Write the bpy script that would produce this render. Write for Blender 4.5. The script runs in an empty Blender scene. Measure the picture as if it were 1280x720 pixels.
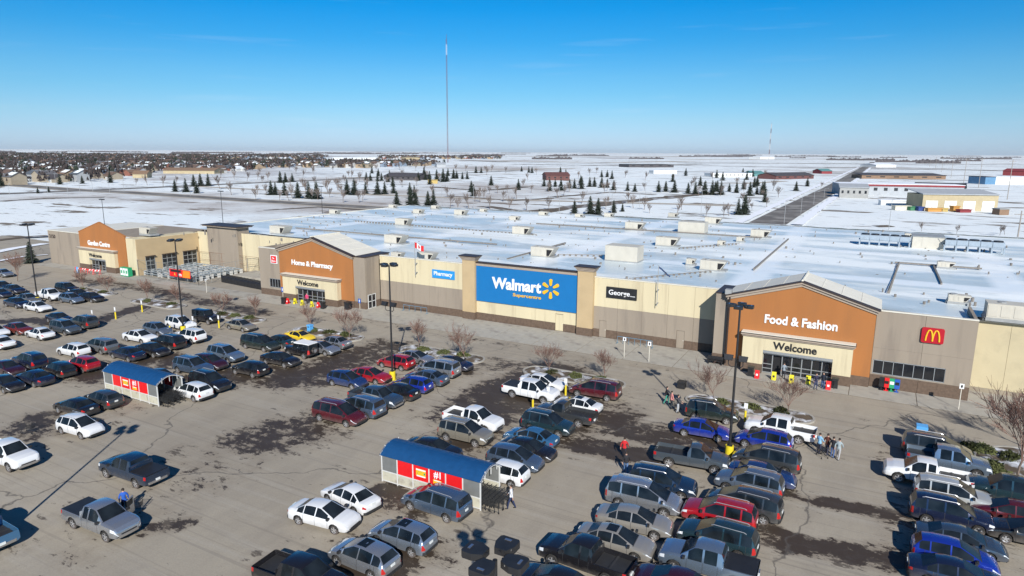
import bpy, bmesh, math, random
from mathutils import Vector, Matrix, noise
random.seed(7)
SC = bpy.context.scene
R = math.radians
# ------------------------------------------------------------ camera
cam_d = bpy.data.cameras.new('camera'); cam = bpy.data.objects.new('camera', cam_d); SC.collection.objects.link(cam)
YAW, PITCH, ROLL, FPX = (0.499728, 0.200509, -0.006338, 836.538203)
cam.location = (0, 0, 24)
_f = Vector((-math.sin(YAW)*math.cos(PITCH), math.cos(YAW)*math.cos(PITCH), -math.sin(PITCH)))
_r = Vector((math.cos(YAW), math.sin(YAW), 0)); _d = _f.cross(_r)
_r2 = math.cos(ROLL)*_r + math.sin(ROLL)*_d; _d2 = -math.sin(ROLL)*_r + math.cos(ROLL)*_d
cam.rotation_euler = Matrix((_r2, -_d2, -_f)).transposed().to_euler()
cam_d.sensor_width = 36; cam_d.lens = FPX/1280*36
cam_d.clip_start = .5; cam_d.clip_end = 120000
SC.camera = cam
# ------------------------------------------------------------ sky, sun, exposure
SUN_EL = R(30.7); SDX, SDY = -.5606, .8281          # horizontal direction the light travels
w = bpy.data.worlds.new('World'); SC.world = w; w.use_nodes = True
nt = w.node_tree; nt.nodes.clear()
def wn(t): return nt.nodes.new(t)
sky = wn('ShaderNodeTexSky'); sky.sky_type = 'NISHITA'; sky.sun_disc = False
sky.sun_elevation = SUN_EL; sky.sun_rotation = math.atan2(-SDX, -SDY)
sky.altitude = 500; sky.air_density = 1.0; sky.dust_density = .3; sky.ozone_density = 3.0
geo = wn('ShaderNodeTexCoord'); sep = wn('ShaderNodeSeparateXYZ'); nt.links.new(geo.outputs['Generated'], sep.inputs[0])
rmp = wn('ShaderNodeValToRGB'); nt.links.new(sep.outputs['Z'], rmp.inputs[0])
SKYRAMP = [(0.0, (.53,.73,1.25)), (.02, (.53,.73,1.15)), (.047, (.48,.73,1.02)), (.08, (.36,.72,.97)), (.105, (.295,.71,.97)), (.15, (.115,.66,1.0)), (.195, (.015,.64,1.05)), (.45, (.05,.45,.80)), (1.0, (.07,.32,.62))]
els = rmp.color_ramp.elements
while len(els) < len(SKYRAMP): els.new(.5)
for e, (p_, c_) in zip(els, SKYRAMP): e.position = p_; e.color = (*c_, 1)
mulc = wn('ShaderNodeMix'); mulc.data_type = 'RGBA'; mulc.blend_type = 'MULTIPLY'; mulc.inputs[0].default_value = 1
nt.links.new(sky.outputs[0], mulc.inputs[6]); nt.links.new(rmp.outputs[0], mulc.inputs[7])
# very faint streaks of high cloud
mp = wn('ShaderNodeMapping'); mp.inputs['Scale'].default_value = (2.2, 2.2, 34); mp.inputs['Rotation'].default_value = (R(4), R(-3), 0); nt.links.new(geo.outputs['Generated'], mp.inputs[0])
cn = wn('ShaderNodeTexNoise'); cn.inputs['Scale'].default_value = 2.3; cn.inputs['Detail'].default_value = 7; nt.links.new(mp.outputs[0], cn.inputs[0])
cr = wn('ShaderNodeMapRange'); cr.inputs[1].default_value = .60; cr.inputs[2].default_value = .9; cr.inputs[4].default_value = .17; nt.links.new(cn.outputs[0], cr.inputs[0])
cm = wn('ShaderNodeMix'); cm.data_type = 'RGBA'; cm.inputs[7].default_value = (7.5, 8.3, 9.0, 1)
nt.links.new(cr.outputs[0], cm.inputs[0]); nt.links.new(mulc.outputs[2], cm.inputs[6])
bg = wn('ShaderNodeBackground'); bg.inputs[1].default_value = .085; out = wn('ShaderNodeOutputWorld')
nt.links.new(cm.outputs[2], bg.inputs[0]); nt.links.new(bg.outputs[0], out.inputs[0])
sl = bpy.data.lights.new('sun', 'SUN'); sl.energy = 4.6; sl.angle = R(.5); sl.color = (1, .965, .90)
so = bpy.data.objects.new('sun', sl); SC.collection.objects.link(so)
so.rotation_euler = Vector((SDX*math.cos(SUN_EL), SDY*math.cos(SUN_EL), -math.sin(SUN_EL))).to_track_quat('-Z', 'Y').to_euler()
so.location = (40, -60, 60)
SC.view_settings.view_transform = 'Standard'; SC.view_settings.look = 'None'; SC.view_settings.exposure = 0.35; SC.view_settings.gamma = 1
SC.cycles.max_bounces = 5; SC.cycles.diffuse_bounces = 2; SC.cycles.glossy_bounces = 2; SC.cycles.transparent_max_bounces = 6
SC.cycles.volume_bounces = 0

# ------------------------------------------------------------ materials
MC = {}
def mat(name, col, rough=.8, var=.12, scale=3., metal=0., coat=0., bump=0., dirt=None, dscale=1.5, damt=.5, stretch=(1,1,1), spec=None, detail=5):
    """procedural material: base colour, noise variation, optional second colour (dirt) in patches, optional bump"""
    if name in MC: return MC[name]
    m = bpy.data.materials.new(name); m.use_nodes = True; MC[name] = m
    t = m.node_tree; N = t.nodes; L = t.links; b = N['Principled BSDF']
    b.inputs['Roughness'].default_value = rough; b.inputs['Metallic'].default_value = metal
    b.inputs['Coat Weight'].default_value = coat; b.inputs['Coat Roughness'].default_value = .06
    if spec is not None: b.inputs['Specular IOR Level'].default_value = spec
    tc = N.new('ShaderNodeTexCoord'); mp = N.new('ShaderNodeMapping'); mp.inputs['Scale'].default_value = stretch; L.new(tc.outputs['Object'], mp.inputs[0])
    n = N.new('ShaderNodeTexNoise'); n.inputs['Scale'].default_value = scale; n.inputs['Detail'].default_value = detail; L.new(mp.outputs[0], n.inputs[0])
    r = N.new('ShaderNodeMapRange'); r.inputs[1].default_value = .3; r.inputs[2].default_value = .7; L.new(n.outputs[0], r.inputs[0])
    mx = N.new('ShaderNodeMix'); mx.data_type = 'RGBA'
    mx.inputs[6].default_value = (*[c*(1-var) for c in col], 1); mx.inputs[7].default_value = (*[min(1, c*(1+var)) for c in col], 1); L.new(r.outputs[0], mx.inputs[0])
    o = mx.outputs[2]
    if dirt:
        n2 = N.new('ShaderNodeTexNoise'); n2.inputs['Scale'].default_value = dscale; n2.inputs['Detail'].default_value = 8; n2.inputs['Roughness'].default_value = .6; L.new(mp.outputs[0], n2.inputs[0])
        r2 = N.new('ShaderNodeMapRange'); r2.inputs[1].default_value = .62-.3*damt; r2.inputs[2].default_value = .72-.2*damt; L.new(n2.outputs[0], r2.inputs[0])
        m2 = N.new('ShaderNodeMix'); m2.data_type = 'RGBA'; m2.inputs[7].default_value = (*dirt, 1); L.new(r2.outputs[0], m2.inputs[0]); L.new(o, m2.inputs[6]); o = m2.outputs[2]
    L.new(o, b.inputs['Base Color'])
    if bump:
        bp = N.new('ShaderNodeBump'); bp.inputs['Strength'].default_value = bump; bp.inputs['Distance'].default_value = .03; L.new(n.outputs[0], bp.inputs['Height']); L.new(bp.outputs[0], b.inputs['Normal'])
    return m

def paint(name, col, metal=.25):
    """car paint with clear coat and winter road dust low on the body"""
    if name in MC: return MC[name]
    m = bpy.data.materials.new(name); m.use_nodes = True; MC[name] = m
    t = m.node_tree; N = t.nodes; L = t.links; b = N['Principled BSDF']
    tc = N.new('ShaderNodeTexCoord'); sp = N.new('ShaderNodeSeparateXYZ'); L.new(tc.outputs['Object'], sp.inputs[0])
    n = N.new('ShaderNodeTexNoise'); n.inputs['Scale'].default_value = 2.2; n.inputs['Detail'].default_value = 6; L.new(tc.outputs['Object'], n.inputs[0])
    a = N.new('ShaderNodeMath'); a.operation = 'MULTIPLY_ADD'; a.inputs[1].default_value = .55; L.new(n.outputs[0], a.inputs[0]); L.new(sp.outputs['Z'], a.inputs[2])
    r = N.new('ShaderNodeMapRange'); r.inputs[1].default_value = .62; r.inputs[2].default_value = 1.05; r.inputs[3].default_value = .42; r.inputs[4].default_value = .02; L.new(a.outputs[0], r.inputs[0])
    mx = N.new('ShaderNodeMix'); mx.data_type = 'RGBA'; mx.inputs[6].default_value = (*col, 1); mx.inputs[7].default_value = (.20, .175, .15, 1); L.new(r.outputs[0], mx.inputs[0]); L.new(mx.outputs[2], b.inputs['Base Color'])
    r2 = N.new('ShaderNodeMapRange'); r2.inputs[1].default_value = .1; r2.inputs[2].default_value = .6; r2.inputs[3].default_value = .24; r2.inputs[4].default_value = .7; L.new(r.outputs[0], r2.inputs[0]); L.new(r2.outputs[0], b.inputs['Roughness'])
    r3 = N.new('ShaderNodeMapRange'); r3.inputs[1].default_value = .1; r3.inputs[2].default_value = .6; r3.inputs[3].default_value = 1.0; r3.inputs[4].default_value = .1; L.new(r.outputs[0], r3.inputs[0]); L.new(r3.outputs[0], b.inputs['Coat Weight'])
    b.inputs['Metallic'].default_value = metal; b.inputs['Coat Roughness'].default_value = .08
    return m

CREAM = mat('cream_stucco', (.60,.52,.345), .9, .05, .5, bump=.15, dirt=(.50,.425,.28), dscale=.9, damt=.35, stretch=(1,1,.10))
CREAM2 = mat('tan_stucco', (.47,.35,.20), .9, .05, .6, bump=.15)
TAUPE = mat('taupe_stucco', (.29,.242,.19), .9, .06, .5, bump=.15, dirt=(.24,.20,.16), dscale=.9, damt=.4, stretch=(1,1,.12))
ORANGE = mat('orange_stucco', (.365,.143,.042), .9, .05, .5, bump=.15, dirt=(.335,.135,.042), dscale=.8, damt=.4, stretch=(1,1,.12))
BROWN = mat('brown_split_block', (.125,.085,.06), .9, .2, 4, bump=.4)
TRIM = mat('taupe_cornice', (.35,.285,.225), .8, .06)
DTRIM = mat('dark_bronze_trim', (.045,.03,.025), .5, .1)
BACK = mat('joint_backing', (.16,.13,.10), .9)
METW = mat('pale_metal_roof', (.70,.665,.57), .6, .05, .8)
GLASS = mat('dark_glass', (.012,.014,.018), .06, .1, spec=.8)
FRAME = mat('aluminium_frame', (.45,.47,.48), .4, .05, metal=.6)
WHITE = mat('white_paint', (.78,.78,.78), .5, .03)
WHITESTEEL = mat('galvanised_white', (.62,.62,.60), .5, .06)
BLACK = mat('black_paint', (.018,.018,.020), .5, .2)
BLUES = mat('blue_sign', (.006,.15,.40), .5, .03, 1)
YEL = mat('yellow_sign', (.80,.45,.02), .5, .03)
YELP = mat('yellow_bollard', (.72,.56,.02), .6, .1, 6)
RED = mat('red_panel', (.70,.012,.015), .5, .04)
GREEN = mat('green_box', (.02,.32,.14), .5, .05)
BLUEB = mat('blue_box', (.02,.10,.42), .5, .05)
LBLUE = mat('light_blue_plastic', (.10,.38,.75), .5, .05)
CORRBLUE = mat('blue_canopy_steel', (.010,.068,.19), .45, .08, 2, metal=.1)
SNOW = mat('packed_snow', (.80,.85,.86), .7, .05, 1.5, bump=.5, dirt=(.45,.42,.38), dscale=.9, damt=.2)
HVAC = mat('hvac_beige_steel', (.52,.49,.42), .6, .06, 1)
HVACG = mat('hvac_grey_steel', (.30,.31,.31), .6, .1, 2)
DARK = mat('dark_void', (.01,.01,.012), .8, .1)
BARK = mat('grey_bark', (.16,.12,.095), .9, .2, 6)
TWIG = mat('reddish_twigs', (.215,.125,.095), .9, .2, 4)
NEEDLE = mat('spruce_needles', (.022,.032,.020), .9, .45, 1.3)
SHRUB = mat('juniper_green', (.075,.085,.025), .9, .4, 3)
TYRE = mat('tyre_rubber', (.022,.021,.02), .85, .2, 8, dirt=(.12,.10,.09), dscale=4, damt=.5)
RIM = mat('alloy_rim', (.55,.55,.56), .35, .06, metal=.6)
CGLASS = mat('car_glass', (.014,.019,.024), .10, .6, .8, spec=.28)
TRIMC = mat('black_plastic_trim', (.025,.025,.026), .6, .15)
HEADL = mat('headlamp_lens', (.62,.65,.68), .12, .05, coat=.6)
TAILL = mat('taillamp_lens', (.42,.012,.012), .15, .05, coat=.6)
PLATE = mat('licence_plate_white', (.68,.70,.68), .5, .05)
CHROME = mat('chrome_trim', (.62,.62,.63), .2, .03, metal=.9)
CONC = mat('pale_concrete', (.37,.345,.295), .9, .08, 1.2, bump=.15, dirt=(.27,.245,.215), dscale=.45, damt=.35)
KERB = mat('kerb_concrete', (.34,.32,.28), .9, .12, 3)

# ------------------------------------------------------------ mesh helpers
class MB:
    def __init__(s): s.v = []; s.f = []; s.m = []
    def box(s, x0, y0, z0, x1, y1, z1, mi=0):
        b = len(s.v); s.v += [(x0,y0,z0),(x1,y0,z0),(x1,y1,z0),(x0,y1,z0),(x0,y0,z1),(x1,y0,z1),(x1,y1,z1),(x0,y1,z1)]
        for q in ((0,3,2,1),(4,5,6,7),(0,1,5,4),(1,2,6,5),(2,3,7,6),(3,0,4,7)): s.f.append(tuple(b+i for i in q)); s.m.append(mi)
        return s
    def poly(s, pts, mi=0):
        b = len(s.v); s.v += [tuple(p) for p in pts]; s.f.append(tuple(range(b, b+len(pts)))); s.m.append(mi); return s
    def prism(s, pts, axis, a0, a1, mi=0):
        """extrude a 2-D outline: axis 'y' outlines are (x,z); 'x' outlines are (y,z); 'z' outlines are (x,y)"""
        b = len(s.v); n = len(pts)
        def P(p, a): return (p[0], a, p[1]) if axis == 'y' else ((a, p[0], p[1]) if axis == 'x' else (p[0], p[1], a))
        s.v += [P(p, a0) for p in pts] + [P(p, a1) for p in pts]
        s.f.append(tuple(range(b+n-1, b-1, -1))); s.f.append(tuple(range(b+n, b+2*n))); s.m += [mi, mi]
        for i in range(n): j = (i+1) % n; s.f.append((b+i, b+j, b+n+j, b+n+i)); s.m.append(mi)
        return s
    def tube(s, pts, rad, n=6, mi=0, cap=True):
        """tapered tube along points; rad is a number or a list"""
        pts = [Vector(p) for p in pts]; rr = rad if isinstance(rad, (list, tuple)) else [rad]*len(pts); b = len(s.v)
        for i, p in enumerate(pts):
            d = (pts[min(i+1, len(pts)-1)] - pts[max(i-1, 0)]).normalized()
            a = d.orthogonal().normalized() if i == 0 else (a - d*a.dot(d)).normalized()
            c = d.cross(a)
            for k in range(n): t = 2*math.pi*k/n; s.v.append(tuple(p + (a*math.cos(t) + c*math.sin(t))*rr[i]))
        for i in range(len(pts)-1):
            for k in range(n): s.f.append((b+i*n+k, b+i*n+(k+1)%n, b+(i+1)*n+(k+1)%n, b+(i+1)*n+k)); s.m.append(mi)
        if cap: s.f.append(tuple(b+k for k in reversed(range(n)))); s.f.append(tuple(b+(len(pts)-1)*n+k for k in range(n))); s.m += [mi, mi]
        return s
    def mesh(s, name, mats, smooth=False, recalc=True):
        me = bpy.data.meshes.new(name); me.from_pydata(s.v, [], s.f)
        for m in (mats if isinstance(mats, (list, tuple)) else [mats]): me.materials.append(m)
        if any(s.m): me.polygons.foreach_set('material_index', s.m)
        if recalc and len(s.f) < 60000:
            bm = bmesh.new(); bm.from_mesh(me); bmesh.ops.recalc_face_normals(bm, faces=bm.faces); bm.to_mesh(me); bm.free()
        if smooth: me.polygons.foreach_set('use_smooth', [True]*len(me.polygons))
        me.update(); return me
    def build(s, name, mats, parent=None, loc=None, rz=0, **k):
        return obj(name, s.mesh(name, mats, **{a: k[a] for a in k if a in ('smooth', 'recalc')}), parent, loc, rz)
def obj(name, me, parent=None, loc=None, rz=0):
    o = bpy.data.objects.new(name, me); SC.collection.objects.link(o)
    if parent: o.parent = parent
    if loc: o.location = loc
    if rz: o.rotation_euler.z = rz
    return o
def tag(o, label=None, cat=None, group=None, kind=None):
    if label: o['label'] = label
    if cat: o['category'] = cat
    if group: o['group'] = group
    if kind: o['kind'] = kind
    return o
def thing(name, label, cat, loc=(0,0,0), rz=0, group=None):
    o = bpy.data.objects.new(name, None); SC.collection.objects.link(o); o.location = loc; o.rotation_euler.z = rz; o.empty_display_size = .3
    return tag(o, label, cat, group)
def dup(root, loc, rz=0, label=None, scale=None):
    r = root.copy(); SC.collection.objects.link(r); r.location = loc; r.rotation_euler = (0, 0, rz)
    if label: r['label'] = label
    if scale: r.scale = (scale,)*3
    for ch in KIDS(root):
        c = ch.copy(); SC.collection.objects.link(c); c.parent = r
        for g in KIDS(ch): d = g.copy(); SC.collection.objects.link(d); d.parent = c
    return r
def KIDS(o): return list(o.children)
def text_mesh(s, x0, x1, z0, z1, y, bold=.02, depth=.06, mt=None, name='lettering', parent=None, shear=0, capital=True):
    """raised lettering on a wall facing -Y, fitted between x0..x1 and z0..z1"""
    cu = bpy.data.curves.new('txt', 'FONT'); cu.body = s; cu.offset = bold; cu.extrude = .05; cu.resolution_u = 4; cu.shear = shear
    t = bpy.data.objects.new('txt', cu); SC.collection.objects.link(t)
    me = bpy.data.meshes.new_from_object(t); bpy.data.objects.remove(t)
    vs = [v.co.copy() for v in me.vertices]
    ax, bx = min(v.x for v in vs), max(v.x for v in vs); ay, by = min(v.y for v in vs), max(v.y for v in vs)
    for v, c in zip(me.vertices, vs): v.co = (x0+(c.x-ax)/(bx-ax)*(x1-x0), y-depth if c.z > 0 else y, z0+(c.y-ay)/(by-ay)*(z1-z0))
    me.materials.clear(); me.materials.append(mt or WHITE); me.name = name
    return obj(name, me, parent)
# ------------------------------------------------------------ ground
WET = [([(-115, 30), (-115, 61)], 4.2, 0.62), ([(-97, 30), (-97, 61)], 4.2, 0.62), ([(-79, 30), (-79, 61)], 4.2, 0.62), ([(-61.2, 30), (-61.2, 61)], 4.2, 0.62), ([(-43.2, 20), (-43.2, 61)], 4.2, 0.62), ([(-26.3, 20), (-26.3, 61)], 4.2, 0.62), ([(-9.2, 20), (-9.2, 61)], 4.2, 0.62), ([(8, 20), (8, 61)], 4.2, 0.62), ([(-5.35, 48.5), (-2.35, 48.21), (1.16, 48.82), (4.02, 48.78)], 1.0, 1.1), ([(-5.28, 42.99), (-2.91, 41.68), (-0.44, 42.28), (3.44, 43.13)], 1.5, 1.05), ([(-22.52, 48.55), (-17.57, 48.84), (-13.97, 49.19)], 1.8, 1.25), ([(-60.12, 47.55), (-55.64, 48.56), (-50.02, 49.4), (-47.1, 51.07)], 1.2, 1.0), ([(-44.62, 36.8), (-42.23, 39.51)], 4.2, 0.98), ([(-107.67, 45.9), (-104.81, 48.62), (-95.29, 49.98), (-97.39, 55.69), (-100.8, 65.56)], 1.6, 1.25), ([(-73.01, 40.18), (-71.16, 45.54)], 4, 1.15), ([(-53.02, 50.06), (-52.8, 56.07), (-52.1, 62.42)], 4.5, 1.05), ([(-61.96, 42.02), (-58.7, 47.43), (-54.52, 49.21)], 4.0, 1.15), ([(-31.04, 50.72), (-31.0, 56.91), (-29.58, 63.45)], 4.6, 1.2), ([(-40.96, 56.95), (-37.02, 64.07)], 3, 0.85), ([(-28.21, 46.09), (-30.15, 44.05)], 2.5, 1.1), ([(-62.63, 26.61), (-64.61, 29.48)], 2.5, 0.95), ([(-29.39, 34.7), (-25.05, 33.61)], 1.2, 1.1), ([(-24.74, 27.53), (-23.3, 27.26)], 2.6, 1.05), ([(-26.13, 27.69), (-21.88, 30.08)], 2, 0.85), ([(-129.99, 69.21), (-112.77, 70.61), (-93.15, 68.67), (-79.42, 67.85)], 2.2, 0.93), ([(-79.42, 67.85), (-64.4, 72.05), (-43.86, 71.74), (-26.31, 71.95), (-13.52, 72.63)], 1.8, 0.55), ([(-32.58, 72.07), (-25.77, 65.63), (-20.32, 62.99)], 2, 0.7), ([(-23.03, 58.86), (-19.54, 56.13), (-22.92, 51.04)], 3.0, 0.95), ([(-17.96, 53.85), (-13.76, 54.26), (-9.61, 53.86)], 2.5, 1.1), ([(2.64, 60.78), (3.68, 54.99), (3.3, 47.25), (3.0, 41.72)], 1.4, 0.6), ([(2.61, 49.15), (4.22, 41.96)], 1.5, 0.7), ([(-38.01, 55.68), (-33.69, 42.05), (-33.26, 35.64)], 3, 0.45), ([(-37.85, 24.72), (-39.4, 22.98)], 1.0, 0.9), ([(-57.76, 26.65), (-53.47, 22.8)], 1, 0.6), ([(-46.01, 29.21), (-48.7, 31.77)], 1, 0.8), ([(-30.38, 25.31), (-30.15, 24.5)], 1.0, 0.8), ([(-46.32, 45.61), (-39.58, 36.92)], 2, 0.55)]
def wetness(x, y):
    v = 0.
    for (pts, wd, st) in WET:
        best = 1e9
        for (ax, ay), (bx, by) in zip(pts, pts[1:]):
            dx, dy = bx-ax, by-ay; t = max(0, min(1, ((x-ax)*dx+(y-ay)*dy)/(dx*dx+dy*dy+1e-9)))
            d = math.hypot(x-ax-t*dx, y-ay-t*dy)
            if d < best: best = d
            if best > 50: break
        q = 1-best/wd
        if q > -.6: v = max(v, st*min(1, max(0, q+.6)))
    return v
def lot_material():
    m = bpy.data.materials.new('salted_asphalt'); m.use_nodes = True; t = m.node_tree; N = t.nodes; L = t.links; b = N['Principled BSDF']
    tc = N.new('ShaderNodeTexCoord')
    def noise_(sc, det=6, st=(1,1,1), rough=.55, rot=0):
        mp = N.new('ShaderNodeMapping'); mp.inputs['Scale'].default_value = st; mp.inputs['Rotation'].default_value = (0,0,rot); L.new(tc.outputs['Object'], mp.inputs[0])
        n = N.new('ShaderNodeTexNoise'); n.inputs['Scale'].default_value = sc; n.inputs['Detail'].default_value = det; n.inputs['Roughness'].default_value = rough; L.new(mp.outputs[0], n.inputs[0]); return n.outputs[0]
    def rng(x, a, b_, c=0, d=1):
        r = N.new('ShaderNodeMapRange'); r.inputs[1].default_value = a; r.inputs[2].default_value = b_; r.inputs[3].default_value = c; r.inputs[4].default_value = d; L.new(x, r.inputs[0]); return r.outputs[0]
    def mix(f, a, b_):
        x = N.new('ShaderNodeMix'); x.data_type = 'RGBA'; L.new(f, x.inputs[0])
        for k, c in ((6, a), (7, b_)):
            if isinstance(c, tuple): x.inputs[k].default_value = (*c, 1)
            else: L.new(c, x.inputs[k])
        return x.outputs[2]
    def math_(op, a, b_):
        x = N.new('ShaderNodeMath'); x.operation = op
        for k, c in ((0, a), (1, b_)):
            if isinstance(c, (int, float)): x.inputs[k].default_value = c
            else: L.new(c, x.inputs[k])
        return x.outputs[0]
    base = mix(rng(noise_(.05, 5), .35, .65), (.40, .350, .272), (.325, .283, .220))
    base = mix(rng(noise_(.35, 8, (1, .35, 1), .7, .35), .42, .72, 0, .55), base, (.225, .195, .16))           # sand and tyre scuffing
    base = mix(rng(noise_(.5, 6, (.12, 2.2, 1), .6, 0.05), .50, .74, 0, .5), base, (.41, .375, .32))      # swept tracks along the lanes
    base = mix(rng(noise_(9, 3), .35, .7, 0, .22), base, (.17, .15, .13))
    base = mix(rng(noise_(.7, 5, (.05, 3.2, 1), .5, 1.45), .60, .68, 0, .38), base, (.20, .175, .145))          # tyre tracks across and along the aisles
    base = mix(rng(noise_(.8, 5, (.05, 3.0, 1), .5, .12), .60, .67, 0, .40), base, (.20, .175, .145))
    at = N.new('ShaderNodeAttribute'); at.attribute_name = 'wet'
    bigw = noise_(.22, 9, (1, 1, 1), .74)
    smallw = noise_(.9, 7, (.45, 1, 1), .72, .5)
    wsum = math_('ADD', at.outputs['Fac'], math_('MULTIPLY', math_('SUBTRACT', bigw, .5), 2.1))
    wet = rng(math_('ADD', wsum, math_('MULTIPLY', math_('SUBTRACT', noise_(1.1, 9, (.7,1,1), .8), .5), 2.6)), .86, .92)
    damp = rng(wsum, .52, .92, 0, .55)
    spots = rng(math_('ADD', math_('MULTIPLY', at.outputs['Fac'], .12), smallw), .645, .69, 0, .8)            # scattered drip marks
    base = mix(damp, base, (.20, .160, .118))
    base = mix(wet, base, (.050, .036, .025))
    base = mix(spots, base, (.060, .046, .036))
    crk = N.new('ShaderNodeTexVoronoi'); crk.feature = 'DISTANCE_TO_EDGE'; crk.inputs['Scale'].default_value = .045
    wp = N.new('ShaderNodeVectorMath'); wp.operation = 'ADD'; n3 = N.new('ShaderNodeTexNoise'); n3.inputs['Scale'].default_value = .12; n3.inputs['Detail'].default_value = 6; L.new(tc.outputs['Object'], n3.inputs[0])
    sc3 = N.new('ShaderNodeVectorMath'); sc3.operation = 'SCALE'; sc3.inputs[3].default_value = 9; L.new(n3.outputs[1], sc3.inputs[0]); L.new(tc.outputs['Object'], wp.inputs[0]); L.new(sc3.outputs[0], wp.inputs[1]); L.new(wp.outputs[0], crk.inputs[0])
    base = mix(rng(crk.outputs['Distance'], .0, .0045, .85, 0), base, (.09, .08, .07))
    L.new(base, b.inputs['Base Color'])
    L.new(rng(wet, 0, 1, .92, .60), b.inputs['Roughness'])
    bp = N.new('ShaderNodeBump'); bp.inputs['Strength'].default_value = .35; bp.inputs['Distance'].default_value = .03; L.new(noise_(3, 8), bp.inputs['Height']); L.new(bp.outputs[0], b.inputs['Normal'])
    return m
def sheet(name, x0, y0, x1, y1, z, m, step=None, attr=None, kind='structure', hump=None, skip=None):
    nx = max(1, int((x1-x0)/step)) if step else 1; ny = max(1, int((y1-y0)/step)) if step else 1
    v = []; 
    for j in range(ny+1):
        for i in range(nx+1):
            x = x0+(x1-x0)*i/nx; y = y0+(y1-y0)*j/ny; v.append((x, y, z+(hump(x, y) if hump else 0)))
    f = [(j*(nx+1)+i, j*(nx+1)+i+1, (j+1)*(nx+1)+i+1, (j+1)*(nx+1)+i) for j in range(ny) for i in range(nx)]
    me = bpy.data.meshes.new(name); me.from_pydata(v, [], f); me.materials.append(m)
    if attr:
        a = me.attributes.new('wet', 'FLOAT', 'POINT'); a.data.foreach_set('value', [attr(p[0], p[1]) for p in v])
    if hump: me.polygons.foreach_set('use_smooth', [True]*len(f))
    o = obj(name, me); 
    if kind: o['kind'] = kind
    return o
def snowfield_material():
    m = bpy.data.materials.new('prairie_snow'); m.use_nodes = True; t = m.node_tree; N = t.nodes; L = t.links; b = N['Principled BSDF']
    tc = N.new('ShaderNodeTexCoord')
    def noise_(sc, det=6, st=(1,1,1), rough=.55, rot=0):
        mp = N.new('ShaderNodeMapping'); mp.inputs['Scale'].default_value = st; mp.inputs['Rotation'].default_value = (0,0,rot); L.new(tc.outputs['Object'], mp.inputs[0])
        n = N.new('ShaderNodeTexNoise'); n.inputs['Scale'].default_value = sc; n.inputs['Detail'].default_value = det; n.inputs['Roughness'].default_value = rough; L.new(mp.outputs[0], n.inputs[0]); return n.outputs[0]
    def rng(x, a, b_, c=0, d=1):
        r = N.new('ShaderNodeMapRange'); r.inputs[1].default_value = a; r.inputs[2].default_value = b_; r.inputs[3].default_value = c; r.inputs[4].default_value = d; L.new(x, r.inputs[0]); return r.outputs[0]
    def mix(f, a, b_):
        x = N.new('ShaderNodeMix'); x.data_type = 'RGBA'; L.new(f, x.inputs[0])
        for k, c in ((6, a), (7, b_)):
            if isinstance(c, tuple): x.inputs[k].default_value = (*c, 1)
            else: L.new(c, x.inputs[k])
        return x.outputs[2]
    c = mix(rng(noise_(.02, 6), .3, .7), (.84, .87, .86), (.77, .82, .83))
    c = mix(rng(noise_(.045, 9, (.55, 1.5, 1), .62, -.5), .575, .62), c, (.17, .135, .095))
    c = mix(rng(noise_(.11, 8, (.35, 1.6, 1), .6, -.5), .63, .67, 0, .9), c, (.16, .135, .11))            # bare stubble
    c = mix(rng(noise_(.3, 8, (.6, 1.4, 1), .7, -.5), .60, .68, 0, .85), c, (.27, .23, .18))
    c = mix(rng(noise_(.0028, 9, (1, 1, 1), .66, .4), .53, .62, 0, .7), c, (.34, .28, .24))      # wind-bared fields far out
    c = mix(rng(noise_(.0009, 8, (1, 1, 1), .6, .1), .56, .62, 0, .65), c, (.30, .27, .27))
    L.new(c, b.inputs['Base Color']); b.inputs['Roughness'].default_value = .8
    bp = N.new('ShaderNodeBump'); bp.inputs['Strength'].default_value = .6; bp.inputs['Distance'].default_value = .25; L.new(noise_(.22, 8, (1, 2, 1)), bp.inputs['Height']); L.new(bp.outputs[0], b.inputs['Normal'])
    return m
SNOWF = snowfield_material()
sheet('snow_field', -58500, -2850, 58500, 88500, -.30, SNOWF)
LOTM = lot_material()
sheet('parking_lot', -215, -12, 70, 76.2, 0, LOTM, step=1.0, attr=wetness)
sheet('yard_pavement', -215, 76.2, 70, 96, -.012, LOTM, step=4, attr=lambda x, y: 0)
# concrete apron in front of the store: one slab per joint, laid proud of the asphalt
apron = sheet('pavement', -91.5, 73.0, 30, 80.8, .012, BACK)
sm = MB().box(.02, .02, 0, 5.98, 3.83, .028).mesh('pavement_slab', CONC)
k = 0
for i in range(20):
    for j in range(2):
        x = -91.3+i*6.03; o = obj('slab', sm, apron, (x, 73.05+j*3.87, .014)); k += 1
west = sheet('pavement', -156, 74.2, -91.6, 77.3, .010, CONC)
# worn stall lines, mostly ground away by the plough
LM = bpy.data.materials.new('worn_road_paint'); LM.use_nodes = True; t_ = LM.node_tree; b_ = t_.nodes['Principled BSDF']; b_.inputs['Base Color'].default_value = (.50, .47, .38, 1); b_.inputs['Roughness'].default_value = .9
tc_ = t_.nodes.new('ShaderNodeTexCoord'); oi_ = t_.nodes.new('ShaderNodeNewGeometry'); n_ = t_.nodes.new('ShaderNodeTexNoise'); n_.inputs['Scale'].default_value = 1.7; n_.inputs['Detail'].default_value = 8; n_.inputs['Roughness'].default_value = .7; t_.links.new(oi_.outputs['Position'], n_.inputs[0])
r_ = t_.nodes.new('ShaderNodeMapRange'); r_.inputs[1].default_value = .47; r_.inputs[2].default_value = .62; r_.inputs[4].default_value = .6; t_.links.new(n_.outputs[0], r_.inputs[0]); t_.links.new(r_.outputs[0], b_.inputs['Alpha'])
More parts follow.
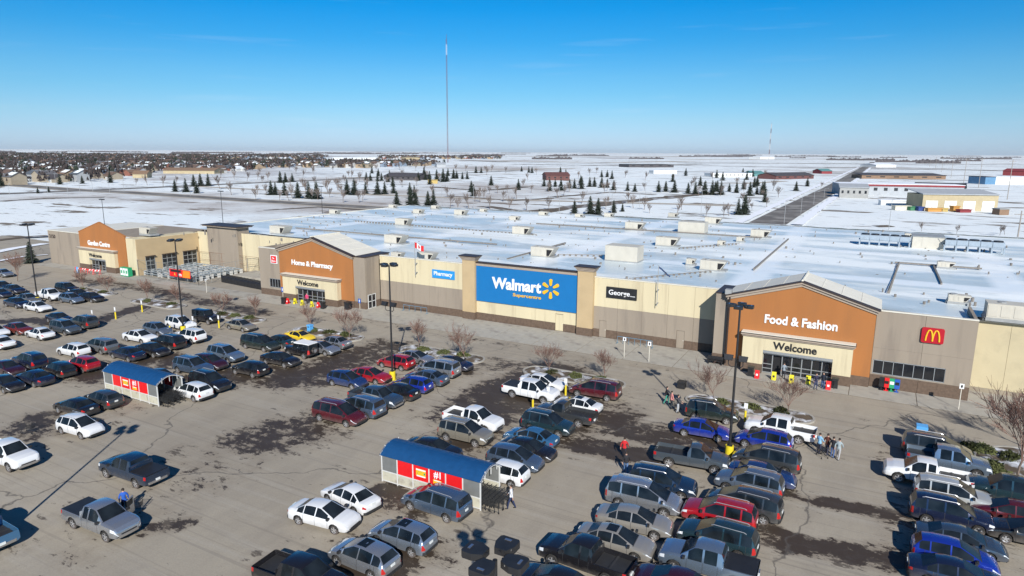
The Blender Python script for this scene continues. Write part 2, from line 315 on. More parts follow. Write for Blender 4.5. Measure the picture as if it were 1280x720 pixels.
slm = MB().poly([(-5.2,-.05,0),(5.2,-.05,0),(5.2,.05,0),(-5.2,.05,0)]).mesh('stall_line', LM)
for c in (-115.5, -97, -79, -61.2, -43.2, -26.3, -9.2, 8):
    for j in range(14):
        y_ = 61.6-j*2.72
        if (c == -61.2 and y_ < 42) or (c == -26.3 and y_ < 41) or (c == -43.2 and y_ < 40): continue
        tag(obj('stall_line', slm, None, (c, y_, .005)), kind='structure')
# ------------------------------------------------------------ the store
store = thing('store_building', 'very long low store with cream walls, orange gabled entrances and snow covered flat roof', 'store')
def part(mb, name, m, parent=store, **k): return mb.build(name, m, parent, **k)
def panel_wall(x0, x1, y, bands, pitch=3.3, depth=.10, holes=()):
    """facade facing -Y: backing wall plus separate precast panels (x0..x1, bands of (z0,z1,material)); holes = (x0,x1,z0,z1)"""
    zt = bands[-1][1]
    bw = part(MB().box(x0, y+depth, 0, x1, y+depth+.25, zt-.02), 'facade_wall', BACK)
    n = max(1, round((x1-x0)/pitch)); xs = [x0+(x1-x0)*i/n for i in range(n+1)]
    for (z0, z1, m) in bands:
        for a, b in zip(xs, xs[1:]):
            cuts = [(a+.012, b-.012, z0, z1)]
            for (hx0, hx1, hz0, hz1) in holes:
                new = []
                for (p, q, r_, s_) in cuts:
                    if hx1 <= p or hx0 >= q or hz1 <= r_ or hz0 >= s_: new.append((p, q, r_, s_)); continue
                    if hx0 > p: new.append((p, hx0, r_, s_))
                    if hx1 < q: new.append((hx1, q, r_, s_))
                    lo, hi = max(p, hx0), min(q, hx1)
                    if hz1 < s_: new.append((lo, hi, hz1, s_))
                    if hz0 > r_: new.append((lo, hi, r_, hz0))
                cuts = new
            for (p, q, r_, s_) in cuts:
                if q-p > .03 and s_-r_ > .03: obj('wall_panel', MB().box(p, y, r_+.006, q, y+depth-.002, s_-.006).mesh('wall_panel', m), bw)
            pass
    return bw
ZC = 4.15
std = [(0, 1.1, BROWN), (1.1, ZC, TAUPE), (ZC, 8.0, CREAM)]
panel_wall(-67.8, -52.1, 80.9, std)
panel_wall(-50.0, -34.0, 80.9, [(0, 1.1, BROWN), (1.1, 2.85, CREAM), (2.85, 8.0, CREAM)], holes=[(-37.4, -36.2, 0, 2.4)])
panel_wall(-31.8, -15.4, 80.9, std, holes=[(-31.0, -30.0, 0, 2.3), (-20.7, -19.7, 0, 2.3)])
for x0, x1, m in ((-37.4, -36.2, CREAM), (-31.0, -30.0, TAUPE), (-20.7, -19.7, TAUPE)):
    d = part(MB().box(x0+.03, 80.96, .05, x1-.03, 81.0, 2.32 if m is CREAM else 2.26), 'door', m); part(MB().box(x1-.16, 80.91, 1.0, x1-.1, 80.96, 1.12), 'handle', METW, d)
# coping along the parapets
def coping(x0, x1, y, z, m=METW, d=.45, h=.10): part(MB().box(x0, y-.05, z, x1, y+d, z+h), 'coping', m)
coping(-67.8, -52.1, 80.9, 8.0); coping(-31.8, -15.4, 80.9, 8.0)
# sign bay top trim
part(MB().box(-50, 80.75, 8.0, -34, 81.3, 8.42), 'cornice', TRIM); part(MB().box(-50.02, 80.6, 8.42, -33.98, 81.35, 8.56), 'cornice_cap', DTRIM)
# pilasters with flared caps
for x0, x1 in ((-52.1, -50.0), (-34.0, -31.8)):
    p = part(MB().box(x0, 80.35, 1.1, x1, 81.4, 8.75), 'pilaster', CREAM2); part(MB().box(x0-.01, 80.3, 0, x1+.01, 81.4, 1.1), 'pilaster_base', BROWN, p)
    c = MB()
    for k, (e, z0, z1) in enumerate(((.10, 8.75, 8.95), (.22, 8.95, 9.15), (.34, 9.15, 9.28))): c.box(x0-e, 80.35-e, z0, x1+e, 81.4+e, z1)
    part(c, 'pilaster_cap', TRIM, p); part(MB().box(x0-.42, 79.93, 9.28, x1+.42, 81.82, 9.40), 'cap_flashing', DTRIM, p)
def gable(x0, x1, xa, ze, za, y0, y1, wallm, roofed=True):
    """gabled front: wall prism, raking cornice in two steps, dark drip edge, pale roof behind"""
    part(MB().prism([(x0, 1.1), (x1, 1.1), (x1, ze), (xa, za), (x0, ze)], 'y', y0, y0+.3), 'gable_wall', wallm)
    part(MB().box(x0, y0-.04, 0, x1, y0+.26, 1.1), 'gable_base', BROWN)
    def rake(name, off, th, ov, m):
        for a, b, s in (((x0-ov, ze), (xa, za), 0), ((xa, za), (x1+ov, ze), 1)):
            sl = (za-ze)/(xa-x0) if s == 0 else (ze-za)/(x1-xa)
            a2 = (a[0], za-(xa-a[0])*abs((za-ze)/(xa-x0))) if s == 0 else a
            b2 = b if s == 0 else (b[0], za-(b[0]-xa)*abs((za-ze)/(x1-xa)))
            part(MB().prism([(a2[0], a2[1]+off), (b2[0], b2[1]+off), (b2[0], b2[1]+off+th), (a2[0], a2[1]+off+th)], 'y', y0-ov, y0+.34), name, m)
    if roofed:
        rake('raking_cornice', -.28, .30, .12, TRIM); rake('raking_cornice', .02, .22, .28, TRIM); rake('drip_edge', .24, .12, .38, DTRIM)
        for s in (0, 1):
            xe = x0-.42 if s == 0 else x1+.42; ze2 = za-abs(xe-xa)*abs((za-ze)/((xa-x0) if s == 0 else (x1-xa)))
            part(MB().prism([(xa, za+.37), (xe, ze2+.37), (xe, ze2+.2), (xa, za+.2)], 'y', y0+.345, y1), 'roof_slope', METW)
            ns = 12
            for i in range(1, ns): t = i/ns; X = xa+(xe-xa)*t; Z = za+(ze2-za)*t; part(MB().box(X-.03, y0+.36, Z+.36, X+.03, y1-.02, Z+.40), 'standing_seam', METW) if i % 3 == 0 else None
        part(MB().tube([(xa, y0-.3, za+.42), (xa, y1, za+.42)], .12, 6), 'ridge_cap', METW)
        part(MB().prism([(x0, 7.3), (x1, 7.3), (x1, ze), (xa, za+.1), (x0, ze)], 'y', y1-.4, y1-.1), 'gable_back', TRIM)
        part(MB().box(x1-.25, y0+.3, 7.0, x1-.02, y1-.4, ze), 'gable_side', TAUPE); part(MB().box(x0+.02, y0+.3, 7.0, x0+.25, y1-.4, ze), 'gable_side', TAUPE)
    else: rake('gable_coping', .0, .12, .05, ORANGE)
def storefront(x0, x1, y, z1, n, open_at=(), dk=.55, ret=1):
    """recessed glazed entrance: dark vestibule, mullions, transom, panes each a piece"""
    st = part(MB().box(x0+.001, y+dk+.15, .02, x1-.001, y+dk+.19, z1-.31), 'vestibule', DARK)  # flat board; the blackness of the unlit interior is put into its colour
    w_ = (x1-x0)/n; f = MB()
    for i in range(n+1): f.box(x0+i*w_-.05, y+dk-.06, .02, x0+i*w_+.05, y+dk+.06, z1-.35)
    f.box(x0, y+dk-.07, z1-.55, x1, y+dk+.07, z1-.30)
    for i in range(n):
        if i in open_at: continue
        for z in (.08, .55, 1.05): f.box(x0+i*w_+.05, y+dk-.04, z, x0+(i+1)*w_-.05, y+dk+.04, z+.09)
    fr = part(f, 'door_frame', FRAME)
    for i in range(n):
        if i in open_at: continue
        obj('pane', MB().box(x0+i*w_+.06, y+dk-.012, .1, x0+(i+1)*w_-.06, y+dk+.012, z1-.56).mesh('pane', GLASS), fr)
    part(MB().box(x0, y+.02, z1-.30, x1, y+dk+.3, z1+.02), 'soffit', FRAME)
def ent_box(x0, x1, dx0, dx1, y0, y1, z, zd, body=CREAM):
    """projecting entrance box with a door opening and a two-step cornice"""
    b = MB().box(x0, y0, 1.1, dx0, y1, z).box(dx1, y0, 1.1, x1, y1, z).box(dx0, y0, zd, dx1, y1, z)
    part(b, 'entrance_surround', body)
    part(MB().box(x0-.03, y0-.04, 0, dx0, y1, 1.1).box(dx1, y0-.04, 0, x1+.03, y1, 1.1), 'entrance_base', BROWN)
    part(MB().box(x0-.12, y0-.14, z, x1+.12, y1, z+.16).box(x0-.22, y0-.26, z+.16, x1+.22, y1, z+.34), 'entrance_cornice', TRIM)
    part(MB().box(x0-.26, y0-.30, z+.34, x1+.26, y1, z+.40), 'entrance_flashing', DTRIM)
    part(MB().box(x0-.2, y0-.2, z+.40, x1+.2, y1, z+.46), 'entrance_snow', METW)
# home and pharmacy entrance
gable(-86.0, -70.2, -78.4, 8.0, 10.25, 77.3, 83.6, ORANGE)
ent_box(-84.5, -72.7, -81.7, -75.3, 76.4, 77.28, 3.95, 2.55); storefront(-81.7, -75.3, 76.4, 2.55, 6, (1,))
panel_wall(-91.1, -86.02, 77.6, [(0, 1.1, BROWN), (1.1, 8.0, TAUPE)], 2.54, holes=[(-88.9, -86.3, 1.45, 2.95)]); coping(-91.1, -86.0, 77.6, 8.0)
part(MB().box(-91.1, 77.95, 0, -90.8, 92, 8.0), 'side_wall', TAUPE)
wf = MB().box(-88.9, 77.62, 1.45, -86.3, 77.68, 1.53).box(-88.9, 77.62, 2.87, -86.3, 77.68, 2.95)
for i in range(5): wf.box(-88.9+i*.625-.0, 77.62, 1.5, -88.82+i*.625, 77.68, 2.9)
wfo = part(wf, 'window_frame', FRAME)
for i in range(4): obj('pane', MB().box(-88.82+i*.625, 77.645, 1.53, -88.28+i*.625, 77.66, 2.87).mesh('pane', GLASS), wfo)
part(MB().box(-70.18, 77.5, 1.1, -67.9, 80.88, 8.1), 'pier', TAUPE); part(MB().box(-70.18, 77.46, 0, -67.86, 80.88, 1.1), 'pier_base', BROWN)
part(MB().box(-70.0, 77.4, 8.1, -67.8, 83.4, 8.22), 'pier_coping', DTRIM); part(MB().box(-70.0, 80.9, 7.4, -67.9, 83.3, 8.1), 'pier_return', TAUPE)
f = MB()
for y in (77.95, 78.8, 79.65): f.box(-67.86, y-.05, .02, -67.80, y+.05, 2.25)
for z in (.02, 1.1, 2.15): f.box(-67.86, 78.0, z, -67.80, 79.6, z+.1)
fo = part(f, 'side_door_frame', WHITESTEEL)
for y in (78.0, 78.85):
    for z in (.12, 1.2): obj('pane', MB().box(-67.855, y, z, -67.83, y+.75, z+.94).mesh('pane', GLASS), fo)
# food and fashion entrance
gable(-13.9, .85, -6.4, 8.15, 10.35, 76.6, 82.4, ORANGE)
ent_box(-11.9, -.9, -9.7, -2.7, 75.7, 76.58, 4.15, 2.75); storefront(-9.7, -2.7, 75.7, 2.75, 7, (1,))
part(MB().box(-15.4, 77.1, 1.2, -13.92, 82, 8.35), 'pier', TAUPE); part(MB().box(-15.44, 77.05, 0, -13.92, 82, 1.2), 'pier_base', BROWN); part(MB().box(-15.5, 77.0, 8.35, -13.92, 82, 8.45), 'pier_coping', DTRIM)
part(MB().tube([(-13.75, 76.45, 8.2), (-13.75, 76.45, .4)], .09, 6), 'downpipe', DTRIM)
part(MB().box(-14.3, 76.3, 8.45, -13.6, 77.0, 9.0), 'rain_head', HVACG)
# restaurant section
panel_wall(.87, 9.6, 77.0, [(0, 1.4, BROWN), (1.4, 4.3, TAUPE), (4.3, 8.2, TAUPE)], 4.0, holes=[(1.05, 7.45, 1.52, 3.02)])
coping(.87, 9.6, 77.0, 8.2, METW, .4); part(MB().box(9.3, 77.35, 0, 9.6, 84, 8.2), 'side_wall', TAUPE)
wf = MB().box(1.05, 77.02, 1.52, 7.45, 77.08, 1.60).box(1.05, 77.02, 2.94, 7.45, 77.08, 3.02)
for i in range(8): wf.box(1.05+i*.908, 77.02, 1.56, 1.09+i*.908+.02, 77.08, 2.98)
wfo = part(wf, 'window_frame', FRAME)
for i in range(7): obj('pane', MB().box(1.12+i*.908, 77.04, 1.60, 1.93+i*.908, 77.06, 2.94).mesh('pane', GLASS), wfo)
panel_wall(9.62, 58, 82.5, [(0, 7.1, mat('cream_stucco_aged', (.50,.43,.28), .9, .05, .5, bump=.15, dirt=(.44,.38,.25), dscale=.35, damt=.3))], 3.4); coping(9.6, 58, 82.5, 7.1)  # this right-hand wall has a darker cream than the other sections
# garden centre end
part(MB().box(-155.6, 77.5, 0, -143.45, 96, 7.0), 'garden_block', TAUPE); part(MB().box(-155.7, 77.4, 7.0, -143.4, 96, 7.12), 'garden_coping', METW)
gable(-143.4, -127.9, -136.0, 7.45, 9.75, 77.2, 80, ORANGE, roofed=False)
ent_box(-142.9, -130.7, -139.4, -133.8, 76.5, 77.18, 4.0, 2.5); storefront(-139.4, -133.8, 76.5, 2.5, 5, (2,))
part(MB().box(-127.88, 77.4, 0, -124.9, 91, 7.1), 'garden_pier', CREAM); part(MB().box(-143.3, 80, 0, -127.9, 96, 7.0), 'garden_hall', TAUPE)
gw = part(MB().box(-124.9, 77.4, 3.55, -124.7, 91, 7.0).box(-124.9, 77.4, 0, -124.7, 79.0, 3.55).box(-124.9, 80.9, 0, -124.7, 82.5, 3.55).box(-124.9, 85.6, 0, -124.7, 87.1, 3.55).box(-124.9, 90.2, 0, -124.7, 91, 3.55), 'garden_side_wall', CREAM2)
for (a, b) in ((79.0, 80.9), (82.5, 85.6), (87.1, 90.2)):
    fr = MB()
    for z in (0.05, .9, 1.75, 2.6, 3.42): fr.box(-124.76, a, z, -124.68, b, z+.10)
    n = max(2, round((b-a)/1.0))
    for i in range(n+1): y = a+(b-a)*i/n; fr.box(-124.77, y-.04, .05, -124.67, y+.04, 3.5)
    fo = part(fr, 'roller_door_frame', FRAME)
    for i in range(n):
        for z in (.15, 1.0, 1.85, 2.7): obj('pane', MB().box(-124.745, a+(b-a)*i/n+.05, z, -124.735, a+(b-a)*(i+1)/n-.05, z+.73).mesh('pane', GLASS), fo)
    part(MB().box(-124.68, a-.05, 3.5, -124.3, b+.05, 3.62), 'roller_hood', DTRIM)
part(MB().box(-124.88, 91.0, 0, -121.3, 91.4, 7.3), 'yard_wall', CREAM)
part(MB().box(-121.3, 90.6, 0, -112.2, 93.5, 8.7), 'yard_tower', TAUPE); part(MB().box(-121.9, 90.0, 8.7, -111.6, 94, 8.95), 'tower_cap', TRIM); part(MB().box(-122.1, 89.8, 8.95, -111.4, 94.2, 9.05), 'tower_flashing', DTRIM)
panel_wall(-112.2, -91.1, 91.6, [(0, 7.6, CREAM)], 4.2)
# roof deck with snow
def roof_material():
    m = bpy.data.materials.new('snowy_roof_membrane'); m.use_nodes = True; t = m.node_tree; N = t.nodes; L = t.links; b = N['Principled BSDF']
    tc = N.new('ShaderNodeTexCoord')
    def noise_(sc, det=6, st=(1,1,1), rough=.55, rot=0):
        mp = N.new('ShaderNodeMapping'); mp.inputs['Scale'].default_value = st; mp.inputs['Rotation'].default_value = (0,0,rot); L.new(tc.outputs['Object'], mp.inputs[0])
        n = N.new('ShaderNodeTexNoise'); n.inputs['Scale'].default_value = sc; n.inputs['Detail'].default_value = det; n.inputs['Roughness'].default_value = rough; L.new(mp.outputs[0], n.inputs[0]); return n.outputs[0]
    def rng(x, a, b_, c=0, d=1):
        r = N.new('ShaderNodeMapRange'); r.inputs[1].default_value = a; r.inputs[2].default_value = b_; r.inputs[3].default_value = c; r.inputs[4].default_value = d; L.new(x, r.inputs[0]); return r.outputs[0]
    def mix(f, a, b_):
        x = N.new('ShaderNodeMix'); x.data_type = 'RGBA'; L.new(f, x.inputs[0])
        for k, c in ((6, a), (7, b_)):
            if isinstance(c, tuple): x.inputs[k].default_value = (*c, 1)
            else: L.new(c, x.inputs[k])
        return x.outputs[2]
    ice = mix(rng(noise_(.06, 5), .35, .65), (.49, .575, .61), (.61, .68, .70))
    ice = mix(rng(noise_(.03, 7, (1, 2, 1)), .58, .68, 0, .6), ice, (.40, .43, .42))
    fac = rng(noise_(.05, 8, (.45, 1.7, 1), .62), .49, .60)
    c = mix(fac, ice, (.80, .85, .86))
    wv = N.new('ShaderNodeTexWave'); wv.wave_type = 'BANDS'; wv.bands_direction = 'X'; wv.inputs['Scale'].default_value = .0082*1.25; wv.inputs['Distortion'].default_value = 1.3; wv.inputs['Detail'].default_value = 4; wv.inputs['Detail Scale'].default_value = .4; L.new(tc.outputs['Object'], wv.inputs[0])
    c = mix(rng(wv.outputs[1], .93, .985), c, (.84, .88, .89))
    wv2 = N.new('ShaderNodeTexWave'); wv2.wave_type = 'BANDS'; wv2.bands_direction = 'Y'; wv2.inputs['Scale'].default_value = .011; wv2.inputs['Distortion'].default_value = 1.2; wv2.inputs['Detail'].default_value = 4; wv2.inputs['Detail Scale'].default_value = .5; L.new(tc.outputs['Object'], wv2.inputs[0])
    c = mix(rng(wv2.outputs[1], .93, .98), c, (.84, .88, .89))
    c = mix(rng(noise_(.012, 8, (1, 2.5, 1), .6, .2), .57, .66, 0, .55), c, (.50, .50, .46))
    c = mix(rng(noise_(.8, 8, (1, 1, 1), .75), .60, .72, 0, .75), c, (.36, .35, .32))
    c = mix(rng(noise_(.16, 9, (.5, 1.6, 1), .72), .54, .60, 0, .8), c, (.84, .88, .88))
    c = mix(rng(noise_(.10, 9, (.6, 1.5, 1), .75, .3), .60, .66, 0, .6), c, (.42, .44, .42))
    L.new(c, b.inputs['Base Color']); L.new(rng(fac, 0, 1, .35, .8), b.inputs['Roughness'])
    bp = N.new('ShaderNodeBump'); bp.inputs['Strength'].default_value = .4; bp.inputs['Distance'].default_value = .1; L.new(noise_(.4, 8), bp.inputs['Height']); L.new(bp.outputs[0], b.inputs['Normal'])
    return m
ROOFM = roof_material()
def hump(x, y): 
    e = noise.noise(Vector((x*.07, y*.07, 0)))*.16+noise.noise(Vector((x*.3, y*.3, 2)))*.05
    return e
def roofpiece(x0, y0, x1, y1, z, step=1.6):
    o = sheet('roof_deck', x0, y0, x1, y1, z, ROOFM, step=step, kind=None, hump=hump); o.parent = store; return o
roofpiece(-90.8, 81.1, 9.5, 168, 7.5); roofpiece(9.5, 82.8, 58, 168, 7.0+.45); roofpiece(-128, 93.6, -90.8, 168, 7.5)
roofpiece(-155.4, 77.7, -127.9, 96, 6.7, 1.2)
part(MB().box(-128.3, 96, 0, -128, 168.3, 7.65).box(-128.3, 168, 0, 58, 168.3, 7.62).box(57.8, 82.6, 0, 58, 168, 7.9), 'rear_parapet', METW)
# snow banked against the inner side of the front parapets
bank = MB()
for (xa, xb, yy, zz) in ((-67.8, -52.1, 81.2, 7.75), (-31.8, -15.4, 81.2, 7.75), (-50, -34, 81.4, 7.9), (9.6, 58, 82.8, 6.95), (-112, -91, 91.9, 7.4), (-128, 58, 167.2, 7.6)):
    n = int((xb-xa)/1.2); 
    top = [(xa+(xb-xa)*i/n, zz+.06+.16*noise.noise(Vector((xa+i*1.2, yy, 5)))) for i in range(n+1)]
    b0 = len(bank.v)
    for (x, z) in top: bank.v += [(x, yy, z), (x, yy+.5, z+.05), (x, yy+1.5+.5*noise.noise(Vector((x*.3, 3, 1))), 7.35)]
    for i in range(n):
        for k in (0, 1): bank.f.append((b0+3*i+k, b0+3*i+3+k, b0+3*i+4+k, b0+3*i+1+k)); bank.m.append(0)
part(bank, 'parapet_snow', SNOW, smooth=True)
# ---- writing and signs on the walls
def sign(name, label, loc=(0,0,0), group=None): return thing(name, label, 'sign', loc, 0, group)
s = sign('wall_sign', 'large blue panel on the store front with white and yellow lettering and six rays')
part(MB().box(-49.95, 80.72, 2.88, -34.05, 80.89, 7.98), 'sign_panel', BLUES, s)
text_mesh('Walmart', -47.3, -39.5, 4.98, 6.62, 80.715, .035, .09, WHITE, parent=s)
text_mesh('Supercentre', -43.9, -39.5, 4.02, 4.62, 80.715, .02, .05, YEL, parent=s)
for k in range(6):
    a = math.pi/2+k*math.pi/3; ca, sa = math.cos(a), math.sin(a); cx, cz = -38.05, 5.8
    pts = []
    for (u, v_) in ((.46, -.11), (.60, -.16), (1.22, -.24), (1.34, -.15), (1.38, 0), (1.34, .15), (1.22, .24), (.60, .16), (.46, .11), (.42, 0)): pts.append((cx+u*ca-v_*sa, cz+u*sa+v_*ca))
    part(MB().prism(pts, 'y', 80.60, 80.716), 'ray', YEL, s)
s = sign('wall_sign', 'small light blue sign with white lettering left of the big blue panel')
part(MB().box(-57.75, 80.78, 5.5, -53.75, 80.895, 6.75), 'sign_panel', mat('azure_sign', (.02, .26, .62), .5, .03), s); text_mesh('Pharmacy', -57.4, -54.1, 5.72, 6.52, 80.775, .02, .04, WHITE, parent=s)
s = sign('wall_sign', 'black rectangular sign with white serif style word on the cream wall')
part(MB().box(-30.1, 80.76, 5.5, -26.0, 80.895, 6.95), 'sign_panel', BLACK, s); text_mesh('George', -29.75, -26.9, 5.74, 6.6, 80.755, .015, .04, WHITE, parent=s); part(MB().box(-26.8, 80.71, 5.93, -26.66, 80.757, 6.03).box(-26.6, 80.71, 5.93, -26.2, 80.757, 6.0), 'underscore', WHITE, s)
s = sign('wall_sign', 'white raised words across the orange gable beside the pharmacy door'); text_mesh('Home & Pharmacy', -83.1, -74.2, 5.55, 6.65, 77.29, .03, .08, WHITE, parent=s)
s = sign('wall_sign', 'white raised words across the orange gable at the right hand entrance'); text_mesh('Food & Fashion', -9.9, -2.6, 5.62, 6.62, 76.59, .03, .08, WHITE, parent=s)
s = sign('wall_sign', 'white raised words across the orange gable at the left end of the store'); text_mesh('Garden Centre', -140.4, -132.9, 4.95, 5.95, 77.19, .035, .08, WHITE, parent=s)
s = sign('wall_sign', 'dark welcome lettering over the doors of the middle entrance'); text_mesh('Welcome', -81.2, -76.6, 2.82, 3.62, 76.39, .025, .05, BLACK, parent=s)
s = sign('wall_sign', 'dark welcome lettering over the doors of the right entrance'); text_mesh('Welcome', -8.7, -4.3, 3.0, 3.85, 75.69, .025, .05, BLACK, parent=s)
s = sign('wall_sign', 'dark welcome lettering over the doors of the garden entrance'); text_mesh('Welcome', -139.3, -134.9, 2.75, 3.5, 76.49, .025, .05, BLACK, parent=s)
s = sign('house_number', 'dark street number high on the taupe left end wall'); text_mesh('3150', -155.1, -152.8, 5.4, 6.2, 77.49, .02, .04, DTRIM, parent=s)
s = sign('wall_sign', 'red square sign with white rim on the taupe wall left of an orange gable')
part(MB().box(-88.25, 77.50, 5.55, -86.75, 77.59, 6.95), 'sign_rim', WHITE, s); part(MB().box(-88.1, 77.46, 5.68, -86.9, 77.498, 6.82), 'sign_panel', RED, s)
text_mesh('The', -87.8, -87.3, 6.3, 6.62, 77.455, .015, .03, WHITE, parent=s); text_mesh('Store', -87.95, -87.05, 5.85, 6.18, 77.455, .015, .03, WHITE, parent=s)
s = sign('restaurant_sign', 'red rounded sign with yellow arches on the taupe restaurant wall')
def rrect(x0, x1, z0, z1, r): return [(cx+r*math.cos(a), cz+r*math.sin(a)) for (cx, cz, a0) in ((x1-r, z0+r, -90), (x1-r, z1-r, 0), (x0+r, z1-r, 90), (x0+r, z0+r, 180)) for a in (R(a0), R(a0+45), R(a0+90))]
part(MB().prism(rrect(4.98, 6.92, 5.5, 7.05, .16), 'y', 76.80, 76.99), 'sign_panel', mat('deep_red_sign', (.42, .006, .018), .45, .04), s)
def arch(c):
    pts = [(c-.30, 5.72), (c-.27, 6.15), (c-.20, 6.52), (c-.11, 6.76), (c, 6.84), (c+.11, 6.76), (c+.20, 6.52), (c+.27, 6.15), (c+.30, 5.72)]
    return MB().tube([(x, 76.78, z) for x, z in pts], [.085, .085, .08, .075, .07, .075, .08, .085, .085], 8)
part(arch(5.66), 'arch', YEL, s); part(arch(6.24), 'arch', YEL, s)
# ------------------------------------------------------------ vehicles
def lerp(tab, x):
    if x <= tab[0][0]: return tab[0][1]
    for (a, b), (c, d) in zip(tab, tab[1:]):
        if x <= c: return b+(d-b)*(x-a)/(c-a+1e-9)
    return tab[-1][1]
# type: L, W, top profile, belt profile, top half-width fraction, windshield span, rear glass span, side windows, wheel x's, wheel radius, clearance
VT = {}
VT['sedan'] = dict(L=4.8, W=1.82, r=.33, ax=(-1.40, 1.42), zb=.22,
  top=[(-2.40,.80),(-2.34,.95),(-2.1,1.02),(-1.72,1.04),(-1.05,1.38),(-.55,1.45),(.0,1.45),(.26,1.42),(1.24,.99),(1.7,.93),(2.1,.82),(2.32,.68),(2.42,.52)],
  belt=[(-2.40,.78),(-2.3,.90),(-1.7,.95),(0,.93),(1.1,.92),(1.8,.84),(2.2,.72),(2.42,.50)],
  tw=[(-2.4,.66),(-2.1,.78),(-1.72,.80),(-1.05,.63),(.26,.63),(1.24,.80),(2.0,.78),(2.42,.60)],
  ws=(.26,1.24), rg=(-1.72,-1.05), sw=[(-1.50,-1.02),(-.96,-.10),(-.02,.88)])
VT['coupe'] = dict(L=4.4, W=1.80, r=.32, ax=(-1.25, 1.30), zb=.20,
  top=[(-2.20,.75),(-2.12,.93),(-1.9,.98),(-1.5,1.0),(-.75,1.26),(-.2,1.31),(.2,1.27),(1.0,.92),(1.6,.84),(2.0,.72),(2.15,.60),(2.2,.46)],
  belt=[(-2.2,.72),(-2.1,.88),(-1.4,.90),(.9,.85),(1.7,.75),(2.2,.45)],
  tw=[(-2.2,.66),(-1.5,.78),(-.75,.60),(.2,.60),(1.0,.80),(2.2,.60)], ws=(.2,1.0), rg=(-1.5,-.75), sw=[(-1.1,-.62),(-.55,.75)])
VT['hatch'] = dict(L=4.4, W=1.80, r=.33, ax=(-1.30, 1.32), zb=.22,
  top=[(-2.20,.70),(-2.16,.98),(-2.05,1.12),(-1.72,1.46),(-1.2,1.54),(-.3,1.57),(.20,1.53),(1.22,1.03),(1.65,.95),(2.0,.82),(2.16,.66),(2.22,.50)],
  belt=[(-2.2,.68),(-2.12,.95),(-1.9,1.02),(0,.98),(1.1,.95),(1.7,.85),(2.22,.48)],
  tw=[(-2.2,.74),(-2.05,.78),(-1.72,.64),(.20,.64),(1.22,.80),(2.22,.62)], ws=(.20,1.22), rg=(-2.05,-1.72), sw=[(-1.85,-1.32),(-1.25,-.30),(-.22,.86)])
VT['wagon'] = dict(VT['hatch'])
VT['suv'] = dict(L=4.75, W=1.90, r=.37, ax=(-1.40, 1.42), zb=.30,
  top=[(-2.38,.80),(-2.35,1.10),(-2.28,1.24),(-2.05,1.68),(-1.6,1.77),(-.3,1.78),(.20,1.74),(1.20,1.18),(1.7,1.12),(2.15,1.02),(2.32,.84),(2.38,.62)],
  belt=[(-2.38,.78),(-2.3,1.10),(-1.9,1.12),(0,1.10),(1.05,1.08),(1.8,1.02),(2.2,.92),(2.38,.60)],
  tw=[(-2.38,.76),(-2.28,.82),(-2.05,.70),(.20,.70),(1.20,.84),(2.1,.82),(2.38,.68)], ws=(.20,1.20), rg=(-2.28,-2.05), sw=[(-2.12,-1.50),(-1.40,-.50),(-.40,.78)])
VT['minivan'] = dict(L=5.1, W=1.96, r=.35, ax=(-1.52, 1.55), zb=.24,
  top=[(-2.55,.78),(-2.52,1.10),(-2.44,1.22),(-2.28,1.66),(-1.9,1.76),(-.3,1.78),(.42,1.71),(1.62,1.11),(1.95,1.02),(2.3,.88),(2.50,.70),(2.56,.52)],
  belt=[(-2.55,.76),(-2.45,1.10),(-1.9,1.10),(0,1.06),(1.4,1.02),(2.0,.92),(2.56,.50)],
  tw=[(-2.55,.80),(-2.44,.84),(-2.28,.72),(.42,.70),(1.62,.82),(2.56,.62)], ws=(.42,1.62), rg=(-2.44,-2.28), sw=[(-2.28,-1.45),(-1.35,-.30),(-.2,1.15)])
VT['jeep'] = dict(L=4.3, W=1.80, r=.39, ax=(-1.25, 1.30), zb=.38,
  top=[(-2.10,.85),(-2.08,1.15),(-2.05,1.76),(-1.9,1.82),(.0,1.84),(.42,1.80),(.72,1.22),(1.9,1.16),(2.02,.98),(2.06,.70)],
  belt=[(-2.10,.84),(-2.05,1.14),(.7,1.12),(1.9,1.06),(2.06,.68)],
  tw=[(-2.10,.90),(-2.05,.84),(.42,.80),(.72,.74),(1.9,.66),(2.06,.62)], ws=(.42,.72), rg=(-2.08,-2.05), sw=[(-1.9,-1.15),(-1.05,-.4),(-.3,.5)])
for key, (bx, sws, L_) in dict(pickup=(-.98, [(-.62,.10),(.22,1.02)], 5.8), pickupx=(-.72, [(-.48,.0),(.12,1.02)], 5.6), pickupr=(-.25, [(.0,1.02)], 5.4)).items():
    VT[key] = dict(L=L_, W=1.98, r=.40, ax=(-1.62, 1.80), zb=.36, bed=bx,
      top=[(-2.82,1.14),(bx-.04,1.14),(bx,1.50),(bx+.16,1.82),(bx+.55,1.87),(.5,1.86),(.70,1.81),(1.44,1.25),(2.2,1.18),(2.62,1.08),(2.78,.86),(2.82,.62)],
      belt=[(-2.82,1.12),(bx,1.12),(1.3,1.14),(2.2,1.10),(2.65,1.0),(2.82,.60)],
      tw=[(-2.82,.90),(bx,.80),(bx+.16,.70),(.70,.70),(1.44,.84),(2.6,.82),(2.82,.76)], ws=(.70,1.44), rg=(bx+.02,bx+.15), sw=sws)
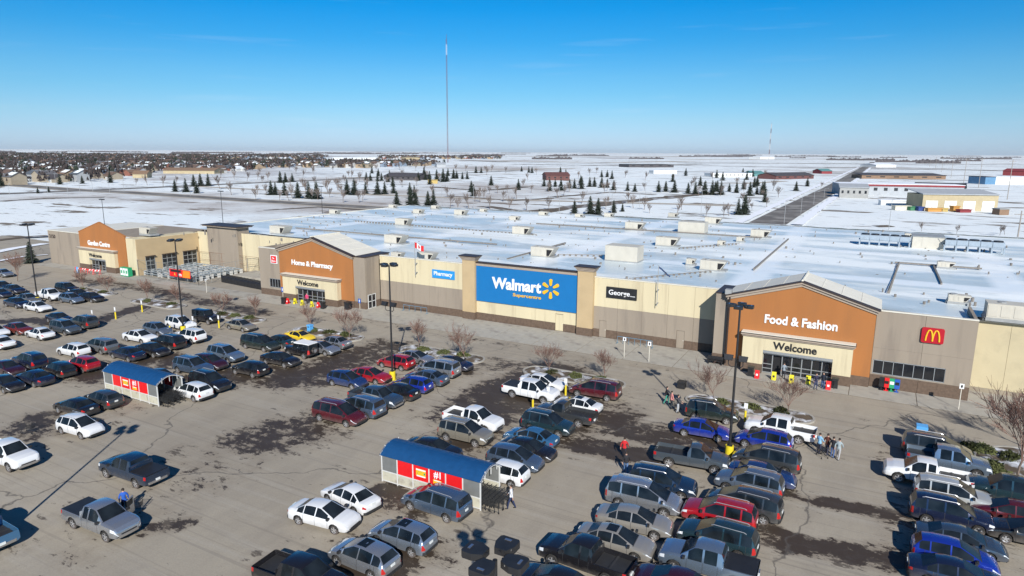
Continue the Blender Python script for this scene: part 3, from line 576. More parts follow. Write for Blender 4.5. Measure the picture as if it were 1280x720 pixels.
def car_meshes(key):
    T = VT[key]; W2 = T['W']/2; half = T['L']/2; r = T['r']; bed = T.get('bed'); ra = r+.07
    xs = set(round(x, 3) for tab in (T['top'], T['belt'], T['tw']) for x, _ in tab)
    xs |= set(T['ws']) | set(T['rg']) | set(x for s in T['sw'] for x in s)
    for ax in T['ax']: xs |= set(round(ax+ra*math.sin(R(a)), 3) for a in (-90, -89, -62, -35, 0, 35, 62, 89, 90))
    x0, x1 = T['top'][0][0], T['top'][-1][0]
    for e in (.06, .2, .45): xs |= {x0+e, x1-e}
    if bed is not None: xs |= {bed-.001, x0+.05}
    seams = [(a[1]+b[0])/2 for a, b in zip(T['sw'], T['sw'][1:])]+[T['sw'][-1][1]+.06, T['sw'][0][0]+(.30 if bed is None else -.06)]
    for s in seams: xs |= {round(s-.011, 3), round(s+.011, 3)}
    xs |= {T['ws'][1]+.05}
    lst = sorted(x for x in xs if x0 <= x <= x1); X = []
    for x in lst:
        if not X or x-X[-1] > .004 or (bed is not None and abs(x-bed) < .002): X.append(x)
    rings = []
    for x in X:
        e = min(x-x0, x1-x); w = W2*(1-.22*math.exp(-e/.10)-.05*math.exp(-e/.5))
        if bed is not None and x < 0: w = W2*(1-.04*math.exp(-e/.08))
        zb = T['zb']+.10*math.exp(-e/.08)
        for ax in T['ax']:
            dx = abs(x-ax)
            if dx < ra-.004: zb = max(zb, r+math.sqrt(ra*ra-dx*dx))
        belt = lerp(T['belt'], x); top = lerp(T['top'], x); tw = min(W2*lerp(T['tw'], x), w-.05)
        lo = zb+(.10 if zb < .5 else .015)
        mid = max(.62 if T['W'] < 1.9 else .68, lo+.03); mid = min(mid, belt-.04) if belt-.04 > lo else lo+.01
        mid2 = mid+(belt-mid)*.45
        if bed is not None and x <= bed-.0005:
            inside = x > x0+.045; fl = .82 if inside else top
            ring = [(0, zb), (w-.14, zb), (w, lo), (w+.01, mid), (w+.0, mid2), (w-.03, belt), (w-.08, top), (w-.10, fl), (0, fl)]
        else:
            cab = top-belt > .22; wb = w-.03 if not cab else w-.05
            ring = [(0, zb), (w-.14, zb), (w, lo), (w+.01, mid), (w, mid2), (wb, belt), (tw, top-.035 if cab else top-.02), (tw-.07, top-.008), (0, top)]
        rings.append(ring)
    nR = 9; v = []; 
    for x, ring in zip(X, rings):
        for y, z in ring: v.append((x, -y, z))
        for y, z in reversed(ring[1:-1]): v.append((x, y, z))
    P = 2*(nR-1)
    groups = {}
    def put(g, f): groups.setdefault(g, []).append(f)
    def within(a, b, spans): return any(a >= s[0]-.003 and b <= s[1]+.003 for s in spans)
    for i in range(len(X)-1):
        a, b = X[i], X[i+1]
        for k in range(P):
            kk = k if k < nR-1 else P-1-k          # mirrored interval index 0..7
            f = (i*P+k, i*P+(k+1) % P, (i+1)*P+(k+1) % P, (i+1)*P+k); side = 0 if k < nR-1 else 1
            g = ('body', 0)
            if kk in (0, 1): g = ('body', 1)
            elif kk == 7 and within(a, b, [T['ws']]): g = ('windshield', 0)
            elif kk == 7 and within(a, b, [T['rg']]): g = ('rear_window', 0)
            elif kk == 5 and within(a, b, T['sw']) and (bed is None or a > bed): 
                for n_, s in enumerate(T['sw']):
                    if within(a, b, [s]): g = ('side_window', n_*2+side)
            elif kk in (2, 3, 4) and b-a < .03 and any(abs((a+b)/2-s) < .009 for s in seams): g = ('body', 1)
            elif kk >= 6 and a >= T['ws'][1]-.003 and b <= T['ws'][1]+.053: g = ('body', 1)
            elif kk == 4 and b > x1-.32 and a < x1-.03: g = ('headlight', side)
            elif kk == 4 and a < x0+.16 and key in ('sedan', 'coupe'): g = ('taillight', side)
            elif kk in ((3, 4) if bed is None else (4,)) and a < x0+.12 and key not in ('sedan', 'coupe'): g = ('taillight', side)
            put(g, f)
    put(('body', 0), tuple(reversed(range(P)))); n0 = (len(X)-1)*P; put(('body', 0), tuple(n0+k for k in range(P)))
    out = {}
    bodyf = groups.pop(('body', 0)); bodyd = groups.pop(('body', 1), [])
    def mk(name, fs, mats, mi=None, smooth=True):
        used = sorted(set(i for f in fs for i in f)); ix = {u: n for n, u in enumerate(used)}
        me = bpy.data.meshes.new(name); me.from_pydata([v[u] for u in used], [], [tuple(ix[i] for i in f) for f in fs])
        for m in mats: me.materials.append(m)
        if mi: me.polygons.foreach_set('material_index', mi)
        bm = bmesh.new(); bm.from_mesh(me)
        if name == 'body': bmesh.ops.recalc_face_normals(bm, faces=bm.faces)
        bm.to_mesh(me); bm.free()
        me.polygons.foreach_set('use_smooth', [True]*len(me.polygons)); me.set_sharp_from_angle(angle=R(32))
        me.update(); return me
    # orientation: rings run from bottom centre out along -y side and up, so flip for outward normals
    fl = lambda fs: [tuple(reversed(f)) for f in fs]
    out['body'] = mk('body', fl(bodyf)+fl(bodyd), [WHITE, TRIMC], [0]*len(bodyf)+[1]*len(bodyd))
    out['glass'] = [(g[0], mk(g[0], fl(fs), [CGLASS])) for g, fs in groups.items() if g[0] in ('windshield', 'rear_window', 'side_window')]
    out['lamps'] = [(g[0], mk(g[0], fl(fs), [HEADL if g[0] == 'headlight' else TAILL])) for g, fs in groups.items() if g[0] in ('headlight', 'taillight')]
    zbm = T['zb']; zn = lerp(T['belt'], x1-.06); wn_ = W2*.52
    zt = lerp(T['top'], x0)
    out['grille'] = MB().box(x1-.03, -wn_, max(.46, zn-.30), x1+.015, wn_, zn-.06).mesh('grille', TRIMC)
    b = MB().prism([(x1+.05, .0), (x1+.02, W2*.62), (x1-.13, W2*.90), (x1-.20, W2*.80), (x1-.2, -W2*.80), (x1-.13, -W2*.90), (x1+.02, -W2*.62)], 'z', zbm+.06, zbm+.24)
    out['bumper'] = b.mesh('front_bumper', CHROME if bed is not None else TRIMC)
    b = MB().prism([(x0-.05, .0), (x0-.03, W2*.7), (x0+.08, W2*.93), (x0+.14, W2*.80), (x0+.14, -W2*.80), (x0+.08, -W2*.93), (x0-.03, -W2*.7)], 'z', zbm+.10, zbm+.28)
    out['rbumper'] = b.mesh('rear_bumper', CHROME if bed is not None else TRIMC)
    zp = .78 if bed is None else .58
    out['plate'] = MB().box(x0-.02-(.04 if bed else 0), -.16, zp, x0+.012, .16, zp+.15).mesh('licence_plate', PLATE)
    mxp = T['ws'][1]-.18; mz = lerp(T['belt'], mxp)+.05
    out['mirrors'] = [MB().box(mxp-.09, s*(W2-.06), mz-.02, mxp+.05, s*(W2+.16), mz+.13).mesh('mirror', TRIMC) for s in (-1, 1)]
    out['underbody'] = MB().box(x0+.25, -W2+.32, zbm-.02, x1-.25, W2-.32, .66).mesh('underbody', TRIMC)
    if key in ('suv', 'minivan', 'wagon'):
        tz = lerp(T['top'], -.8)+.035; out['rails'] = [MB().tube([(-1.75, s*W2*.60, tz-.06), (-1.6, s*W2*.60, tz), (.15, s*W2*.60, tz+.01), (.3, s*W2*.60, tz-.06)], .022, 5).mesh('roof_rail', RIM) for s in (-1, 1)]
    tz = lerp(T['top'], -.2)
    out['sunroof'] = MB().box(-.55, -.40, tz-.02, .12, .40, tz+.006).mesh('sunroof', CGLASS)
    if bed is not None:
        out['cover'] = MB().box(x0+.06, -W2+.09, 1.125, bed-.02, W2-.09, 1.165).mesh('bed_cover', BLACK)
        out['liner'] = MB().box(x0+.06, -W2+.12, .822, bed-.02, W2-.12, .835).mesh('bed_liner', TRIMC)
    return out
def wheel_mesh(r, w=.21):
    t = MB(); n = 18
    prof = [(r*.62, -w/2+.01), (r*.92, -w/2), (r, -w/2+.04), (r, w/2-.04), (r*.92, w/2), (r*.62, w/2-.01)]
    for i in range(n):
        a = 2*math.pi*i/n
        for (q, y) in prof: t.v.append((q*math.cos(a), y, q*math.sin(a)))
    for i in range(n):
        for k in range(5): t.f.append((i*6+k, i*6+k+1, ((i+1) % n)*6+k+1, ((i+1) % n)*6+k)); t.m.append(0)
    for q in (-1, 1):
        b = len(t.v); 
        for i in range(n): a = 2*math.pi*i/n; t.v.append((r*.64*math.cos(a), q*(w/2-.05), r*.64*math.sin(a)))
        t.f.append(tuple(b+i for i in range(n))); t.m.append(0)
    rim = MB(); ri, ro = r*.56, r*.66; m = 20
    for i in range(m):
        a = 2*math.pi*i/m
        for (q, y) in ((ro, w/2-.012), (ri, w/2-.025)): rim.v.append((q*math.cos(a), y, q*math.sin(a)))
    for i in range(m): j = (i+1) % m; rim.f.append((2*i, 2*i+1, 2*j+1, 2*j)); rim.m.append(0)
    for k in range(5):
        a = 2*math.pi*k/5+.3; c, s_ = math.cos(a), math.sin(a); b = len(rim.v)
        for (u, q) in ((0.02, -.05), (ri+.01, -.035), (ri+.01, .035), (0.02, .05)): rim.v.append((u*c-q*s_, w/2-.028, u*s_+q*c))
        rim.f.append((b, b+1, b+2, b+3)); rim.m.append(0)
    b = len(rim.v)
    for i in range(8): a = 2*math.pi*i/8; rim.v.append((.07*math.cos(a), w/2-.018, .07*math.sin(a)))
    rim.f.append(tuple(b+i for i in range(8))); rim.m.append(0)
    return t.mesh('tyre', TYRE), rim.mesh('rim', RIM)
PAINTS = dict(white=((.74,.75,.76),.0), silver=((.47,.49,.52),.75), grey=((.20,.205,.21),.5), darkgrey=((.055,.06,.065),.4), black=((.010,.010,.013),.15),
  navy=((.012,.020,.055),.35), red=((.38,.008,.018),.2), rustred=((.20,.022,.014),.3), maroon=((.105,.010,.018),.3), darkmaroon=((.045,.010,.022),.3),
  slate=((.085,.105,.125),.4), bluegrey=((.14,.18,.24),.5), steelblue=((.13,.19,.28),.65), bluesilver=((.25,.33,.43),.7), silverblue=((.33,.39,.47),.7),
  tan=((.36,.32,.25),.5), gold=((.34,.31,.25),.5), champagne=((.40,.375,.335),.5), darkgreen=((.022,.034,.030),.3), darkteal=((.020,.050,.065),.4),
  teal=((.02,.16,.24),.3), yellow=((.80,.56,.015),.0), blue=((.02,.05,.17),.4), brightblue=((.010,.035,.34),.3), skyblue=((.05,.17,.33),.4), darkblue=((.014,.035,.075),.4),
  navysilver=((.05,.075,.11),.4), whitegrey=((.48,.49,.48),.3))
WORDS = dict(darkgrey='dark grey', rustred='rusty red', darkmaroon='dark maroon', bluegrey='blue grey', steelblue='steel blue', bluesilver='silvery blue', silverblue='pale silver blue',
  darkgreen='dark green', darkteal='dark teal', brightblue='bright blue', skyblue='sky blue', darkblue='dark blue', navysilver='two-tone navy', whitegrey='off white')
TW = dict(sedan='sedan', sedans='sedan', hatch='hatchback', hatchs='hatchback', suv='sport utility car', minivan='minivan', wagon='wagon', coupe='coupe', jeep='boxy off-roader', jeepw='boxy white-topped off-roader',
  pickup='crew pickup', pickupx='extended pickup', pickupr='short pickup')
CAT = dict(pickup='pickup truck', pickupx='pickup truck', pickupr='pickup truck', minivan='minivan')
VM = {}; WH = {}
def make_car(kind, col, x, y, head, label, group, near=True, scale=1., opts=''):
    key = {'sedans': 'sedan', 'hatchs': 'hatch', 'jeepw': 'jeep'}.get(kind, kind)
    if key not in VM: VM[key] = car_meshes(key)
    M = VM[key]; T = VT[key]
    nm = {'pickup': 'pickup_truck', 'pickupx': 'pickup_truck', 'pickupr': 'pickup_truck', 'minivan': 'minivan', 'jeep': 'offroad_car', 'suv': 'sport_utility_car'}.get(key, 'parked_car')
    root = thing(nm, label, CAT.get(key, 'car'), (x, y, 0.005), head, group); root.scale = (scale, scale, scale)
    pm = paint('paint_'+col, *PAINTS[col])
    b = obj('body', M['body'], root); b.material_slots[0].link = 'OBJECT'; b.material_slots[0].material = pm
    for n, me in M['glass']: obj(n, me, root)
    for n, me in M['lamps']: obj(n, me, root)
    obj('underbody', M['underbody'], root); obj('grille', M['grille'], root); obj('front_bumper', M['bumper'], root); obj('rear_bumper', M['rbumper'], root)
    if near:
        obj('licence_plate', M['plate'], root)
        for me in M['mirrors']: obj('mirror', me, root)
    if 'rails' in M and (near or kind == 'suv') and 'n' not in opts:
        for me in M['rails']: obj('roof_rail', me, root)
    if kind in ('sedans', 'hatchs'): obj('sunroof', M['sunroof'], root)
    if kind == 'jeepw':
        tz = 1.84; obj('hard_top', MB().box(-2.0, -.74, tz-.10, .40, .74, tz+.05).mesh('hard_top', WHITE), root)
    if key == 'jeep':
        t, ri = wheels(T['r']); s = obj('spare_wheel', t, root, (-2.22, 0, 1.05)); s.rotation_euler = (0, 0, R(90)); obj('rim', ri, s)
    if 'bed' in T:
        if 'c' in opts: obj('bed_cover', M['cover'], root)
        else: obj('bed_liner', M['liner'], root)
    if 'door open' in label:
        d = MB().box(-1.0,-.03,.5,0,.03,1.12).box(-1.0,-.03,1.12,-.92,.03,1.62).box(-.92,-.03,1.56,-.25,.03,1.62).mesh('open_door', pm); d = obj('open_door', d, root, (1.05, T['W']/2+.0, 0), R(-62)); obj('pane', MB().box(-.92,-.01,1.12,-.2,.01,1.56).mesh('pane', CGLASS), d)
    t, ri = wheels(T['r'])
    for ax in T['ax']:
        for s in (-1, 1):
            o = obj('wheel', t, root, (ax, s*(T['W']/2-.115), T['r']), R(180) if s < 0 else 0)
            obj('rim', ri, o)
    return root
def wheels(r):
    if r not in WH: WH[r] = wheel_mesh(r)
    return WH[r]
CARS = [(-58.44, 29.64, 'wagon', 'white', 4, 'white wagon alone beneath two black cars at lower left', '', True, ''),
 (-64.54, 41.14, 'sedan', 'navy', 2, 'navy sedan mostly hidden behind the far cart shelter canopy', '', True, ''),
 (-29.47, 40.9, 'sedan', 'black', 2, 'black sedan mostly hidden behind the nearer cart shelter canopy', '', True, ''),
 (-30.05, 31.94, 'sedan', 'white', 172, 'white sedan facing left behind the other white sedan near the cart shelter', '', True, ''),
 (-29.91, 29.27, 'sedan', 'white', 6, 'white sedan facing right in the pair left of the cart shelter', '', True, ''),
 (-26.15, 23.66, 'pickup', 'black', 3, 'black pickup with cargo in its bed at the bottom edge', '', True, ''),
 (-41.94, 21.84, 'pickupx', 'silver', 2, 'silver extended pickup with black bed cover and its door open in the open lot', '', True, 'c'),
 (-46.7, 26.92, 'pickup', 'darkblue', -178, 'dark blue grey pickup with covered bed crossing the open lot at lower left', '', True, 'c'),
 (-57.53, 23.73, 'pickup', 'white', 2, 'white pickup cut by the left edge of the frame in the open lot', '', True, ''),
 (-47.17, 17.41, 'pickupx', 'skyblue', 178, 'tail of a sky blue pickup cut by the bottom left edge of the frame', '', True, ''),
 (-99.97, 49.82, 'sedan', 'navy', -1.3, 'navy sedan facing right, first from the store on left side of the second leftmost row', 'cars parked in rows in front of the store', False, ''),
 (-98.68, 44.0, 'sedan', 'rustred', 0.2, 'rusty red sedan facing right, second from store, left side of the second leftmost row', 'cars parked in rows in front of the store', False, ''),
 (-100.07, 41.88, 'sedan', 'white', -0.7, 'white sedan facing right, third from the store on left side of the second leftmost row', 'cars parked in rows in front of the store', False, ''),
 (-94.33, 49.96, 'suv', 'darkgrey', 180.5, 'dark grey SUV facing left, first from store, right side of the second leftmost row', 'cars parked in rows in front of the store', False, ''),
 (-93.34, 47.08, 'suv', 'slate', 0.6, 'slate SUV facing right, second from the store on right side of the second leftmost row', 'cars parked in rows in front of the store', False, ''),
 (-93.62, 44.14, 'sedan', 'white', 177.8, 'white sedan facing left, third from the store on right side of the second leftmost row', 'cars parked in rows in front of the store', False, ''),
 (-93.44, 39.51, 'sedan', 'white', 177.6, 'white sedan facing left, fourth from the store on right side of the second leftmost row', 'cars parked in rows in front of the store', False, ''),
 (-82.21, 60.13, 'jeep', 'black', 1.7, 'black off-roader facing right, first from the store on left side of the second-lamp row', 'cars parked in rows in front of the store', False, ''),
 (-82.09, 56.04, 'suv', 'white', -1.2, 'white SUV facing right, second from the store on left side of the second-lamp row', 'cars parked in rows in front of the store', False, ''),
 (-82.46, 52.9, 'hatch', 'bluegrey', -1.3, 'blue grey hatchback facing right, third from the store on left side of the second-lamp row', 'cars parked in rows in front of the store', False, ''),
 (-81.1, 49.59, 'sedan', 'white', 2.5, 'white sedan facing right, fourth from the store on left side of the second-lamp row', 'cars parked in rows in front of the store', False, ''),
 (-81.08, 44.62, 'minivan', 'grey', 179.9, 'grey minivan facing left, fifth from the store on left side of the second-lamp row', 'cars parked in rows in front of the store', False, ''),
 (-82.17, 42.06, 'hatch', 'white', 181.7, 'white hatchback facing left, sixth from the store on left side of the second-lamp row', 'cars parked in rows in front of the store', False, ''),
 (-81.92, 37.19, 'suv', 'navy', 179.9, 'navy SUV facing left, seventh from the store on left side of the second-lamp row', 'cars parked in rows in front of the store', False, ''),
 (-81.61, 34.75, 'sedan', 'darkmaroon', 0.7, 'dark maroon sedan facing right, eighth from the store on left side of the second-lamp row', 'cars parked in rows in front of the store', False, ''),
 (-74.71, 59.81, 'sedan', 'tan', -1.7, 'tan sedan facing right, first from the store on right side of the second-lamp row', 'cars parked in rows in front of the store', False, ''),
 (-75.68, 52.72, 'suv', 'white', 180.7, 'white SUV facing left, second from the store on right side of the second-lamp row', 'cars parked in rows in front of the store', False, ''),
 (-75.37, 49.51, 'suv', 'black', 181.8, 'black SUV facing left, third from the store on right side of the second-lamp row', 'cars parked in rows in front of the store', False, ''),
 (-74.5, 46.85, 'sedan', 'black', 0.1, 'black sedan facing right, fourth from the store on right side of the second-lamp row', 'cars parked in rows in front of the store', False, ''),
 (-75.48, 44.41, 'sedan', 'navy', 181.2, 'navy sedan facing left, fifth from the store on right side of the second-lamp row', 'cars parked in rows in front of the store', False, ''),
 (-75.96, 39.61, 'hatch', 'red', 180.9, 'red hatchback facing left, sixth from the store on right side of the second-lamp row', 'cars parked in rows in front of the store', False, ''),
 (-76.11, 37.26, 'hatch', 'black', 177.8, 'black hatchback facing left, seventh from the store on right side of the second-lamp row', 'cars parked in rows in front of the store', False, ''),
 (-75.57, 34.54, 'sedan', 'navy', 181.3, 'navy sedan facing left, eighth from the store on right side of the second-lamp row', 'cars parked in rows in front of the store', False, ''),
 (-76.29, 32.14, 'sedan', 'black', 0.5, 'black sedan facing right, ninth from the store on right side of the second-lamp row', 'cars parked in rows in front of the store', False, ''),
 (-63.83, 60.0, 'coupe', 'yellow', -1.0, 'yellow coupe facing right, first from the store on left side of the far shelter row', 'cars parked in rows in front of the store', True, ''),
 (-64.39, 57.08, 'sedan', 'darkteal', 177.7, 'dark teal sedan facing left, second from store, left side of the far shelter row', 'cars parked in rows in front of the store', True, ''),
 (-65.32, 54.89, 'minivan', 'darkgreen', 1.8, 'dark green minivan facing right, third from store, left side of the far shelter row', 'cars parked in rows in front of the store', True, ''),
 (-65.05, 49.67, 'suv', 'bluesilver', -0.1, 'silvery blue SUV facing right, fourth from store, left side of the far shelter row', 'cars parked in rows in front of the store', True, ''),
 (-64.3, 46.96, 'hatch', 'darkmaroon', 1.1, 'dark maroon hatchback facing right, fifth from store, left side of the far shelter row', 'cars parked in rows in front of the store', True, ''),
 (-64.26, 44.84, 'suv', 'steelblue', 1.9, 'steel blue SUV facing right, sixth from store, left side of the far shelter row', 'cars parked in rows in front of the store', True, ''),
 (-63.25, 34.37, 'hatch', 'darkgrey', 181.1, 'dark grey hatchback facing left, seventh from store, left side of the far shelter row', 'cars parked in rows in front of the store', True, ''),
 (-63.51, 32.09, 'sedan', 'black', 182.1, 'black sedan facing left, eighth from the store on left side of the far shelter row', 'cars parked in rows in front of the store', True, ''),
 (-58.0, 59.92, 'sedan', 'silver', 179.5, 'silver sedan facing left, first from the store on right side of the far shelter row', 'cars parked in rows in front of the store', True, ''),
 (-57.62, 57.33, 'sedan', 'silver', 1.5, 'silver sedan facing right, second from the store on right side of the far shelter row', 'cars parked in rows in front of the store', True, ''),
 (-58.7, 55.21, 'jeepw', 'black', 179.7, 'black off-roader facing left, third from the store on right side of the far shelter row', 'cars parked in rows in front of the store', True, ''),
 (-58.4, 51.71, 'sedan', 'black', 2.2, 'black sedan facing right, fourth from the store on right side of the far shelter row', 'cars parked in rows in front of the store', True, ''),
 (-58.58, 47.61, 'hatch', 'black', 181.9, 'black hatchback facing left, fifth from the store on right side of the far shelter row', 'cars parked in rows in front of the store', True, ''),
 (-58.33, 42.39, 'suv', 'black', -2.0, 'black SUV facing right, sixth from the store on right side of the far shelter row', 'cars parked in rows in front of the store', True, ''),
 (-57.74, 40.02, 'hatch', 'white', 178.2, 'white hatchback facing left, seventh from the store on right side of the far shelter row', 'cars parked in rows in front of the store', True, ''),
 (-146.07, 64.0, 'sedan', 'silver', -1.4, 'silver sedan facing right, first from the store on None', 'cars parked in rows in front of the store', True, ''),
 (-132.42, 57.49, 'sedan', 'black', 2.3, 'black sedan facing right, second from the store on None', 'cars parked in rows in front of the store', True, ''),
 (-127.62, 57.09, 'sedan', 'navy', -0.3, 'navy sedan facing right, third from the store on None', 'cars parked in rows in front of the store', True, ''),
 (-119.93, 61.62, 'suv', 'black', 0.6, 'black SUV facing right, first from the store on left side of the leftmost lamp row', 'cars parked in rows in front of the store', False, ''),
 (-114.3, 60.35, 'sedan', 'black', -1.0, 'black sedan facing right, second from the store on left side of the leftmost lamp row', 'cars parked in rows in front of the store', False, ''),
 (-116.99, 57.32, 'pickup', 'white', 0.0, 'white pickup facing right, third from the store on left side of the leftmost lamp row', 'cars parked in rows in front of the store', False, ''),
 (-117.5, 54.4, 'sedan', 'grey', -0.6, 'grey sedan facing right, fourth from the store on left side of the leftmost lamp row', 'cars parked in rows in front of the store', False, ''),
 (-125.9, 54.28, 'sedan', 'navy', -0.7, 'navy sedan facing right, fifth from the store on left side of the leftmost lamp row', 'cars parked in rows in front of the store', False, ''),
 (-115.69, 51.92, 'sedan', 'navy', 0.4, 'navy sedan facing right, sixth from the store on left side of the leftmost lamp row', 'cars parked in rows in front of the store', False, ''),
 (-110.02, 59.97, 'sedan', 'black', 0.4, 'black sedan facing right, first from the store on right side of the leftmost lamp row', 'cars parked in rows in front of the store', False, ''),
 (-111.52, 57.71, 'hatch', 'bluesilver', 2.0, 'silvery blue hatchback facing right, second from store, right side of the leftmost lamp row', 'cars parked in rows in front of the store', False, ''),
 (-110.03, 52.05, 'sedan', 'white', 0.9, 'white sedan facing right, third from the store on right side of the leftmost lamp row', 'cars parked in rows in front of the store', False, ''),
 (-45.4, 59.87, 'sedan', 'silver', 2.1, 'silver sedan facing right, first from the store on left side of the middle lamp row', 'cars parked in rows in front of the store', True, ''),
 (-46.18, 57.34, 'hatch', 'red', 181.8, 'red hatchback facing left, second from the store on left side of the middle lamp row', 'cars parked in rows in front of the store', True, ''),
 (-45.83, 52.42, 'sedan', 'red', 2.5, 'red sedan facing right, third from the store on left side of the middle lamp row', 'cars parked in rows in front of the store', True, ''),
 (-46.83, 50.08, 'hatch', 'blue', 0.9, 'blue hatchback facing right, fourth from the store on left side of the middle lamp row', 'cars parked in rows in front of the store', True, ''),
 (-40.46, 60.28, 'sedan', 'navy', -1.7, 'navy sedan facing right, first from the store on right side of the middle lamp row', 'cars parked in rows in front of the store', True, ''),
 (-40.64, 57.56, 'minivan', 'silver', 181.8, 'silver minivan facing left, second from the store on right side of the middle lamp row', 'cars parked in rows in front of the store', True, ''),
 (-40.13, 54.78, 'sedan', 'steelblue', 182.3, 'steel blue sedan facing left, third from store, right side of the middle lamp row', 'cars parked in rows in front of the store', True, ''),
 (-40.09, 52.23, 'hatch', 'brightblue', 182.0, 'bright blue hatchback facing left, fourth from store, right side of the middle lamp row', 'cars parked in rows in front of the store', True, ''),
 (-40.26, 49.98, 'sedan', 'black', 180.3, 'black sedan facing left, fifth from the store on right side of the middle lamp row', 'cars parked in rows in front of the store', True, ''),
 (-40.75, 47.41, 'pickup', 'navysilver', 1.1, 'two-tone navy pickup facing right, sixth from store, right side of the middle lamp row', 'cars parked in rows in front of the store', True, ''),
 (-40.56, 44.9, 'minivan', 'steelblue', 178.6, 'steel blue minivan facing left, seventh from store, right side of the middle lamp row', 'cars parked in rows in front of the store', True, ''),
 (-41.01, 42.63, 'minivan', 'maroon', 1.7, 'maroon minivan facing right, eighth from the store on right side of the middle lamp row', 'cars parked in rows in front of the store', True, ''),
 (-28.75, 59.54, 'sedan', 'white', 0.4, 'white sedan facing right, first from the store on left side of the near shelter row', 'cars parked in rows in front of the store', True, ''),
 (-28.54, 56.4, 'pickup', 'white', -1.1, 'white pickup facing right, second from the store on left side of the near shelter row', 'cars parked in rows in front of the store', True, 'c'),
 (-29.75, 47.53, 'pickupx', 'white', -2.2, 'white pickup facing right, third from the store on left side of the near shelter row', 'cars parked in rows in front of the store', True, ''),
 (-28.79, 44.7, 'suv', 'gold', 1.8, 'gold SUV facing right, fourth from the store on left side of the near shelter row', 'cars parked in rows in front of the store', True, ''),
 (-23.17, 59.98, 'minivan', 'maroon', 182.4, 'maroon minivan facing left, first from the store on right side of the near shelter row', 'cars parked in rows in front of the store', True, ''),
 (-23.15, 55.49, 'sedans', 'white', 177.9, 'white sedan with sunroof facing left, second from store, right side of the near shelter row', 'cars parked in rows in front of the store', True, ''),
 (-23.17, 52.76, 'pickupr', 'darkgrey', 181.5, 'dark grey pickup facing left, third from store, right side of the near shelter row', 'cars parked in rows in front of the store', True, ''),
 (-23.53, 49.83, 'suv', 'darkteal', -0.4, 'dark teal SUV facing right, fourth from store, right side of the near shelter row', 'cars parked in rows in front of the store', True, ''),
 (-23.66, 46.85, 'sedan', 'skyblue', 178.3, 'sky blue sedan facing left, fifth from store, right side of the near shelter row', 'cars parked in rows in front of the store', True, ''),
 (-22.87, 44.73, 'sedan', 'black', -1.0, 'black sedan facing right, sixth from the store on right side of the near shelter row', 'cars parked in rows in front of the store', True, ''),
 (-22.87, 42.61, 'hatch', 'steelblue', 1.3, 'steel blue hatchback facing right, seventh from store, right side of the near shelter row', 'cars parked in rows in front of the store', True, ''),
 (-22.76, 40.12, 'hatch', 'white', 181.9, 'white hatchback facing left, eighth from the store on right side of the near shelter row', 'cars parked in rows in front of the store', True, ''),
 (-24.4, 34.15, 'minivan', 'steelblue', 177.7, 'steel blue minivan facing left, ninth from store, right side of the near shelter row', 'cars parked in rows in front of the store', True, ''),
 (-23.93, 29.83, 'hatchs', 'silverblue', 180.6, 'pale blue hatchback with sunroof, tenth from store, right side of the near shelter row', 'cars parked in rows in front of the store', True, ''),
 (-24.54, 26.98, 'hatchs', 'silver', 177.7, 'silver hatchback with sunroof facing left, eleventh from store, right side of the near shelter row', 'cars parked in rows in front of the store', True, ''),
 (-11.61, 59.76, 'suv', 'darkgreen', 5.1, 'dark green SUV facing right, first from store, left side of the right lamp row', 'cars parked in rows in front of the store', True, ''),
 (-11.52, 55.63, 'sedan', 'brightblue', 3.2, 'bright blue sedan facing right, second from store, left side of the right lamp row', 'cars parked in rows in front of the store', True, ''),
 (-10.87, 49.43, 'pickupr', 'slate', 5.9, 'slate pickup facing right, third from the store on left side of the right lamp row', 'cars parked in rows in front of the store', True, ''),
 (-11.71, 44.23, 'suv', 'darkblue', 6.4, 'dark blue SUV facing right, fourth from store, left side of the right lamp row', 'cars parked in rows in front of the store', True, ''),
 (-12.26, 41.69, 'minivan', 'silver', 4.0, 'silver minivan facing right, fifth from the store on left side of the right lamp row', 'cars parked in rows in front of the store', True, ''),
 (-11.91, 38.59, 'sedan', 'champagne', 6.5, 'champagne sedan facing right, sixth from the store on left side of the right lamp row', 'cars parked in rows in front of the store', True, ''),
 (-12.16, 35.82, 'sedans', 'champagne', 3.0, 'champagne sedan with sunroof facing right, seventh from store, left side of the right lamp row', 'cars parked in rows in front of the store', True, ''),
 (-13.02, 33.16, 'pickupx', 'black', 177.9, 'black pickup facing left, eighth from the store on left side of the right lamp row', 'cars parked in rows in front of the store', True, ''),
 (-13.62, 30.26, 'sedan', 'black', 180.5, 'black sedan facing left, ninth from the store on left side of the right lamp row', 'cars parked in rows in front of the store', True, ''),
 (-5.62, 58.78, 'pickup', 'white', 177.7, 'white pickup facing left, first from the store on right side of the right lamp row', 'cars parked in rows in front of the store', True, ''),
 (-6.49, 55.83, 'hatch', 'brightblue', 178.5, 'bright blue hatchback facing left, second from store, right side of the right lamp row', 'cars parked in rows in front of the store', True, ''),
 (-5.77, 52.15, 'minivan', 'darkgrey', 179.5, 'dark grey minivan facing left, third from store, right side of the right lamp row', 'cars parked in rows in front of the store', True, ''),
 (-5.66, 49.47, 'sedan', 'blue', 0.6, 'blue sedan facing right, fourth from the store on right side of the right lamp row', 'cars parked in rows in front of the store', True, ''),
 (-6.25, 47.35, 'suv', 'bluegrey', 178.3, 'blue grey SUV facing left, fifth from store, right side of the right lamp row', 'cars parked in rows in front of the store', True, ''),
 (-6.1, 44.17, 'minivan', 'darkgrey', 177.7, 'dark grey minivan facing left, sixth from store, right side of the right lamp row', 'cars parked in rows in front of the store', True, ''),
 (-7.22, 41.89, 'suv', 'red', 181.8, 'red SUV facing left, seventh from the store on right side of the right lamp row', 'cars parked in rows in front of the store', True, ''),
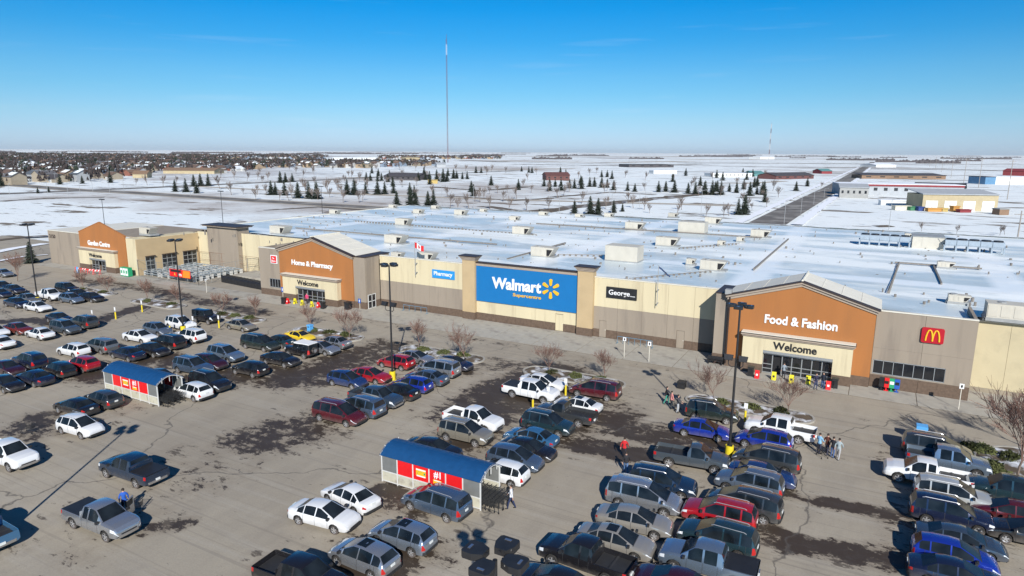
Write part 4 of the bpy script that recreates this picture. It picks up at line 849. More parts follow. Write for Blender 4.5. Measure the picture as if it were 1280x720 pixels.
 (-6.73, 39.07, 'suv', 'darkteal', 179.1, 'dark teal SUV facing left, eighth from store, right side of the right lamp row', 'cars parked in rows in front of the store', True, ''),
 (-6.68, 36.26, 'pickup', 'bluesilver', 182.3, 'silvery blue pickup facing left, ninth from store, right side of the right lamp row', 'cars parked in rows in front of the store', True, 'c'),
 (-7.89, 33.46, 'sedan', 'darkmaroon', 182.0, 'dark maroon sedan facing left, tenth from store, right side of the right lamp row', 'cars parked in rows in front of the store', True, ''),
 (6.08, 60.83, 'minivan', 'darkgrey', -0.6, 'dark grey minivan facing right, first from the store on left side of the rightmost row', 'cars parked in rows in front of the store', True, ''),
 (6.65, 58.68, 'pickup', 'bluesilver', -0.2, 'silvery blue pickup facing right, second from the store on left side of the rightmost row', 'cars parked in rows in front of the store', True, ''),
 (5.06, 55.22, 'pickupx', 'white', 180.1, 'white pickup facing left, third from the store on left side of the rightmost row', 'cars parked in rows in front of the store', True, ''),
 (6.55, 52.4, 'suv', 'whitegrey', 0.7, 'off white SUV facing right, fourth from the store on left side of the rightmost row', 'cars parked in rows in front of the store', True, ''),
 (6.2, 49.43, 'suv', 'navy', 0.5, 'navy SUV facing right, fifth from the store on left side of the rightmost row', 'cars parked in rows in front of the store', True, ''),
 (6.44, 46.25, 'sedan', 'navysilver', 0.3, 'two-tone navy sedan facing right, sixth from the store on left side of the rightmost row', 'cars parked in rows in front of the store', True, ''),
 (5.97, 44.13, 'hatch', 'brightblue', 0.6, 'bright blue hatchback facing right, seventh from the store on left side of the rightmost row', 'cars parked in rows in front of the store', True, ''),
 (5.92, 42.01, 'sedan', 'navy', 2.2, 'navy sedan facing right, eighth from the store on left side of the rightmost row', 'cars parked in rows in front of the store', True, ''),
 (10.23, 55.11, 'pickup', 'darkteal', 180.0, 'dark teal pickup facing left, first from the store on right side of the rightmost row', 'cars parked in rows in front of the store', True, ''),
 (9.79, 51.79, 'sedan', 'maroon', 179.7, 'maroon sedan facing left, second from the store on right side of the rightmost row', 'cars parked in rows in front of the store', True, ''),
 (10.49, 49.33, 'sedan', 'black', 181.1, 'black sedan facing left, third from the store on right side of the rightmost row', 'cars parked in rows in front of the store', True, '')]
for (x, y, kind, col, head, label, group, near, opts) in CARS:
    make_car(kind, col, x, y, R(head), label, group, near, 1+.05*(random.random()-.5), opts)
# ------------------------------------------------------------ lot furniture
def kerb_island(x0, y0, x1, y1, label):
    r = (y1-y0)/2-.01; cx0, cx1, cy = x0+r, x1-r, (y0+y1)/2
    def outline(q): return [(cx1+q*math.cos(R(a)), cy+q*math.sin(R(a))) for a in range(-90, 91, 15)] + [(cx0+q*math.cos(R(a)), cy+q*math.sin(R(a))) for a in range(90, 271, 15)]
    O, I = outline(r), outline(r-.22); n = len(O); mb = MB(); 
    mb.v = [(*p, 0) for p in O]+[(*p, .15) for p in O]+[(*p, .15) for p in I]+[(*p, .0) for p in I]
    for i in range(n):
        j = (i+1) % n
        for k in range(3): mb.f.append((k*n+i, k*n+j, (k+1)*n+j, (k+1)*n+i)); mb.m.append(0)
    isl = thing('planting_island', label, 'island', (0, 0, .004)); mb.build('kerb', KERB, isl)
    g = MB(); nx, ny = int((x1-x0)/.35), int((y1-y0)/.35)
    m = mat('island_snow_and_mulch', (.74,.77,.82), .85, .08, 1.2, bump=.6, dirt=(.10,.075,.05), dscale=.8, damt=.95)
    ix = {}
    for j in range(ny+1):
        for i in range(nx+1):
            x, y = x0+(x1-x0)*i/nx, y0+(y1-y0)*j/ny
            qx = min(max(x, cx0), cx1); d = math.hypot(x-qx, y-cy)
            if d > r-.2: 
                k = (r-.2)/d; x, y = qx+(x-qx)*k, cy+(y-cy)*k
            e = max(0, 1-d/(r-.2)); h = .09+min(1, e*2.5)*(.14+.20*noise.noise(Vector((x*.9, y*.9, 1)))+.1*noise.noise(Vector((x*2.5, y*2.5, 1))))
            ix[i, j] = len(g.v); g.v.append((x, y, max(.08, h)))
    for j in range(ny):
        for i in range(nx): g.f.append((ix[i,j], ix[i+1,j], ix[i+1,j+1], ix[i,j+1])); g.m.append(0)
    g.build('island_bed', m, isl, smooth=True)
ISL = [(-123.1, 62.3, -111.2, 65.7, 'leftmost snowy planting island'), (-104.89999999999999, 62.3, -93.0, 65.7, 'second snowy planting island from the left'), (-87.3, 62.3, -75.4, 65.7, 'third planting island from the left with white kerb'), (-69.0, 62.3, -57.1, 65.7, 'fourth planting island from the left near the yellow coupe'), (-50.6, 62.3, -38.7, 65.7, 'planting island above the middle lamp post'), (-33.3, 62.3, -21.4, 65.7, 'green planting island above the white pickup'), (-15.1, 62.3, -3.2, 65.7, 'planting island between the right lamp post and the gable entrance'), (8.6, 57.6, 19, 66.2, 'large snowy planting island with shrubs at the right edge')]
for x0, y0, x1, y1, lab in ISL: kerb_island(x0, y0, x1, y1, lab)
# ---- junipers on the islands
def tuft_mesh(seed, n, rx, ry, rz, leaf, name, m, flat=False):
    rr = random.Random(seed); mb = MB()
    for _ in range(n):
        u, v_, c = rr.gauss(0, 1), rr.gauss(0, 1), rr.gauss(0, 1); l = math.sqrt(u*u+v_*v_+c*c)+1e-6; q = rr.uniform(.45, 1)**.6
        q *= 1+.25*noise.noise(Vector((u/l*1.6+seed, v_/l*1.6, c/l*1.6)))
        p = Vector((u/l*rx*q, v_/l*ry*q, abs(c/l)*rz*q+.03))
        a = Vector((rr.gauss(0, 1), rr.gauss(0, 1), rr.gauss(0, 1)+.4)).normalized(); b = a.orthogonal().normalized(); s = leaf*rr.uniform(.6, 1.4)
        i = len(mb.v); mb.v += [tuple(p-b*s*.4), tuple(p+b*s*.4), tuple(p+a*s)]; mb.f.append((i, i+1, i+2)); mb.m.append(0)
    return mb.mesh(name, m, recalc=False)
JM = [tuft_mesh(k, 700, .95, .75, .50, .17, 'foliage', SHRUB) for k in range(3)]
JST = MB().tube([(0,0,-.1),(0,0,.3)], .05, 5).tube([(0,0,.05),(.5,.2,.25)], .03, 4).tube([(0,0,.05),(-.5,-.1,.25)], .03, 4).mesh('stem', BARK)
for k, (x, y, s, lab) in enumerate([(-119.6, 63.75, 0.9, 'low juniper at the left end of the leftmost island'), (-114.2, 64.25, 0.9, 'low juniper at the right end of the leftmost island'), (-101.4, 63.75, 0.9, 'low juniper at the left end of the second island from left'), (-96.0, 64.25, 0.9, 'low juniper at the right end of the second island from left'), (-83.8, 63.75, 1.0, 'low juniper at the left end of the third island from left'), (-81.0, 64.0, 1.0, 'low juniper at the middle of the third island from left'), (-78.4, 64.25, 1.0, 'low juniper at the right end of the third island from left'), (-65.5, 63.75, 1.0, 'low juniper at the left end of the island by the yellow coupe'), (-62.7, 64.0, 1.0, 'low juniper at the middle of the island by the yellow coupe'), (-60.1, 64.25, 1.0, 'low juniper at the right end of the island by the yellow coupe'), (-47.1, 63.75, 1.0, 'low juniper at the left end of the island above the middle lamp'), (-44.3, 64.0, 1.0, 'low juniper at the middle of the island above the middle lamp'), (-41.7, 64.25, 1.0, 'low juniper at the right end of the island above the middle lamp'), (-29.8, 63.75, 1.0, 'low juniper at the left end of the island above the white pickup'), (-27.0, 64.0, 1.0, 'low juniper at the middle of the island above the white pickup'), (-24.4, 64.25, 1.0, 'low juniper at the right end of the island above the white pickup'), (-11.6, 63.75, 1.0, 'low juniper at the left end of the island at the right lamp'), (-8.8, 64.0, 1.0, 'low juniper at the middle of the island at the right lamp'), (-6.2, 64.25, 1.0, 'low juniper at the right end of the island at the right lamp'), (9.47, 63.77, 1.05, 'dark juniper on the large right island, first of five'), (9.67, 60.6, 1.05, 'dark juniper on the large right island, second of five'), (10.3, 58.72, 1.05, 'dark juniper on the large right island, third of five'), (8.48, 63.73, 1.05, 'dark juniper on the large right island, fourth of five'), (11.21, 63.07, 1.05, 'dark juniper on the large right island, fifth of five')]):
    t = thing('juniper_shrub', lab, 'shrub', (x, y, .08), k*1.3, 'low evergreen shrubs on the planting islands'); t.scale = (s, s, s)
    obj('foliage', JM[k % 3], t); obj('stem', JST, t)
# ---- bare deciduous trees
def bare_tree(seed, H, depth, spread=.5, base_r=.09, fork=3, twig_r=.008, L1=0):
    rr = random.Random(seed); tr = MB(); cr_ = MB()
    def grow(p, d, L, r, lev):
        q = p; pts = [p]; rad = [r]; n = 3
        for i in range(n):
            d = (d+Vector((rr.gauss(0,.09), rr.gauss(0,.09), rr.gauss(0,.05)+.04))).normalized(); q = q+d*L/n; pts.append(q); rad.append(max(twig_r*.7, r*(1-.45*(i+1)/n)))
        (tr if lev == 0 else cr_).tube(pts, rad, 5 if lev < 2 else 3, cap=False)
        if lev < depth:
            for k in range(fork+(3 if lev == 0 else 0)):
                t = rr.uniform(.35, 1) if lev else rr.uniform(.75, 1); a = pts[0].lerp(pts[-1], t); ph = rr.uniform(0, 6.283)
                o = d.orthogonal().normalized(); o.rotate(Matrix.Rotation(ph, 3, d)); nd = (d+o*rr.uniform(.5, 1)*spread*1.5+Vector((0,0,.22))).normalized()
                grow(a, nd, L*(rr.uniform(1.3, 1.9) if lev == 0 else rr.uniform(.58, .88) if L1 else rr.uniform(.5, .78)), max(twig_r, rad[-1]*rr.uniform(.5, .75)), lev+1)
    grow(Vector((0,0,0)), Vector((0,0,1)), H*.22, base_r, 0)
    mx = max(v[2] for v in cr_.v); k = H/mx
    for mb in (tr, cr_): mb.v = [(x*k, y*k, z*k) for x, y, z in mb.v]
    return tr.mesh('trunk', BARK, recalc=False), cr_.mesh('crown', TWIG, recalc=False)
LT = [bare_tree(s, 4.6, 5, .50, .07, 3, .0125, L1=1) for s in (3, 8, 21)]
for k, (x, y, h, lab) in enumerate([(-138.1, 62.59, 5.78, 'bare tree at the far left edge of the lot'), (-120.33, 64.54, 3.98, 'bare tree at the left of the second island'), (-113.48, 64.66, 3.51, 'bare tree right of it over black parked cars'), (-101.51, 63.79, 4.03, 'bare tree near the third yellow bollard'), (-96.06, 65.63, 3.4, 'bare tree behind the second lamp post from left'), (-84.28, 64.44, 3.6, 'bare tree with black branches shadow above the jeep'), (-78.52, 65.52, 3.4, 'bare tree above the tan sedan'), (-67.09, 65.3, 3.82, 'bare tree beside the blue bin on the island'), (-58.74, 63.6, 4.47, 'bare tree at the kerb right of the grey sedans'), (-48.41, 64.54, 3.87, 'bare tree right of the middle lamp post'), (-40.71, 63.34, 4.45, 'bare tree above the silver minivan'), (-30.24, 64.01, 3.6, 'bare tree above the white sedan and pickup'), (-24.19, 65.02, 3.51, 'bare tree above the maroon minivan'), (-12.4, 64.65, 4.11, 'bare reddish tree left of the right lamp post'), (-5.65, 64.46, 4.0, 'bare reddish tree above the white crew pickup'), (11.15, 59.2, 7.5, 'big bare tree on the island at the right edge'), (12.81, 66.52, 5.5, 'bare tree half outside the right edge of the frame')]):
    t = thing('bare_tree', lab, 'tree', (x, y, .1), k*2.1, 'bare young trees along the store end of the lot'); s = h/4.6; t.scale = (s*1.15, s*1.15, s)
    a, b = LT[k % 3]; obj('trunk', a, t); obj('crown', b, t)
# ---- tall lamp posts
def lamp_post(x, y, label, low=False, H=12.5):
    t = thing('lamp_post', label, 'lamp post', (x, y, 0.01), 0, 'tall black lamp posts in the car park')
    MB().tube([(0,0,0),(0,0,.95)], .33, 14).build('footing', YELP, t)
    MB().tube([(0,0,.95),(0,0,H-.1)], [.11, .075], 8).box(-.2,-.2,.95,.2,.2,.99).build('pole', BLACK, t)
    for dx, dy in ((1,0),(-1,0),(0,1),(0,-1)):
        h = MB(); 
        o = [(-.36,-.20),(-.36,.20),(-.05,.33),(.26,.33),(.33,.26),(.33,-.26),(.26,-.33),(-.05,-.33)]
        h.prism(o, 'z', -.14, .08); hd = h.build('lamp_head', BLACK, t, (dx*.66, dy*.66, H), math.atan2(dy, dx)); MB().box(.12,-.10,.08,.2,.12,.10).box(-.2,-.28,.0,-.1,-.265,.05).build('latch', CHROME, hd)  # small bright chrome chips added to stand in for highlights on the heads
        MB().box(-.42,-.04,-.02,-.3,.04,.04).build('arm', BLACK, hd); MB().box(-.2,-.24,-.15,.24,.24,-.141).build('lens', mat('lamp_lens', (.35,.36,.36), .3, .05), hd)
    if low:
        for s in (-1, 1):
            a = MB().tube([(0,0,7.6),(s*.35,-.1,7.55),(s*.55,-.15,7.75),(s*.55,-.15,8.1)], .035, 6).build('bracket', BLACK, t)
            f = MB().prism([(-.28,-.1),(.28,-.1),(.34,.35),(-.34,.35)], 'y', -.35, .0).build('floodlight', BLACK, t, (s*.55, -.1, 8.15), 0); f.rotation_euler.x = R(-20)
for a in [(-115.99, 55.0, 'leftmost tall lamp post in the lot', False), (-80.05, 54.93, 'second tall lamp post from the left above white cars', False), (-43.95, 53.9, 'middle tall lamp post with floodlights beside a red hatchback', True), (-8.65, 52.6, 'right tall lamp post with floodlights beside a blue sedan', True), (-44.0, 14.6, 'lamp post outside the frame whose long shadow crosses the lower left', False), (-8.75, 15.1, 'nearest lamp post seen from above at the bottom edge', False)]: lamp_post(*a)
# ---- yellow sign bollards for reserved stalls
BM_ = [MB().tube([(0,0,0),(0,0,1.05)], .10, 10).mesh('post', YELP), MB().box(-.02,-.02,1.05,.02,.02,1.75).mesh('stake', METW), MB().box(-.16,-.035,1.28,.16,-.02,1.78).mesh('sign_plate', WHITE)]
for k, (x, y, lab) in enumerate([(-95.96, 52.16, 'white-topped bollard behind a dark van at left'), (-95.01, 54.84, 'yellow bollard in the empty stalls at left'), (-95.94, 59.43, 'yellow bollard by the left planting island'), (-78.07, 58.95, 'yellow bollard beside the black jeep'), (-80.72, 56.93, 'yellow bollard beside the second lamp post'), (-81.19, 53.8, 'white-topped bollard by the pale blue crossover'), (-25.86, 58.78, 'tall yellow bollard beside the maroon minivan'), (-26.36, 55.73, 'yellow bollard at the nose of the white crew pickup'), (-26.9, 53.54, 'white-topped bollard below the white crew pickup'), (-8.82, 60.69, 'yellow bollard by the white pickup and juniper bed')]):
    t = thing('sign_bollard', lab, 'bollard', (x, y, .005), 0, 'yellow posts with small white signs')
    for me in BM_: obj(me.name.split('.')[0], me, t)
    if k in (4, 8): pass
# ---- cart shelters
CLEAR = mat('scratched_acrylic', (.17,.175,.17), .35, .08, 2)
def shelter(x0, y0, label, L=8.5, D=2.6):
    t = thing('cart_shelter', label, 'shelter', (x0, y0, .005))
    ze, zt = 2.15, 2.78; n = 10
    arc = [(-.12+(D+.24)*i/n, ze+(zt-ze)*math.sin(math.pi*i/n)**.9 if 0 < i < n else ze) for i in range(n+1)]
    mb = MB(); mb.prism(arc+[(y, z-.05) for y, z in reversed(arc)], 'x', -.12, L+.12); rf = mb.build('canopy', CORRBLUE, t, smooth=False)
    for i in range(1, 14): 
        x = L*i/14; r_ = MB(); r_.prism([(y, z+.015) for y, z in arc]+[(y, z-.01) for y, z in reversed(arc)], 'x', x-.015, x+.015); r_.build('canopy_seam', CORRBLUE, rf)
    fr = MB()
    for y in (0, D):
        for i in range(7): fr.box(L*i/6-.04, y-.04, 0, L*i/6+.04, y+.04, ze)
        fr.box(0, y-.045, .10, L, y+.045, .16).box(0, y-.045, .86, L, y+.045, .92).box(0, y-.05, ze-.08, L, y+.05, ze)
    fr.build('steel_frame', WHITESTEEL, t)
    for x in (-.1, L+.04):
        a = MB(); a.prism([(y, z) for y, z in arc]+[(y, z-.12) for y, z in reversed(arc)], 'x', x, x+.07)
        for y in (.5, 1.3, 2.1): a.box(x, y-.02, ze-.02, x+.05, y+.02, ze+(zt-ze)*.8)
        a.build('end_arch', WHITESTEEL, t)
    cream = mat('cream_panel', (.50,.48,.38), .6, .06, 1.5, dirt=(.34,.31,.25), dscale=1.2, damt=.35)
    for y in (-.012, D-.012):
        for i in range(6): 
            x = L*i/6; MB().box(x+.05, y, .17, x+L/6-.05, y+.024, .85).build('lower_panel', cream, t)
            m = RED if 1 <= i <= 4 else CLEAR
            pn = MB().box(x+.05, y, .93, x+L/6-.05, y+.024, ze-.09).build('advert_panel' if m is RED else 'clear_panel', m, t)
            if y < 0 and i == 2:
                MB().box(x+.28, y-.006, 1.25, x+1.13, y-.002, 1.82).build('print', YEL, pn); MB().box(x+.28, y-.009, 1.70, x+1.13, y-.0065, 1.80).box(x+.34, y-.009, 1.22, x+1.10, y-.0065, 1.32).build('print_band', WHITE, pn)
                MB().box(x+.95, y-.010, 1.42, x+1.08, y-.0065, 1.58).box(x+.36, y-.010, 1.42, x+.44, y-.0065, 1.50).box(x+.5, y-.010, 1.6, x+.56, y-.0065, 1.66).box(x+.7, y-.010, 1.56, x+.76, y-.0065, 1.64).build('print_marks', GREEN, pn)
            if y < 0 and i == 3:
                text_mesh('#1', x+.40, x+1.0, 1.42, 1.98, y-.002, .03, .006, WHITE, parent=pn); MB().box(x+.36, y-.006, 1.02, x+1.06, y-.002, 1.34).build('print', YEL, pn); MB().box(x+.42, y-.009, 1.24, x+1.0, y-.0065, 1.31).build('print_band', WHITE, pn)
    MB().box(-.03, .05, .16, .0, D-.05, ze-.1).build('end_panel', CLEAR, t)
    return t
for a in [(-30.3, 35.65, 'nearer blue-roofed cart shelter with red advert panels'), (-66.9, 36.8, 'farther blue-roofed cart shelter with red advert panels at left')]: shelter(*a)
# ---- shopping carts
def cart_parts():
    b = MB(); q = .008
    def bar(p, c, r=q): b.tube([p, c], r, 3, cap=False)
    zb, zt = .42, .86
    for i in range(9):                                        # basket floor, sides and front of wire
        y = -.24+.06*i; bar((-.38, y*1.1, zb+.04), (.42, y*.8, zb)); bar((.42, y*.8, zb), (.50, y*.85, zt-.05))
    for i in range(8):
        x = -.38+.115*i
        for s in (-1, 1): bar((x, s*(.265-.03*i/8), zb+.03), (x-.01, s*(.30-.03*i/8), zt))
    for z in (zb+.13, zb+.26):
        for s in (-1, 1): bar((-.42, s*.285, z), (.46, s*.25, z))
        bar((.46, -.25, z), (.46, .25, z))
    for s in (-1, 1): bar((-.46, s*.30, zt), (.50, s*.24, zt-.04), .012)
    bar((.50, -.24, zt-.04), (.50, .24, zt-.04), .012)
    f = MB()
    for s in (-1, 1): f.tube([(-.45, s*.27, .12), (-.42, s*.27, .45), (-.55, s*.28, .98)], .014, 4, cap=False); f.tube([(-.45, s*.27, .13), (.45, s*.20, .13)], .014, 4, cap=False)
    f.tube([(.45, -.2, .13), (.45, .2, .13)], .014, 4, cap=False)
    h = MB().tube([(-.57, -.29, 1.0), (-.57, .29, 1.0)], .022, 6)
    wl = [MB().tube([(x, s*y-.015, .06), (x, s*y+.015, .06)], .06, 8).mesh('wheel', BLACK) for x, y in ((-.42, .27), (.42, .2)) for s in (-1, 1)]
    return b.mesh('basket', mat('grey_cart_wire', (.055,.057,.06), .45, .1, metal=.3), recalc=False), f.mesh('cart_frame', mat('grey_cart_wire', ()), recalc=False), h.mesh('handle', BLACK), wl
CP = cart_parts()
ORDW = 'first second third fourth fifth sixth seventh eighth ninth tenth eleventh twelfth'.split()
def cart(x, y, rz, label, group=None, z=.005):
    t = thing('shopping_cart', label, 'shopping cart', (x, y, z), rz, group); obj('basket', CP[0], t); obj('cart_frame', CP[1], t); obj('handle', CP[2], t)
    for m_ in CP[3]: obj('wheel', m_, t)
    return t
for (bx, by, nrow, nc, lab, grp) in [(-20.9, 36.1, 3, 11, 'dark nested shopping cart, %s from the open end, %s line, nearer shelter', 'nested carts of the nearer shelter'), (-57.8, 37.3, 3, 7, 'dark nested shopping cart, %s from the open end, %s line, far shelter', 'nested carts of the far shelter')]:
    for r_ in range(nrow):
        for c_ in range(nc): cart(bx-.34*c_, by+.64*r_+.03*math.sin(c_*2.1), R(180)+.04*math.sin(c_*3.3+r_), lab % (ORDW[c_], ('front', 'middle', 'back')[r_]), grp)
for a in [(-62.41, 27.49, 0.4, 'empty shopping cart left standing in the open lot above the white pickup'), (-42.04, 24.07, 0.5, 'shopping cart beside the open door of the silver pickup'), (-2.08, 56.23, 2.2, 'loaded shopping cart pushed by the group right of the blue hatchback'), (-15.09, 60.47, 1.0, 'shopping cart among the people near the lamp shadow'), (-2.68, 74.41, 2.0, 'shopping cart beside the people at the right entrance')]: cart(*a)
# ---- people
SKIN = mat('skin', (.50,.30,.22), .6, .06); HAIRM = mat('dark_hair', (.03,.02,.015), .8, .2)
def cloth(col): return mat('cloth_%d_%d_%d' % tuple(int(c*100) for c in col), col, .85, .12, 6)
def body_mesh(pose):
    """one continuous skinned body; returns a mesh with material slots skin, jacket, trousers, shoes. faces +X"""
    J = {}; E = []
    def j(n, p, r, par=None): J[n] = (Vector(p), r); (E.append((par, n)) if par else None)
    st = .26 if pose == 'walk' else .05; arm = pose
    j('pel', (0,0,.96), .135); j('wa', (.0,0,1.08), .125, 'pel'); j('ch', (.01,0,1.30), .15, 'wa'); j('sh', (0,0,1.44), .11, 'ch'); j('nk', (.01,0,1.52), .055, 'sh'); j('hd0', (.02,0,1.60), .075, 'nk'); j('hd1', (.025,0,1.68), .092, 'hd0'); j('hd2', (.015,0,1.75), .075, 'hd1'); j('no', (.115,0,1.655), .016, 'hd1')
    for s in (-1, 1):
        n = str(s); f = st*s
        j('hp'+n, (0, s*.10, .90), .105, 'pel'); j('kn'+n, (f*.55+.03, s*.11, .50), .070, 'hp'+n); j('an'+n, (f-.03, s*.11, .10), .048, 'kn'+n); j('he'+n, (f-.05, s*.11, .05), .045, 'an'+n); j('to'+n, (f+.16, s*.13, .035), .034, 'he'+n)
        g = -s*st*.8
        if arm == 'push': el, ha = (.10, s*.26, 1.16), (.36, s*.22, 1.06)
        else: el, ha = (g*.5, s*.27, 1.17), (g+.06, s*.27, .92)
        j('ss'+n, (0, s*.18, 1.42), .075, 'sh'); j('el'+n, el, .052, 'ss'+n); j('wr'+n, ha, .034, 'el'+n)
        d = (Vector(ha)-Vector(el)).normalized(); pm = Vector(ha)+d*.05; j('pa'+n, pm, .032, 'wr'+n)
        for q in range(4): 
            o = Vector((0, 0, 1)).cross(d) if abs(d.z) < .8 else Vector((1, 0, 0)); a = pm+d*.045+o*(q-1.5)*.021
            j('f%d' % q+n, a, .010, 'pa'+n); j('g%d' % q+n, a+d*(.035, .045, .04, .03)[q]+Vector((.012, 0, -.01)), .008, 'f%d' % q+n)
        j('t0'+n, pm+Vector((.035, -s*.01, .01)), .011, 'pa'+n)
    names = list(J); me = bpy.data.meshes.new('body'); me.from_pydata([J[n][0] for n in names], [(names.index(a), names.index(b)) for a, b in E], [])
    o = bpy.data.objects.new('body', me); SC.collection.objects.link(o); m = o.modifiers.new('s', 'SKIN'); m.use_smooth_shade = True
    for n, d in zip(names, me.skin_vertices[0].data): d.radius = (J[n][1],)*2; d.use_root = n == 'pel'
    o.modifiers.new('u', 'SUBSURF').levels = 1
    dg = bpy.context.evaluated_depsgraph_get(); new = bpy.data.meshes.new_from_object(o.evaluated_get(dg)); bpy.data.objects.remove(o)
    new.materials.clear()
    for m_ in (SKIN, WHITE, BLACK, DARK): new.materials.append(m_)
    for p in new.polygons:
        c = p.center; armz = abs(c.y) > .205 and c.z > .75
        hand = min((c-J['pa1'][0]).length, (c-J['pa-1'][0]).length) < .12
        p.material_index = 0 if (c.z > 1.535 or hand) else (3 if c.z < .085 else (2 if c.z < .90 and not armz else 1))
    new.name = 'body'; return new
BODY = {}
hm = MB()
for i in range(7):
    for k in range(12):
        a, b_ = math.pi*i/6*.58, 2*math.pi*k/12; hm.v.append((-.012+.112*math.sin(a)*math.cos(b_)-.018*(math.cos(b_) > .3)*(i > 3), .098*math.sin(a)*math.sin(b_), 1.70+.115*math.cos(a)))
for i in range(6):
    for k in range(12): hm.f.append((i*12+k, i*12+(k+1) % 12, (i+1)*12+(k+1) % 12, (i+1)*12+k)); hm.m.append(0)
HAIR = hm.mesh('hair', HAIRM, smooth=True)
def person(x, y, rz, pose, top, bot, label, hair=(.03,.02,.015), s=1.0, group=None):
    if pose not in BODY: BODY[pose] = body_mesh(pose)
    t = thing('person', label, 'person', (x, y, .006), R(rz), group); t.scale = (s, s, s); o = obj('body', BODY[pose], t)
    for i, m_ in ((1, cloth(top)), (2, cloth(bot))): o.material_slots[i].link = 'OBJECT'; o.material_slots[i].material = m_
    h = obj('hair', HAIR, t); h.material_slots[0].link = 'OBJECT'; h.material_slots[0].material = cloth(hair)
for a in [(-42.51, 23.69, 150, 'stand', (0.02, 0.1, 0.45), (0.03, 0.03, 0.04), 'person in a bright blue jacket at the open pickup door'), (-15.93, 48.08, 100, 'walk', (0.5, 0.015, 0.02), (0.02, 0.02, 0.03), 'person in a red jacket walking in the middle lane'), (-14.95, 45.66, 110, 'walk', (0.02, 0.02, 0.025), (0.08, 0.15, 0.3), 'person in a black jacket and jeans behind the red jacket'), (-20.09, 36.88, 200, 'walk', (0.62, 0.62, 0.64), (0.02, 0.03, 0.08), 'person in a white jacket carrying a dark bag by the cart shelter'), (-2.35, 56.75, 60, 'push', (0.22, 0.42, 0.6), (0.03, 0.03, 0.06), 'shorter person in a light blue coat in the group'), (-1.77, 56.91, 75, 'walk', (0.1, 0.03, 0.02), (0.05, 0.05, 0.08), 'person in a dark brown coat in the group of four'), (-1.33, 56.49, 70, 'stand', (0.015, 0.015, 0.02), (0.07, 0.12, 0.26), 'person in a black coat and blue jeans in the group of four'), (-0.91, 56.39, 80, 'walk', (0.3, 0.36, 0.38), (0.35, 0.35, 0.36), 'person in pale grey at the right of the group of four'), (-16.3, 61.45, 20, 'walk', (0.02, 0.02, 0.02), (0.04, 0.28, 0.2), 'person in black with green trousers near the lamp shadow'), (-15.55, 60.44, 40, 'stand', (0.55, 0.22, 0.2), (0.03, 0.04, 0.05), 'person in a pink top near the lamp shadow'), (-14.75, 59.75, 10, 'push', (0.05, 0.05, 0.06), (0.4, 0.42, 0.45), 'person in black and pale trousers near the blue sedan'), (-7.33, 75.25, 95, 'walk', (0.24, 0.28, 0.32), (0.03, 0.03, 0.04), 'person in a grey jacket at the right entrance doors'), (-3.96, 73.13, -60, 'stand', (0.02, 0.02, 0.05), (0.05, 0.06, 0.12), 'person in dark navy outside the right entrance'), (-3.32, 73.77, -100, 'stand', (0.01, 0.015, 0.03), (0.04, 0.08, 0.2), 'person in black and blue beside the orange floor sign'), (-78.64, 75.8, -80, 'stand', (0.65, 0.05, 0.16), (0.03, 0.02, 0.03), 'person in a pink top outside the middle entrance')]: person(*a)
# ---- small things by the doors
def bin_(x, y, col, label, h=1.05, w=.6, nm='litter_bin'):
    t = thing(nm, label, 'bin', (x, y, .05)); MB().prism([(-w/2,0),(-w/2+.05,h*.82),(w/2-.05,h*.82),(w/2,0)], 'y', -w/2, w/2).build('bin_body', col, t); MB().box(-w/2-.02,-w/2-.02,h*.82,w/2+.02,w/2+.02,h).build('lid', col, t); MB().box(-w*.25,-w/2-.025,h*.70,w*.25,-w/2+.002,h*.79).build('slot', DARK, t)
for a in [(-10.6, 74.3, 'k', 'dark litter bin left of the right entrance'), (-2.24, 74.66, 'k', 'dark litter bin right of the right entrance doors'), (-81.81, 73.95, 'k', 'dark bin at the left of the middle entrance'), (-74.05, 74.61, 'k', 'dark bin at the right of the middle entrance'), (-70.38, 76.13, 'k', 'black bin at the orange wall corner', 1.2, 0.8), (-65.44, 63.36, 'l', 'light blue barrel bin on the planting island', 1.1, 0.6), (5.04, 63.4, 'l', 'light blue barrel bin by the dark van at right', 1.5, 0.8), (-16.2, 66.71, 'k', 'dark bin by the lamp shadow in the lane', 0.7, 0.8)]: bin_(a[0], a[1], {'k': BLACK, 'b': BLUEB, 'l': LBLUE}[a[2]], *a[3:])
def floor_sign(x, y, col, label, mark=BLACK):
    t = thing('floor_sign', label, 'sign', (x, y, .05)); t.scale = (.85, .85, .85); 
    MB().prism([(-.30, 0), (-.26, 0), (0, 1.0), (-.03, 1.03)], 'x', -.27, .27).build('front_board', col, t); MB().prism([(.30, 0), (.26, 0), (0, 1.0), (.03, 1.03)], 'x', -.27, .27).build('back_board', col, t)
    MB().prism([(-.262, .38), (-.196, .62), (-.190, .62), (-.256, .38)], 'x', -.12, .12).build('print', mark, t)
